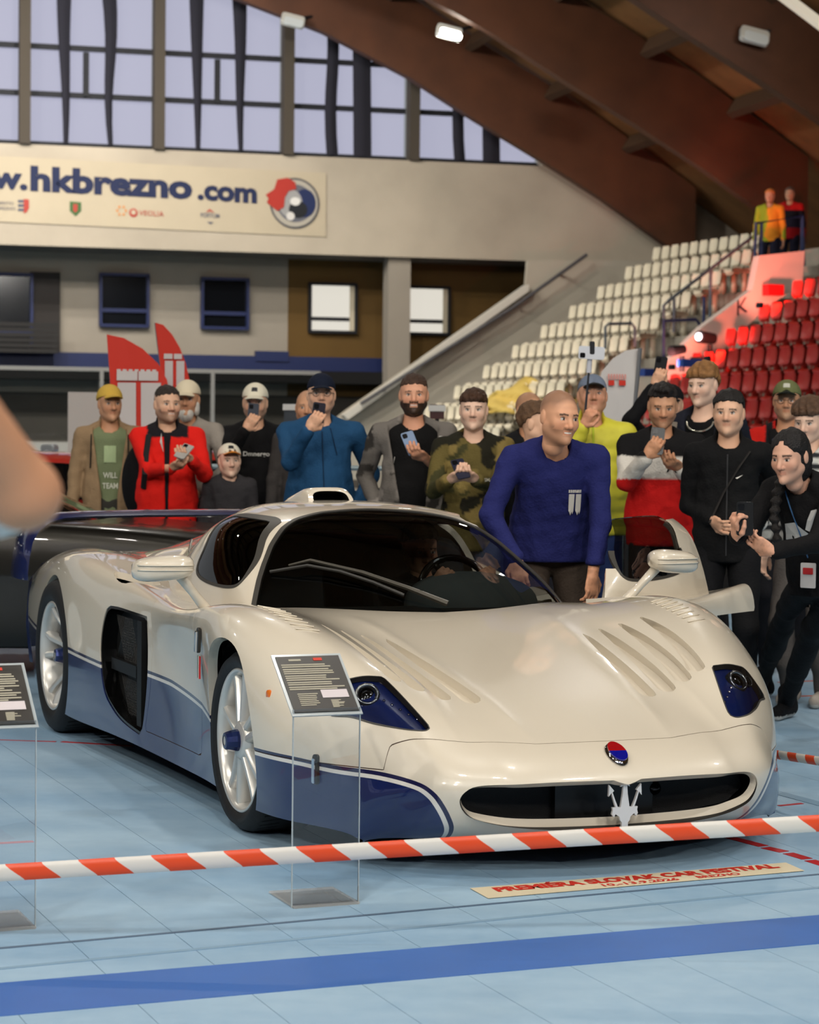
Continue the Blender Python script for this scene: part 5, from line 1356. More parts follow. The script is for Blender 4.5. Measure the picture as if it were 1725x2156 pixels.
        for sg in (1, -1):
            ft = kn[sg][3]; ty = L.get('toe', {}).get(sg, 0.0); dv = np.array([math.sin(ty), -math.cos(ty), 0])
            def shoe(Q):
                d = cone(Q, ft-dv*.055+[0, 0, .052], ft+dv*.13+[0, 0, .036], .046, .038, (.9, .9, 1)); d = smin(d, cone(Q, ft-dv*.02+[0, 0, .06], ft-dv*.02+[0, 0, .13], .046, .050), .03); return np.maximum(d, .002-Q[:, 2])
            V, F = snet(shoe, ft-[.2, .2, 0], ft+[.2, .2, .22], .011); sc_ = lin(L.get('shoe', (28, 27, 27))); so = lin(L.get('sole', (190, 186, 178)))
            fastmesh('shoe', V, F, CLOTH, root, np.where((V[:, 2] < .026)[:, None], so, sc_))
    # --- body: head, neck, hands and the covered trunk in one mesh
    VV, FF, CC = [], [], []
    def addm(V, F, C): FF.append(F+sum(len(v) for v in VV)); VV.append(V); CC.append(C)
    hs = sc**.35*hd.get('size', 1.0); lo = np.array([-.105, -.135, -.19]); hi = np.array([.105, .125, .14])
    V, F = snet(lambda Q: head_sdf(Q, hd), lo, hi, hres); C = head_cols(V, hd); ck = V[:, 2] > -.19
    addm((V*hs)@R.T+headc, F, C)
    skl = lin(hd.get('skin', (206, 160, 130)))*np.array([1.0, .94, .90])
    for s in 'lr':
        sh, el, wr, spec, sg = A[s]; fa = (wr-el)/np.linalg.norm(wr-el); hh = spec.get('hand', {})
        a = hh.get('a', fa); n = hh.get('n', (-sg*.9, -.1, 0)); cu = hh.get('curl', (.35, .45, .5, .55))
        V, F = hand_mesh(wr, a, n, hh.get('side', sg), cu, hh.get('thumb', .4), h=hh.get('res', .0062), scale=sc**.5*hh.get('size', 1.0)*.97)
        addm(V, F, np.tile(skl, (len(V), 1))*(1-.12*(vnoise(V, 220, 2) > .3))[:, None])
    def inner(Q):
        d = cone(Q, T(0, 0, .95), T(0, .01, 1.38), .125*sc, .12*sc, (1, .68, 1)); d = smin(d, cone(Q, T(0, .022, 1.37), headc+R@np.array([0, .015, -.05])*hs, .064*sc*(.86 if hd.get('fem') else 1), .052*hs*(.86 if hd.get('fem') else 1)), .03)
        for s in 'lr':
            sh, el, wr, spec, sg = A[s]; d = smin(d, cone(Q, sh, el, .044*sc, .036*sc), .02); d = smin(d, cone(Q, el, wr, .037*sc, .026*sc), .02)
        return d
    V, F = snet(inner, al.min(0)-.1, np.maximum(al.max(0), headc)+.1, .012 if sl >= 1 else .010); addm(V, F, np.tile(skl, (len(V), 1)))
    fastmesh('body', np.concatenate(VV), np.concatenate(FF), SKINM, root, np.concatenate(CC))
    # --- hair, cap
    if hairspec:
        V, F = snet(lambda Q: hair_sdf(Q, hairspec), (-.12, -.15, -.20), (.12, .15, .17), .0054); hc = lin(hairspec.get('col', hd.get('hair', (40, 30, 24))))
        C = hc*(1+.35*vnoise(V, 90, 9))[:, None]; fastmesh('hair', (V*hs)@R.T+headc, F, HAIRM, root, np.clip(C, 0, 1))
    if cap:
        Rc = R @ rotm(0, cap.get('pitch', 0)); V, F = snet(lambda Q: cap_sdf(Q, cap), (-.11, -.20, .0), (.11, .13, .16), .0050)
        c1, c2 = lin(cap['col']), lin(cap.get('brim', cap['col'])); br = (V[:, 1] < -.088) & (V[:, 2] < .070); C = np.where(br[:, None], c2, c1)
        if 'back' in cap: C = np.where((V[:, 1] > .02)[:, None], lin(cap['back']), C)
        if 'mark' in cap: C = np.where(((np.abs(V[:, 0]) < .018) & (np.abs(V[:, 2]-.088) < .014) & (V[:, 1] < -.03))[:, None], lin(cap['mark']), C)
        fastmesh('cap', (V*hs)@Rc.T+headc, F, CLOTH, root, C)
    ctx['R'] = R; ctx['hs'] = hs; ctx['W'] = {s: A[s][2] for s in 'lr'}
    if extra: extra(ctx)
    return root, ctx
def chest_text(ctx, txt, x0, z0, width, height, col, bold=.02, which='front', name='print_lettering', dy=.004):
    V, F = text_mesh(txt, 1, bold=bold); xs = [v[0] for v in V]; w = max(xs)-min(xs); T = ctx['T']; out = []
    for v in V:
        p = ctx[which](x0+(v[0]-min(xs))/w*width, z0+v[1]/.72*height); out.append((p[0], p[1]-dy, p[2]))
    MB().add(out, F).build(name, mat('print_%d_%d_%d' % tuple(col), col, rough=.8), ctx['root'])
def chest_poly(ctx, pts, col, which='front', name='print_shape', dy=.004, sub=1):
    out = []; n = len(pts); pp = []
    for i in range(n):
        for k in range(sub): t = k/sub; pp.append((pts[i][0]*(1-t)+pts[(i+1) % n][0]*t, pts[i][1]*(1-t)+pts[(i+1) % n][1]*t))
    c = (sum(p[0] for p in pp)/len(pp), sum(p[1] for p in pp)/len(pp))
    for x, z in pp+[c]: p = ctx[which](x, z); out.append((p[0], p[1]-dy, p[2]))
    m = len(pp); MB().add(out, [(i, (i+1) % m, m) for i in range(m)]).build(name, mat('print_%d_%d_%d' % tuple(col), col, rough=.8), ctx['root'])
PHONEB = {}
def phone(loc, rot, label, col=(26, 28, 36), size=(.074, .0085, .150), screen=False):
    """loc world centre, rot 3x3 local->world (x width, -y back cover side, z height)"""
    o = empty('mobile_phone', loc, 0, label, 'phone'); o.rotation_euler = Matrix([[float(rot[i][j]) for j in range(3)] for i in range(3)]).to_euler()
    MB().rbox((0, 0, 0), size, .011).build('phone_body', mat('phone_%d_%d_%d' % tuple(col), col, rough=.3), o, angle=40)
    MB().rbox((-size[0]*.22, -size[1]*.62, size[2]*.34), (.028, .003, .030), .007).build('camera_bump', mat('phone_camera', (12, 12, 16), rough=.2), o)
    MB().rbox((0, size[1]*.53, 0), (size[0]*.92, .001, size[2]*.95), .008).build('phone_screen', mat('phone_screen', (30, 40, 60), rough=.1, emit=(90, 120, 170), estr=.5), o)
    return o
def hold_phone(root, ctx, which, label, off=(0, .02, .07), rot=(0, 0, 0), col=(26, 28, 36), size=(.074, .0085, .150)):
    W = ctx['W'][which]; Mx = Matrix.Translation(root.location) @ Matrix.Rotation(root.rotation_euler[2], 4, 'Z')
    p = Mx @ Vector(W+np.array(off)); R = (Matrix.Rotation(root.rotation_euler[2], 3, 'Z') @ Matrix.Rotation(rot[2], 3, 'Z') @ Matrix.Rotation(rot[0], 3, 'X') @ Matrix.Rotation(rot[1], 3, 'Y'))
    return phone(p, [list(r) for r in R], label, col, size)
# ================================================================ the crowd
def UP(sg, tilt=.55): return dict(a=(-sg*tilt, -.15, .8), n=(0, 1, .1), curl=(.75, .85, .9, .95), thumb=.7)
def LOW(sg): return dict(a=(-sg*.55, -.75, .35), n=(-sg*.1, .55, .85), curl=(.55, .65, .7, .75), thumb=.6)
def GRIP(sg): return dict(a=(-sg*.35, -.3, .75), n=(-sg*.8, .5, 0), curl=(1.1, 1.15, 1.2, 1.2), thumb=.9)
FAIR, TAN, PALE, RUDDY = (222, 176, 146), (202, 150, 116), (228, 190, 166), (214, 158, 128)
def strap(ctx, pts, col, w=.018, which='front', name='strap'):
    P = [ctx[which](x, z) for x, z in pts]; MB().tube([(p[0], p[1]-.004, p[2]) for p in P], w, 6, flat=.35).build(name, mat('strap_%d_%d_%d' % tuple(col), col, rough=.8), ctx['root'])
def zipper(ctx, x, z0, z1, col=(30, 30, 34), w=.006, n=12, dx=0):
    strap(ctx, [(x+dx*k/n, z0+(z1-z0)*k/n) for k in range(n+1)], col, w, name='zip')
def glasses(ctx, col=(40, 36, 34)):
    m = MB(); R, hs, hc = ctx['R'], ctx['hs'], ctx['headc']
    for sg in (1, -1):
        m.tube([(sg*.033+.021*math.cos(a), -.099+.006*abs(math.cos(a)), .002+.016*math.sin(a)) for a in [2*math.pi*k/14 for k in range(15)]], .0016, 5, cap=False)
        m.tube([(sg*.053, -.094, .006), (sg*.076, -.04, .008), (sg*.080, .01, .004)], .0016, 5)
    m.tube([(-.012, -.102, .006), (.012, -.102, .006)], .0016, 5)
    m.V = [tuple(np.array(v)*hs@R.T+hc) for v in m.V]; m.build('glasses', mat('glasses_frame', col, rough=.3), ctx['root'])
def camo(cols, s=16, z=1.0):
    def f(V, ctx):
        C = np.tile(lin(cols[0]), (len(V), 1)); 
        for k, c in enumerate(cols[1:]): C[vnoise(V*np.array([1, 1, 1.2])*z, s+3*k, 21+k*3) > .28+.05*k] = lin(c)
        return C
    return f
def blocks(pairs):
    """colour bands by torso height: list of (z upper limit, colour)"""
    def f(V, ctx):
        C = np.tile(lin(pairs[-1][1]), (len(V), 1)); z = (V[:, 2])/ctx['sc']
        for zz, c in reversed(pairs[:-1]): C[z < zz] = lin(c)
        return C
    return f
# 1 old man, yellow cap
def ex(c):
    chest_text(c, 'WILL', -.045, 1.13, .10, .04, (214, 214, 196), .02, 'front_shirt'); chest_text(c, 'TEAM', -.05, 1.055, .11, .04, (214, 214, 196), .02, 'front_shirt')
    chest_poly(c, [(-.04, 1.24), (.045, 1.24), (.045, 1.36), (-.04, 1.36)], (168, 186, 140), 'front_shirt', sub=4)
    for x in (-.13, .13): strap(c, [(x, 1.44), (x*1.02, 1.34), (x*1.05, 1.2)], (24, 24, 24), .014)
person('old man in mustard cap, beige jacket and printed green shirt', 232, 809, 15.6, slim=1.07, yaw=.12, head=dict(size=1.06, skin=TAN, yaw=.25, hair=(120, 110, 100), wide=.96, nose=1.15), cap=dict(col=(206, 168, 74), pitch=-.12), top=dict(col=(150, 124, 94), open=1.25, shirt=(120, 130, 96), collar=True, hem=.84), legs=dict(col=(60, 58, 52)), extra=ex)
# 2 red jacket
def ex(c):
    zipper(c, .0, 1.02, 1.0, w=.004); strap(c, [(-.125, 1.45), (-.14, 1.33), (-.15, 1.18), (-.16, 1.08)], (16, 16, 18), .02); chest_poly(c, [(-.05, 1.40), (-.04, 1.46), (-.015, 1.36), (-.025, 1.33)], (190, 186, 180))
    T = c['T']; b = T(-.16, .14, 1.12); V, F = snet(lambda Q: ell(Q, b, (.15, .13, .27)), b-.32, b+.32, .03); fastmesh('backpack', V, F, CLOTH, c['root'], np.tile(lin((18, 18, 20)), (len(V), 1)))
def redj(V, c):
    C = np.tile(lin((226, 34, 26)), (len(V), 1)); z = V[:, 2]/c['sc']; C[(z > 1.435) & (np.abs(V[:, 0]) < .135)] = lin((28, 26, 30)); return C
r, c = person('man in bright red jacket with black backpack holding a silver phone', 353, 814, 14.95, slim=1.08, yaw=.10, belly=.3, head=dict(size=1.05, skin=FAIR, hair=(44, 34, 28), beard=.45, yaw=.30, smile=.7, wide=1.05), hairspec=dict(style='short', vol=.002), top=dict(col=redj, open=.22, shirt=(24, 24, 28), collar=True, hem=.80, bulk=1.06, hood=True), legs=dict(col=(24, 24, 27)), arms={'l': dict(wpx=(402, 968, -.32), pole=(0.40, .35, -.90), hand=LOW(1)), 'r': dict(wpx=(362, 985, -.34), pole=(-0.40, .35, -.90), hand=LOW(-1))}, extra=ex)
hold_phone(r, c, 'l', 'silver phone in the hands of the man in the red jacket', off=(-.045, -.07, .055), rot=(-.9, .5, 0), col=(170, 166, 160))
# 3 white cap, white beard, grey hoodie
def ex(c):
    R, hs, hc = c['R'], c['hs'], c['headc']
    V, F = snet(lambda Q: smin(ell(Q, (0, -.055, -.095), (.050, .042, .050)), ell(np.abs(Q)*[1, 0, 0]+Q*[0, 1, 1], (.062, -.01, -.055), (.02, .035, .05)), .02)-.004*vnoise(Q, 120, 3), (-.1, -.12, -.17), (.1, .06, .0), .006); fastmesh('beard', V*hs@R.T+hc, F, HAIRM, c['root'], np.tile(lin((214, 208, 198)), (len(V), 1)))
person('man with white beard, white cap and pale grey hoodie', 396, 799, 15.5, slim=1.08, yaw=-.25, head=dict(size=1.05, skin=TAN, hair=(200, 196, 188), yaw=.2), hairspec=dict(style='short', col=(205, 200, 192), vol=-.002), cap=dict(col=(222, 208, 180)), top=dict(col=(150, 142, 132), hood=True, hem=.88), legs=dict(col=(44, 66, 104)), arms={'l': dict(wpx=(420, 1035, -.25), pole=(1, .3, -.2)), 'r': dict(wpx=(350, 1010, -.2))}, extra=ex)
# 4 white cap, black sweater, filming
def ex(c): chest_text(c, 'Dmnergo', -.075, 1.285, .185, .032, (212, 208, 200), .02)
r, c = person('man in white cap and black sweater filming with raised phone', 538, 806, 15.5, slim=1.08, head=dict(size=1.06, skin=FAIR, hair=(60, 48, 40), beard=.4, smile=.5), cap=dict(col=(228, 220, 198), mark=(60, 60, 62)), top=dict(col=(20, 19, 20), hem=.86, wide=1.03), legs=dict(col=(104, 98, 92)), belly=.35, arms={'r': dict(wpx=(517, 905, -.36), pole=(-0.40, .35, -.90), hand=UP(-1)), 'l': dict(wpx=(592, 1075, -.05))}, extra=ex)
hold_phone(r, c, 'r', 'grey phone held before the face of the man in black sweater', off=(.05, .012, .105), rot=(0, .08, 0), col=(62, 66, 76))
# 5 boy in cap
person('small boy in white and orange cap and dark grey jacket', 484, 936, 14.9, yaw=.1, hres=.0044, head=dict(skin=PALE, hair=(96, 72, 52), size=1.02, yaw=.15), cap=dict(col=(224, 216, 196), brim=(226, 140, 50), back=(34, 34, 36), mark=(40, 40, 42), pitch=-.22), hairspec=dict(style='short', vol=.0), top=dict(col=(52, 50, 52), hood=True, hem=.84, bulk=1.12), legs=dict(col=(40, 40, 46)), slim=.95)
# 6 blue hoodie, navy cap, glasses
def ex(c): glasses(c); zipper(c, .005, 1.44, .90, (22, 40, 66), .006, dx=.02); strap(c, [(.055, 1.46), (.075, 1.38), (.095, 1.30)], (20, 42, 70), .006)
r, c = person('stout man in blue hoodie, navy cap and glasses filming', 677, 782, 13.4, yaw=.06, belly=1.0, head=dict(skin=FAIR, hair=(90, 76, 64), wide=1.05, pitch=-.08), cap=dict(col=(22, 28, 44)), top=dict(col=(32, 72, 108), hood=True, wide=1.12, hem=.84), legs=dict(col=(34, 38, 48)), arms={'r': dict(wpx=(650, 905, -.36), pole=(-0.40, .35, -.90), hand=UP(-1)), 'l': dict(wpx=(752, 1068, .0), pole=(.6, .8, 0))}, extra=ex)
hold_phone(r, c, 'r', 'dark phone raised by the man in the blue hoodie', off=(.055, .012, .085), rot=(0, .12, 0), col=(34, 32, 44))
person('bald man half hidden behind the blue hoodie', 648, 822, 15.0, hres=.006, head=dict(skin=TAN, shave=.2, hair=(110, 92, 76)), top=dict(col=(60, 56, 54), hem=.86, res=.018), legs=dict(col=(40, 40, 44)))
# 7 bearded man, black tee, grey camo zip hoodie
def ex(c): chest_text(c, 'AP', .105, 1.375, .075, .045, (214, 210, 202), .04); chest_text(c, 'APLUS', .10, 1.335, .08, .016, (214, 210, 202), .0); chest_poly(c, [(-.115, 1.26), (-.105, 1.26), (-.07, 1.43), (-.085, 1.43)], (206, 200, 190), sub=2)
def hood7(V, c):
    C = camo([(104, 98, 92), (60, 56, 52), (140, 132, 124)], 26)(V, c); z = V[:, 2]/c['sc']; C[(np.abs(V[:, 0]) > .09) & (z > 1.2) & (np.abs(V[:, 0]) < .235)] = lin((112, 106, 100)); return C
r, c = person('smiling bearded man in black tee and open grey camouflage hoodie', 872, 788, 13.1, belly=.5, head=dict(skin=RUDDY, hair=(62, 44, 34), beard=.95, beardc=(34, 24, 18), smile=.8, wide=1.06), hairspec=dict(style='short', vol=.004, col=(66, 46, 34)), top=dict(col=hood7, open=1.55, shirt=(17, 16, 16), hood=True, wide=1.08, hem=.82), legs=dict(col=(26, 26, 30)), arms={'l': dict(wpx=(896, 965, -.36), pole=(0.40, .35, -.90), hand=LOW(1)), 'r': dict(wpx=(800, 1075, .0), pole=(-.6, .8, 0))}, extra=ex)
hold_phone(r, c, 'l', 'pale blue phone held by the bearded man', off=(-.085, -.02, .085), rot=(-.5, -.35, 0), col=(120, 140, 170))
# 8 camouflage hoodie teenager
def ex(c): chest_text(c, 'SMART', .055, 1.24, .09, .02, (214, 210, 196), .02)
r, c = person('young man in green camouflage hoodie looking ahead with phone', 998, 820, 12.6, head=dict(skin=PALE, hair=(50, 34, 24), yaw=-.08), hairspec=dict(style='fringe', vol=.006, col=(66, 42, 26)), top=dict(col=camo([(98, 86, 46), (34, 32, 22), (62, 60, 34), (128, 110, 62)], 15), hood=True, hem=.82, wide=1.03), legs=dict(col=(70, 78, 96)), arms={'l': dict(wpx=(1002, 1010, -.34), pole=(0.40, .35, -.90), hand=LOW(1)), 'r': dict(wpx=(948, 1010, -.34), pole=(-0.40, .35, -.90), hand=LOW(-1))}, extra=ex)
hold_phone(r, c, 'r', 'dark phone in the hands of the camouflage hoodie youth', off=(.055, -.06, .06), rot=(-.8, -.3, 0), col=(30, 32, 52))
# 9,10 half hidden pair
r, c = person('bald man in black hoodie behind the navy sweater man', 1115, 826, 13.6, hres=.0044, yaw=.2, head=dict(skin=TAN, shave=.35, hair=(96, 78, 62), yaw=.3), top=dict(col=(18, 18, 20), hood=True, res=.016), legs=dict(col=(30, 30, 34)), arms={'l': dict(wpx=(1098, 985, -.3), hand=LOW(1))})
r, c = person('brown haired youth seen in profile behind the navy sweater man', 1128, 850, 12.2, hres=.0044, yaw=.9, head=dict(skin=FAIR, hair=(84, 60, 40), yaw=.3), hairspec=dict(style='quiff', col=(92, 66, 44), vol=.008), top=dict(col=(24, 25, 32), res=.016), legs=dict(col=(30, 30, 36)), arms={'r': dict(wpx=(1082, 1015, -.3), pole=(-0.40, .35, -.90), hand=LOW(-1))})
hold_phone(r, c, 'r', 'navy phone jutting out beside the navy sweater man', off=(-.02, -.06, .04), rot=(-1.1, .4, .9), col=(36, 54, 100))
# 11 navy sweater man leaning at the driver door
def ex(c):
    P1 = [(-.0, 1.255), (.028, 1.255), (.028, 1.22), (.027, 1.17), (.022, 1.15), (.018, 1.165), (.012, 1.145), (.006, 1.16), (.001, 1.17)]
    for dx in (.052, .087):
        chest_poly(c, [(x+dx, z) for x, z in P1], (214, 208, 198), sub=1)
    for k in range(7): chest_poly(c, [(.050+.0095*k, 1.262), (.057+.0095*k, 1.262), (.057+.0095*k, 1.277), (.050+.0095*k, 1.277)], (214, 208, 198))
r, c = person('smiling man in navy sweatshirt leaning beside the open car door', 1175, 836, 9.85, lean=(-.03, -.42), yaw=.10, hres=.003, foot_shift=(0, 0), head=dict(skin=(216, 160, 126), hair=(70, 54, 42), shave=.62, brow=(60, 46, 36), beard=.28, smile=1.0, yaw=.38, pitch=.12, roll=.05, wide=1.02, shift=(0, -.03, -.01), gaze=.6), hairspec=None,
   top=dict(col=(34, 38, 92), bend=1, scale=.955, wide=1.10, hem=.90, res=.010), legs=dict(col=(66, 56, 48), foot={1: (.16, .12, 0), -1: (-.10, -.02, 0)}), arms={'r': dict(wpx=(1088, 1180, -.10), pole=(-.9, .35, .1), hand=dict(a=(.15, -.35, -.9), n=(.2, .8, -.3), curl=(.5, .55, .6, .7), thumb=.5, res=.0034)), 'l': dict(wpx=(1248, 1222, -.02), pole=(.9, .5, .0), hand=dict(a=(-.1, -.2, -1), n=(-.5, .8, 0), curl=(.4, .45, .5, .6), thumb=.4, res=.0034))}, extra=ex)
# 12 lime puffer jacket with selfie stick
def ex(c): zipper(c, 0, 1.52, .95, (178, 190, 44), .006); strap(c, [(-.14, 1.45), (-.08, 1.34), (-.01, 1.20), (.03, 1.1)], (58, 52, 46), .016)
r, c = person('man in lime puffer jacket and grey cap holding a selfie stick', 1248, 783, 13.2, belly=.8, head=dict(skin=RUDDY, hair=(110, 100, 92), wide=1.08, pitch=-.15), cap=dict(col=(120, 130, 148), brim=(60, 58, 60), pitch=-.1), top=dict(col=(206, 198, 60), puffy=True, collar=True, wide=1.10, bulk=1.08, hem=.84, fold=.5), legs=dict(col=(34, 50, 92)), arms={'r': dict(wpx=(1228, 898, -.30), pole=(-0.40, .35, -.90), hand=GRIP(-1)), 'l': dict(wpx=(1318, 1060, .0), pole=(.6, .8, 0))}, extra=ex)
st = empty('selfie_stick', at(1228, 900, 12.9), 0, 'selfie stick with white phone raised above the lime jacket', 'selfie stick')
b0 = at(1228, 905, 12.9); t0 = at(1240, 790, 12.9); h0 = at(1243, 745, 12.9)
MB().tube([(0, 0, -.06), tuple(t0-b0)], [.008, .006], 8).build('stick', mat('stick_dark', (70, 72, 78), rough=.3, metal=.6), st)
MB().tube([tuple(t0-b0), tuple(h0-b0)], [.016, .014], 10).build('stick_head', mat('stick_white', (190, 192, 200), rough=.4), st)
MB().rbox(tuple(h0-b0+np.array([.01, -.012, .02])), (.028, .03, .075), .008).build('phone_clamp', DARKB, st)
phone(at(1246, 743, 12.88), [[.05, 0, -1], [0, 1, 0], [1, 0, .05]], 'white phone clamped on the selfie stick', (206, 208, 214))
# 13 raised arm with phone
r, c = person('man in black with cap filming with phone raised overhead', 1412, 806, 14.1, hres=.005, yaw=-.1, head=dict(skin=FAIR, hair=(40, 34, 30)), cap=dict(col=(20, 20, 22)), top=dict(col=(18, 18, 20), res=.015), legs=dict(col=(28, 28, 32)), arms={'r': dict(wpx=(1378, 815, -.22), pole=(-0.40, .35, -.90), hand=UP(-1, .35))})
hold_phone(r, c, 'r', 'black phone raised high above the striped hoodie youth', off=(.035, .012, .115), rot=(0, .15, 0), col=(20, 20, 24))
# 14 red white black hoodie
def ex(c): 
    chest_text(c, 'A', .02, 1.285, .05, .05, (26, 24, 24), .03)
    chest_poly(c, [(-.03, 1.40), (.02, 1.40), (.02, 1.408), (-.03, 1.408)], (190, 60, 50))
r, c = person('young man in black, white and red hoodie looking down at phone', 1396, 810, 12.3, yaw=-.05, head=dict(skin=TAN, hair=(22, 18, 16), pitch=.22, brow=(20, 16, 14), beard=.25), hairspec=dict(style='quiff', vol=.008, col=(28, 22, 20)), top=dict(col=blocks([(1.245, (196, 26, 24)), (1.375, (212, 206, 196)), (9, (20, 19, 20))]), hood=True, wide=1.06, bulk=1.06, hem=.86), legs=dict(col=(28, 27, 30)), arms={'r': dict(wpx=(1362, 962, -.36), pole=(-0.40, .35, -.90), hand=UP(-1)), 'l': dict(wpx=(1432, 985, -.25), pole=(0.40, .35, -.90), hand=LOW(1))}, extra=ex)
hold_phone(r, c, 'r', 'black phone read by the youth in the tricolour hoodie', off=(.055, .012, .085), rot=(-.25, .1, 0), col=(20, 20, 24))
# 15 tall curly blond man
def ex(c):
    T, sc = c['T'], c['sc']; MB().tube([c['front_shirt'](.075*math.cos(a), 1.455-.055*math.sin(a))+np.array([0, -.006, 0]) for a in [math.pi*k/12 for k in range(13)]], .005, 6).build('necklace', mat('silver_chain', (210, 204, 190), rough=.25, metal=.8), c['root'])
    strap(c, [(-.145, 1.45), (-.15, 1.36), (-.15, 1.27)], (120, 110, 98), .02)
r, c = person('tall man with curly fair hair, dark jacket and silver chain', 1482, 764, 12.9, yaw=-.35, head=dict(skin=PALE, hair=(120, 84, 52), yaw=-.25, pitch=.1, nose=1.1), hairspec=dict(style='fringe', vol=.014, col=(140, 98, 56)), top=dict(col=(28, 30, 40), open=.9, shirt=(15, 15, 16), hem=.80), legs=dict(col=(44, 40, 38)), arms={'r': dict(wpx=(1432, 965, -.36), pole=(-0.40, .35, -.90), hand=LOW(-1)), 'l': dict(wpx=(1560, 1080, .1))}, extra=ex)
hold_phone(r, c, 'r', 'dark phone in the hand of the tall curly haired man', off=(-.05, -.04, .07), rot=(-.7, -.4, -.3), col=(26, 30, 44))
# 16 black tracksuit
def trk(V, c):
    C = np.tile(lin((17, 17, 18)), (len(V), 1)); sh, el, wr = c['A']['l'][:3]
    for a, b in ((sh, el), (el, wr)):
        d = b-a; t = np.clip(((V-a)@d)/(d@d), 0, 1); off = V-a-t[:, None]*d; on = (np.linalg.norm(off, axis=1) < .075) & (np.abs(off[:, 1]+.01) < .013) & (off[:, 0] > .02) & (t > .02); C[on] = lin((208, 204, 196))
        C[on & (np.sin(t*38) > .55)] = lin((20, 20, 20))
    return C
def ex(c):
    chest_poly(c, [(.045, 1.305), (.085, 1.322), (.062, 1.305), (.052, 1.300)], (220, 216, 208)); strap(c, [(.12, 1.45), (.06, 1.36), (-.02, 1.22), (-.09, 1.06)], (30, 26, 24), .012); zipper(c, 0, 1.48, .88, (40, 40, 42), .004)
person('young man in black tracksuit with white sleeve stripe', 1536, 823, 11.5, yaw=-.18, head=dict(skin=FAIR, hair=(24, 20, 18), yaw=-.1, brow=(20, 16, 14)), hairspec=dict(style='short', vol=.007, col=(26, 22, 20)), top=dict(col=trk, collar=True, hem=.84, wide=1.02, res=.010), legs=dict(col=(20, 20, 22)), arms={'l': dict(wpx=(1598, 1105, .0), pole=(.6, .9, 0)), 'r': dict(wpx=(1500, 1095, -.1), pole=(-.6, .9, 0))}, extra=ex)
# 17 green cap, team jacket
def ex(c): chest_text(c, '50', -.045, 1.30, .075, .04, (200, 54, 34), .02, 'front_shirt'); chest_poly(c, [(-.05, 1.16), (.01, 1.14), (.04, 1.22), (-.03, 1.25)], (176, 60, 40), 'front_shirt', sub=2); glasses(c, (150, 150, 150)); chest_text(c, 'POWER', .105, 1.33, .08, .018, (196, 190, 184), .01)
def teamj(V, c):
    C = np.tile(lin((22, 21, 23)), (len(V), 1)); z = V[:, 2]/c['sc']; x = V[:, 0]; C[(x < -.125) & (z > 1.36)] = lin((198, 32, 24)); C[(np.abs(x) > .05) & (np.abs(x) < .085) & (z > 1.36) & (V[:, 1] < 0)] = lin((190, 34, 26)); return C
r, c = person('man in flat green cap and black team jacket with red trim', 1658, 796, 13.6, yaw=-.2, head=dict(skin=TAN, hair=(120, 104, 88), beard=.35, beardc=(150, 132, 112)), cap=dict(col=(104, 108, 70), brim=(30, 34, 28), mark=(190, 190, 176), pitch=-.12), top=dict(col=teamj, open=1.1, shirt=(20, 19, 20), hem=.84), legs=dict(col=(26, 26, 30)), arms={'r': dict(wpx=(1638, 985, -.32), pole=(-0.40, .35, -.90), hand=UP(-1)), 'l': dict(wpx=(1690, 1080, 0))}, extra=ex)
hold_phone(r, c, 'r', 'slate phone held by the man in the green cap', off=(.0, .012, .10), rot=(0, 0, 0), col=(50, 56, 74))
# 18 youth in striped top at the edge
person('curly haired youth in striped top at the right edge', 1706, 842, 11.9, yaw=-.5, head=dict(skin=PALE, hair=(70, 50, 36), pitch=.2), hairspec=dict(style='fringe', vol=.016, col=(84, 60, 42)), top=dict(col=lambda V, c: np.where((np.sin(V[:, 2]*95) > .35)[:, None], lin((40, 42, 46)), lin((196, 196, 190))), hem=.86), legs=dict(col=(90, 84, 80), shoe=(170, 160, 150)))
# 19 woman bending forward with phone
def ex(c):
    R, hs, hc = c['R'], c['hs'], c['headc']
    pts = [hc+R@np.array(p)*hs for p in ((-.05, .04, -.08), (-.075, -.01, -.17), (-.07, -.07, -.27), (-.05, -.09, -.38))]
    V, F = snet(lambda Q: np.minimum.reduce([cone(Q, pts[i], pts[i+1], .026-.004*i, .022-.004*i) for i in range(3)])-.005*np.sin(Q[:, 2]*150)-.002, np.min(pts, 0)-.05, np.max(pts, 0)+.05, .006); fastmesh('braid', V, F, HAIRM, c['root'], np.tile(lin((26, 22, 20)), (len(V), 1)))
    chest_poly(c, [(-.10, 1.16), (-.05, 1.13), (.02, 1.14), (.04, 1.20), (-.02, 1.26), (-.08, 1.25)], (196, 194, 190), sub=3); chest_poly(c, [(.03, 1.22), (.07, 1.20), (.10, 1.34), (.07, 1.33)], (196, 194, 190), sub=2)
    MB().tube([c['front'](x, z)+np.array([0, -.008, 0]) for x, z in ((-.06, 1.44), (-.03, 1.34), (.0, 1.20), (.015, 1.06))], .006, 6, flat=.4).build('lanyard', mat('lanyard_blue', (50, 90, 130), rough=.7), c['root'])
    p = c['front'](.015, 1.02)+np.array([0, -.02, -.05]); MB().rbox(tuple(p), (.075, .004, .115), .006).build('name_badge', mat('badge_white', (206, 202, 200), rough=.4), c['root']); MB().rbox(tuple(p+np.array([0, -.003, .02])), (.05, .003, .03), .003).build('badge_print', mat('badge_red', (196, 40, 44), rough=.5), c['root'])
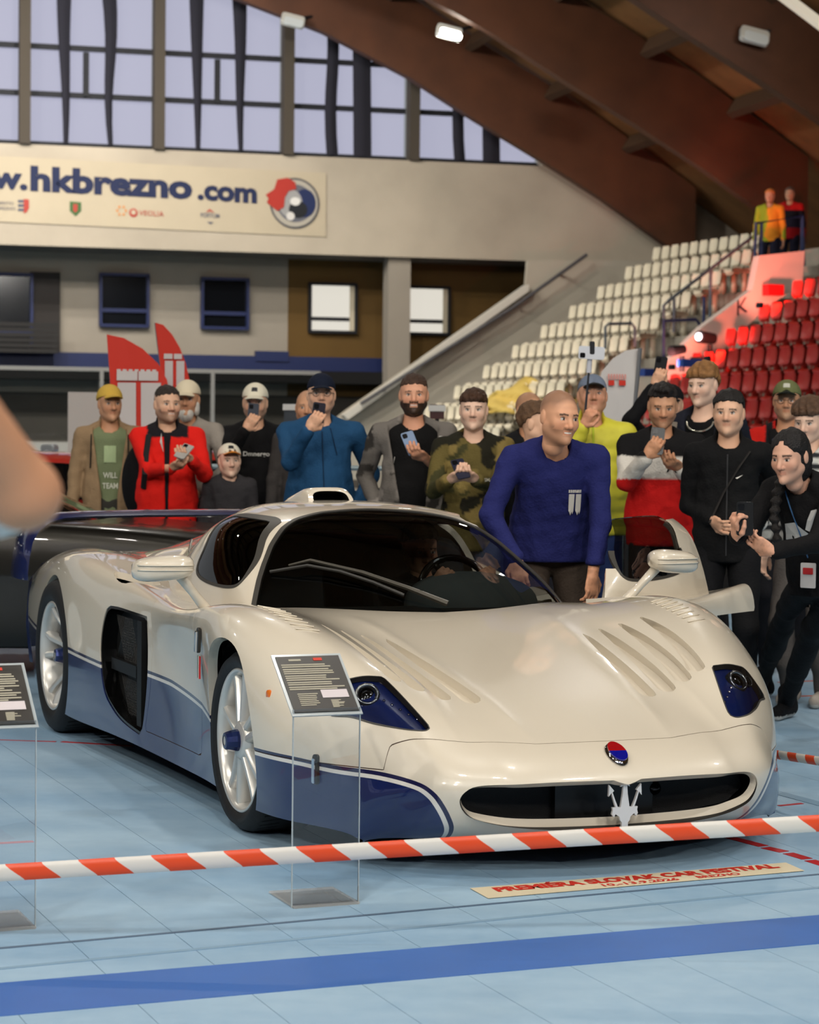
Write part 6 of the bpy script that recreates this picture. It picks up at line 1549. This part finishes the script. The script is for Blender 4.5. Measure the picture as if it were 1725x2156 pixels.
r, c = person('woman in black with dark braid bending to take a picture', 1672, 948, 10.1, lean=(0, -.50), yaw=-.62, hres=.0034, head=dict(skin=(218, 168, 142), hair=(22, 18, 17), fem=1, jaw=.90, pitch=.20, yaw=-.05, shift=(0, -.03, -.02), brow=(30, 22, 20), smile=.2), hairspec=dict(style='long', col=(24, 20, 19), vol=.004), top=dict(col=(19, 18, 19), bend=1, scale=.93, squat=.90, hem=.84, hood=True, slim=.95, res=.010), slim=.93, legs=dict(col=(17, 17, 19), bulk=.88, footpx={1: (1655, 1512), -1: (1602, 1470)}, toe={1: .1, -1: -.2}, shoe=(22, 22, 24), sole=(200, 196, 190), pole=(-.35, -1, 0)), arms={'r': dict(wpx=(1552, 1130, -.18), pole=(-.5, .2, -.9), hand=dict(a=(.1, -.5, .85), n=(.6, .7, .1), curl=(.9, 1, 1.05, 1.1), thumb=.7, res=.0034)), 'l': dict(wpx=(1628, 1162, -.22), pole=(.4, .2, -.9), hand=dict(a=(-.75, -.25, .45), n=(.1, .9, .3), curl=(.4, .5, .6, .7), thumb=.6, res=.0034))}, extra=ex)
phone(at(1569, 1092, 9.86), [list(x) for x in Matrix.Rotation(-.25, 3, 'Z')], 'black phone in the hands of the bending woman', (18, 18, 20))
# 20,21 pair on the stair platform
for (px, cr, lab, col, cp, hc) in ((1622, 398, 'figure in orange and yellow hooded jacket on the stair platform', lambda V, c: np.where((vnoise(V, 9, 3) > -.1)[:, None], lin((226, 140, 40)), lin((150, 160, 40))), None, (200, 120, 60)), (1664, 394, 'figure in red and black jersey on the stair platform', blocks([(1.05, (140, 14, 20)), (1.22, (30, 24, 40)), (1.36, (20, 18, 26)), (9, (170, 18, 18))]), None, (90, 70, 60))):
    kz = ST_Z-.80+4.2*RISE
    person(lab, px, cr, 38.7 if px < 1650 else 39.3, hres=.009, yaw=-.3, base_z=at(px, cr, 38.7 if px < 1650 else 39.3)[2]-1.76, head=dict(skin=(190, 140, 110), hair=hc), hairspec=dict(style='short', col=hc), top=dict(col=col, hood=True, res=.022), legs=dict(col=(24, 24, 40)))
# 22 onlooker close at the left edge, bent bare arm reaching into the picture
person('blurred onlooker close by, bare bent arm with white sleeve at left edge', -520, 815, 2.62, yaw=-.1, hres=.0045, head=dict(skin=TAN, hair=(60, 46, 36)), hairspec=dict(style='short', col=(60, 46, 36)), top=dict(col=(214, 210, 204), sleeve=.3, hem=.88), legs=dict(col=(50, 52, 60)), zfix=1.72, arms={'l': dict(wpx=(-100, 795, -.34), epx=(52, 1040, -.24), hand=dict(res=.006))})
# 23 driver in the car
cs, sn = math.cos(CAR_RZ), math.sin(CAR_RZ)
dx, dy = -1.42, .335; wx, wy = CAR_T[0]+dx*cs-dy*sn, CAR_T[1]+dx*sn+dy*cs
hx, hy = -1.25, .335; wx, wy = CAR_T[0]+hx*cs-hy*sn, CAR_T[1]+hx*sn+hy*cs
person('driver seated inside the white car behind the windscreen', 885, 1110, 9.8, yaw=CAR_RZ+math.radians(90), lean=(0, .34), root_at=(wx, wy), base_z=.16, hres=.0045, head=dict(skin=(206, 156, 126), hair=(50, 40, 34), pitch=.15), hairspec=dict(style='short', col=(50, 40, 34)), top=dict(col=(22, 22, 24), bend=1, scale=.86, squat=.22, hem=.80, res=.016), build_legs=False, arms={'l': dict(w=(.14, -.32, .62), pole=(.9, 0, -.4), hand=GRIP(1)), 'r': dict(w=(-.14, -.32, .62), pole=(-.9, 0, -.4), hand=GRIP(-1))})
# ================================================================ props
ORANGE = mat('tape_red', (222, 74, 32), rough=.35, spec=.5); TAPEW = mat('tape_white', (214, 208, 198), rough=.35, spec=.5)
def tape(name, label, A, B, w, n_pairs, phase=0.0, slant=.55, sag=.0, lay=0.0):
    """striped ribbon from A to B (world, lower edge line), width w, slanted stripes"""
    A, B = np.array(A), np.array(B); d = B-A; N = n_pairs*16; V = []; F = []; M = []
    hz = math.hypot(d[0], d[1]); nrm = np.array([d[1]/hz, -d[0]/hz, 0])          # towards the viewer
    rows = 7
    for i in range(N+1):
        for j in range(rows):
            t = j/(rows-1); a = math.pi*(t-.5)*.8
            s = (i/N)+(slant*w/np.linalg.norm(d))*(.5-.5*math.cos(math.pi*t))*-1.0
            p = A+d*s+np.array([0, 0, 1])*w*(.5+.5*math.sin(a)/math.sin(.4*math.pi))*(1-lay)+nrm*(.010*math.cos(a))
            p = p-np.array([0, 0, sag*4*s*(1-s)])
            V.append(p)
    for i in range(N):
        for j in range(rows-1): F.append((i*rows+j, (i+1)*rows+j, (i+1)*rows+j+1, i*rows+j+1)); M.append(0 if ((i/16+phase) % 1.0) < .5 else 1)
    o = meshobj(name, V, F, [ORANGE, TAPEW], smooth=True, midx=M); return tag(o, label, 'tape')
pL = at(-120, 1863, 6.10); pR = at(1850, 1743, 6.20)
tape('barrier_tape', 'red and white striped barrier tape stretched across before the car nose', pL, pR, .0475, 13, .92, 1.15)
tape('barrier_tape', 'striped barrier tape far behind beside the car corner at right', at(1600, 1592, 8.95), at(1790, 1622, 8.3), .035, 5, .2)

# floor sticker
stk = [ground(990, 1872), ground(1028, 1893), ground(1694, 1835), ground(1655, 1818)]
so = empty('floor_sticker', stk[1], 0, 'cream floor sticker with red festival lettering before the car', 'sticker')
ex_ = (stk[2]-stk[1]); ey_ = (stk[0]-stk[1])
MB().prism([(0, 0), tuple(ex_[:2]), tuple((stk[3]-stk[1])[:2]), tuple(ey_[:2])], .0022, .0034).build('sticker_base', mat('sticker_cream', (216, 202, 172), rough=.5), so)
def ftext(txt, u0, u1, v0, v1, bold):
    V, F = text_mesh(txt, 1, bold=bold); xs = [v[0] for v in V]; w = max(xs)-min(xs); out = []
    for v in V:
        a = u0+(v[0]-min(xs))/w*(u1-u0); b = v0+v[1]/.72*(v1-v0); p = ex_*a+ey_*b; out.append((p[0], p[1], .0042))
    MB().add(out, F).build('lettering', mat('sticker_red', (196, 44, 30), rough=.5), so)
ftext('PREMIÉRA SLOVAK CAR FESTIVAL', .055, .955, .46, .84, .055); ftext('10.-13.9.2026', .36, .60, .12, .34, .03); ftext('BREZNO', .66, .80, .12, .34, .03)

# clear acrylic sign stands
ACR = glass_mat('acrylic_clear', (.93, .94, .95, 1)); ACRE = mat('acrylic_edge', (196, 204, 206), rough=.15, spec=.8, trans=.3)
ACRB = mat('acrylic_base', (206, 202, 194), rough=.2, alpha=.42)
SIGNB = mat('sign_black', (36, 31, 26), rough=.35); SIGNT = mat('sign_text_grey', (170, 164, 146), rough=.6); SIGNR = mat('sign_red', (200, 60, 44), rough=.5); SIGNW = mat('sign_photo', (206, 196, 198), rough=.5)
def sign_stand(u, v, label, seed, head=True):
    s = empty('sign_stand', RU*u+RV*v, RA, label, 'sign stand')
    MB().rbox((0, .11, .004), (.215, .24, .008), .006, rot=None).xf(Matrix.Identity(4)).build('base_plate', ACRB, s)
    s.children[-1].data.transform(Matrix.Identity(4))
    MB().box((0, .006, .30), (.212, .005, .60)).build('upright_panel', ACR, s)
    for x in (-.107, .107): MB().box((x, .006, .30), (.003, .006, .60)).build('panel_edge', ACRE, s)
    L = .255; ang = math.atan2(.155, .20); R = Matrix.Translation((0, .0, .585)) @ Matrix.Rotation(ang, 4, 'X')
    # sign plane: local x width, y up the slope
    MB().box((0, L/2, -.002), (.226, L+.012, .004)).xf(R).build('sign_holder', ACRE, s)
    MB().box((0, L/2, .002), (.206, L-.012, .003)).xf(R).build('sign_sheet', SIGNB, s)
    rnd = random.Random(seed); y = L-.045
    for k in range(12):
        if k in (2, 5, 8, 10): y -= .0025
        w = rnd.uniform(.13, .18); MB().box((-.094+w/2, y, .0042), (w, .0052, .0008)).xf(R).build('text_line', SIGNT, s); y -= .0088
    yy = y-.012
    for k in range(7):
        w = rnd.uniform(.04, .07); MB().box((-.075+w/2, yy-.008*k, .0042), (w, .004, .0008)).xf(R).build('text_line', SIGNT, s)
        w = rnd.uniform(.02, .045); MB().box((.025+w/2, yy-.03-.008*k*.6, .0042), (w, .0034, .0008)).xf(R).build('text_line', SIGNT, s)
    MB().box((.045, yy-.002, .0045), (.085, .034, .001)).xf(R).build('sign_photo', SIGNW, s)
    MB().box((-.045, L-.024, .0042), (.04, .008, .001)).xf(R).build('sign_title', SIGNT, s); MB().box((.03, L-.022, .0044), (.028, .012, .001)).xf(R).build('sign_mark', SIGNR, s)
    return s
sign_stand(2.265, 6.345, 'clear acrylic stand with black text sign before the front wheel', 3)
sign_stand(1.268, 6.33, 'clear acrylic stand with black sign cut off at left edge', 5)

# feather flags
def flag(label, outline, Y, col, pole, marks, depth=.05, side=1):
    """outline in picture pixels at depth Y -> real sail of cloth, bowed"""
    f = empty('feather_flag', (0, 0, 0), 0, label, 'flag'); pts = [at(x, y, Y) for x, y in outline]; c = sum(pts)/len(pts)
    bow = lambda p: np.array([p[0], p[1]+.10*math.sin((p[0]-c[0])*5.0)+.04*math.sin(p[2]*3), p[2]])
    P = [bow(p) for p in pts]; n = len(P); ctr = bow(c); V = [tuple(p) for p in P]+[tuple(ctr)]+[tuple(p+np.array([0, .012, 0])) for p in P]+[tuple(ctr+np.array([0, .012, 0]))]
    F = [(i, (i+1) % n, n) for i in range(n)]+[(n+1+(i+1) % n, n+1+i, 2*n+1) for i in range(n)]+[(i, n+1+i, n+1+(i+1) % n, (i+1) % n) for i in range(n)]
    o = MB().add(V, F).build('sail', mat('flag_%d_%d_%d' % col, col, rough=.75), f); fix_normals(o)
    a = [at(x, y, Y) for x, y in pole]; MB().tube([tuple(p+np.array([0, .02, 0])) for p in a]+[(a[-1][0], a[-1][1]+.02, .05)], .014, 8).build('flag_pole', mat('flag_pole_grey', (120, 120, 122), rough=.4, metal=.5), f)
    MB().box((a[-1][0], Y, .025), (.5, .5, .05)).build('flag_foot', DARKB, f)
    for (x0, y0, x1, y1, cc) in marks:
        q = [bow(at(x, y, Y))-np.array([0, .02, 0]) for x, y in ((x0, y0), (x1, y0), (x1, y1), (x0, y1))]
        MB().add([tuple(p) for p in q], [(0, 1, 2, 3)]).build('flag_print', mat('flagp_%d_%d_%d' % cc, cc, rough=.75), f)
WH = (206, 196, 192); RD = (206, 52, 36)
tower = lambda x0, y0, s, c: [(x0, y0+4*s, x0+42*s, y0+24*s, c), (x0+44*s, y0+4*s, x0+84*s, y0+24*s, c)]+[(x0+12*s*k, y0, x0+12*s*k+8*s, y0+4*s, c) for k in range(7)]
flag('red feather flag with white tower print, left of the pair', [(228, 705), (262, 712), (300, 734), (332, 766), (350, 800), (356, 840), (356, 990), (246, 990), (240, 900), (236, 800)], 17.2, RD, [(228, 705), (234, 800), (240, 900), (244, 1000)], tower(250, 778, .98, WH)+[(252, 806, 288, 985, WH), (298, 806, 338, 985, WH)])
flag('red feather flag with white tower print, taller and behind', [(328, 680), (344, 684), (362, 704), (378, 732), (390, 764), (398, 800), (402, 990), (352, 990), (348, 850), (338, 760)], 18.0, RD, [(328, 680), (338, 760), (348, 850), (352, 1000)], [(347, 745, 364, 756, WH), (367, 745, 383, 756, WH), (349, 760, 365, 985, WH), (372, 760, 388, 985, WH)])
flag('white feather flag with red tower print behind the crowd', [(1348, 733), (1318, 738), (1290, 755), (1266, 782), (1256, 810), (1258, 990), (1316, 990), (1330, 900), (1342, 800)], 15.2, (204, 198, 194), [(1349, 733), (1343, 800), (1332, 900), (1322, 1000)], [(1279, 801, 1292, 812, RD), (1302, 801, 1317, 812, RD)]+[(1278+6*k, 788, 1282+6*k, 799, (216, 150, 140)) for k in range(7)])

# generic show cars behind the crowd
def show_car(label, paint, loc, rz, L=4.3, W=1.8, H=1.3, low=False):
    c = empty('parked_car', (loc[0], loc[1], 0), rz, label, 'car')
    s = L/4.3; h = H/1.3; w2 = W/2
    net = []
    for x, zc, zs, wd in ((2.10, .40, .38, .55), (2.05, .62, .58, .80), (1.6, .74, .72, .92), (1.0, .82, .82, .97), (.3, .86, .88, 1.0), (-.6, .88, .90, 1.0), (-1.4, .90, .90, 1.0), (-1.9, .88, .84, .92), (-2.12, .70, .66, .80), (-2.15, .42, .40, .70)):
        hz = h*(1.12 if low else 1.0)
        net.append([(x*s, 0, zc*hz), (x*s, w2*wd*.55, zc*hz+.005), (x*s, w2*wd*.88, zs*hz-.02), (x*s, w2*wd, zs*hz-.16), (x*s, w2*wd*.99, .36*h), (x*s, w2*wd*.92, .20*h)])
    b = Surf.grid(patch(net, 6, 6, .6)); 
    if b.N[len(b.N)//2][2] < 0: b = Surf.grid(patch(net, 6, 6, .6), flip=True)
    def fa(V): 
        a = [np.hypot(X_(V)-x0*s, Z_(V)-.32)-.37 for x0 in (1.32, -1.30)]; return np.maximum(np.minimum(*a), .5*w2-Y_(V))
    b = b.split(fa)[1]; join_surf([b, b.mirror()]).build('body_shell', paint, c, rim=.03)
    g = [[(x*s, 0, z*h), (x*s, wd*w2*.5, z*h-.004), (x*s, wd*w2, z*h-.05), (x*s-.02, w2*.86*(wd/.70)**.2, (.80 if z > .95 else .78)*h)] for x, z, wd in ((.75, .80, .66), (.30, 1.06, .68), (-.05, 1.24, .68), (-.55, 1.30, .70), (-1.1, 1.22, .68), (-1.55, 1.02, .64), (-1.9, .84, .60))]
    g = Surf.grid(patch(g, 6, 6, .6)); g = g if g.N[len(g.N)//2][2] > 0 else Surf.grid(patch([[tuple(p) for p in r] for r in [[(x*s, 0, z*h), (x*s, wd*w2*.5, z*h-.004), (x*s, wd*w2, z*h-.05), (x*s-.02, w2*.86*(wd/.70)**.2, (.80 if z > .95 else .78)*h)] for x, z, wd in ((.75, .80, .66), (.30, 1.06, .68), (-.05, 1.24, .68), (-.55, 1.30, .70), (-1.1, 1.22, .68), (-1.55, 1.02, .64), (-1.9, .84, .60))]], 6, 6, .6), flip=True)
    gl, rf = g.split(lambda V: np.minimum(np.minimum(np.maximum(Z_(V)-1.20*h, .05*s-X_(V)), np.maximum(np.abs(X_(V)+.6*s)-.75*s, np.abs(Z_(V)-1.03*h)-.16*h)+np.where(Y_(V) < .55*w2, 1, 0)), 9))
    join_surf([gl, gl.mirror()]).build('window_glass', mat('car_glass_black', (10, 11, 12), rough=.05), c, rim=0); join_surf([rf, rf.mirror()]).build('roof_panel', paint, c, rim=.02)
    for sg in (-1, 1):
        for x0 in (1.32, -1.30):
            wobj = MB().lathe([(0, 0), (.05, -.01), (.10, .0), (.20, .01), (.215, -.004), (.225, .004)], 28, 'Y').lathe([(.222, .004), (.26, -.01), (.315, 0), (.33, .03), (.33, .20)], 28, 'Y', m=1)
            o = wobj.build('wheel', [SILVER, RUBBER], c, smooth=True); o.location = (x0*s, sg*(w2*.97), .33); o.rotation_euler = (0, 0, 0 if sg < 0 else math.pi)
        MB().rbox((0, 0, 0), (.30, .05, .13), .05).xf(Matrix.Translation((2.02*s, sg*w2*.60, .60*h)) @ Matrix.Rotation(math.radians(90-sg*18), 4, 'Z')).build('headlamp', mat('headlamp_glass', (190, 196, 200), rough=.1, spec=.8), c)
        if not low: MB().rbox((.45*s, sg*(w2+.10), .92*h), (.18, .14, .10), .04).tube([(.45*s, sg*w2*.92, .88*h), (.45*s, sg*(w2+.06), .90*h)], .02, 6).build('door_mirror', paint, c)
    MB().rbox((0, 0, 0), (.9*W*.6, .05, .14), .05).xf(Matrix.Translation((2.10*s, 0, .36*h)) @ Matrix.Rotation(math.pi/2, 4, 'Z')).build('front_grille', BLACK, c)
    MB().box((0, 0, .2), (3.9*s, W*.82, .06)).build('underbody', BLACK, c)
    return c
PBLK = mat('paint_graphite_black', (40, 38, 34), rough=.3, metal=.8, coat=.5); PRED = mat('paint_red', (190, 36, 26), rough=.3, coat=1.0); PDRK = mat('paint_dark_teal', (28, 38, 42), rough=.25, metal=.4, coat=1.0); PSIL = mat('paint_silver_white', (176, 180, 184), rough=.3, metal=.3, coat=1.0)
q = at(45, 1200, 13.55); show_car('low graphite black sports coupe behind the blue wing', PBLK, (q[0], 13.55), math.radians(2), 4.6, 1.72, 1.22, True)
for (px, d, rz, paint, L, H, lab) in ((60, 20.0, -80, PRED, 3.9, 1.25, 'bright red car between the old man and the black coupe'), (515, 21.0, -92, PRED, 4.0, 1.28, 'red car glimpsed between the boy and the blue hoodie man'), (985, 21.2, -88, PDRK, 4.2, 1.32, 'dark teal car behind the bearded man'), (1460, 21.0, -92, PDRK, 4.2, 1.35, 'dark car behind the lime jacket man'), (-60, 25.5, -20, PSIL, 4.4, 1.7, 'silver white car far back at the left')):
    q = at(px, 1000, d); show_car(lab, paint, (q[0], d), math.radians(rz), L, 1.75, H)

# white exhibition wall, far rink boards
q0, q1 = at(143, 900, 24.0), at(292, 900, 24.0)
ew = empty('display_wall', ((q0[0]+q1[0])/2, 24.0, 0), .05, 'plain white display wall panels behind the red flags', 'partition')
for k in range(2): MB().box(((k-.5)*(q1[0]-q0[0])/2, 0, at(200, 826, 24.0)[2]/2), ((q1[0]-q0[0])/2-.01, .06, at(200, 826, 24.0)[2])).build('wall_panel', mat('panel_white', (200, 192, 184), rough=.6), ew)
bd_ = empty('rink_boards', HU*0+HV*40.0, HA, 'white rink boards with clear screens along the far end', 'rink boards')
for k in range(12):
    u = -14+k*2.0
    MB().box((u, 0, .6), (1.96, .08, 1.2)).build('board_panel', mat('board_grey', (150, 144, 134), rough=.5), bd_)
    MB().box((u, 0, 1.85), (1.90, .02, 1.25)).build('screen_panel', glass_mat('rink_screen', (.80, .82, .82, 1)), bd_)
    MB().box((u-.99, -.03, 1.75), (.06, .08, 1.5)).build('screen_post', mat('post_grey', (128, 124, 118), rough=.5), bd_)
MB().box((-3, 0, 2.50), (24, .08, .07)).build('top_rail', mat('post_grey', (128, 124, 118)), bd_)
# crowd-control barriers behind the people
def barrier(px, d, label):
    q = at(px, 900, d); b = empty('crowd_barrier', (q[0], d, 0), 0, label, 'barrier'); G = mat('barrier_steel', (132, 146, 150), rough=.4, metal=.4)
    MB().tube([(-.9, 0, .15), (-.9, 0, 1.08), (-.84, 0, 1.16), (.84, 0, 1.16), (.9, 0, 1.08), (.9, 0, .15), (-.9, 0, .15)], .02, 8).build('hoop', G, b)
    for k in range(13): MB().tube([(-.78+.13*k, 0, .15), (-.78+.13*k, 0, 1.15)], .007, 6).build('bar', G, b)
    for x in (-.6, .6): MB().box((x, 0, .012), (.05, .5, .024)).tube([(x, 0, .02), (x, 0, .16)], .02, 6).build('barrier_foot', G, b)
barrier(650, 17.0, 'steel crowd barrier between blue hoodie and bearded man'); barrier(1170, 17.0, 'steel crowd barrier behind the camouflage hoodie youth')
# yellow cover draped over the seats
V = []; n, m_ = 16, 9
for i in range(n):
    for j in range(m_):
        x = 1015+(1245-1015)*i/(n-1); y = 868-(70*math.sin(math.pi*min(1, i/(n-1)*1.05))**.6+8*math.sin(i*1.3))*j/(m_-1)
        P = at(x, y, 40.0+1.2*j/(m_-1)+.25*math.sin(i*1.1+j)); V.append(tuple(P))
F = [(i*m_+j, (i+1)*m_+j, (i+1)*m_+j+1, i*m_+j+1) for i in range(n-1) for j in range(m_-1)]
o = MB().add(V, F).build('yellow_cover', mat('yellow_sheet', (196, 168, 84), rough=.7), smooth=True); tag(o, 'crumpled yellow sheet draped over the lower cream seats', 'sheet')
sd = o.modifiers.new('thick', 'SOLIDIFY'); sd.thickness = .03
# posters
for (x0, y0, x1, y1, d, c1, lab) in ((905, 852, 936, 882, 18.4, (60, 16, 16), 'dark red poster board behind the bearded man'), (598, 850, 640, 930, 18.4, (40, 46, 54), 'dark poster board left of the blue hoodie man')):
    a, b = at(x0, y1, d), at(x1, y0, d); t = empty('poster_board', ((a[0]+b[0])/2, d, 0), 0, lab, 'poster')
    MB().box((0, 0, (a[2]+b[2])/2), (b[0]-a[0], .03, b[2]-a[2])).build('poster', mat('poster_%d' % c1[0], c1, rough=.5), t)
    MB().box((0, -.02, b[2]-.03), (b[0]-a[0]+.02, .02, .05)).build('poster_rail', mat('poster_rail', (200, 196, 190), rough=.5), t); MB().tube([(0, .03, 0), (0, .03, b[2])], .02, 6).box((0, 0, .01), (.4, .4, .02)).build('poster_stand', DARKB, t)
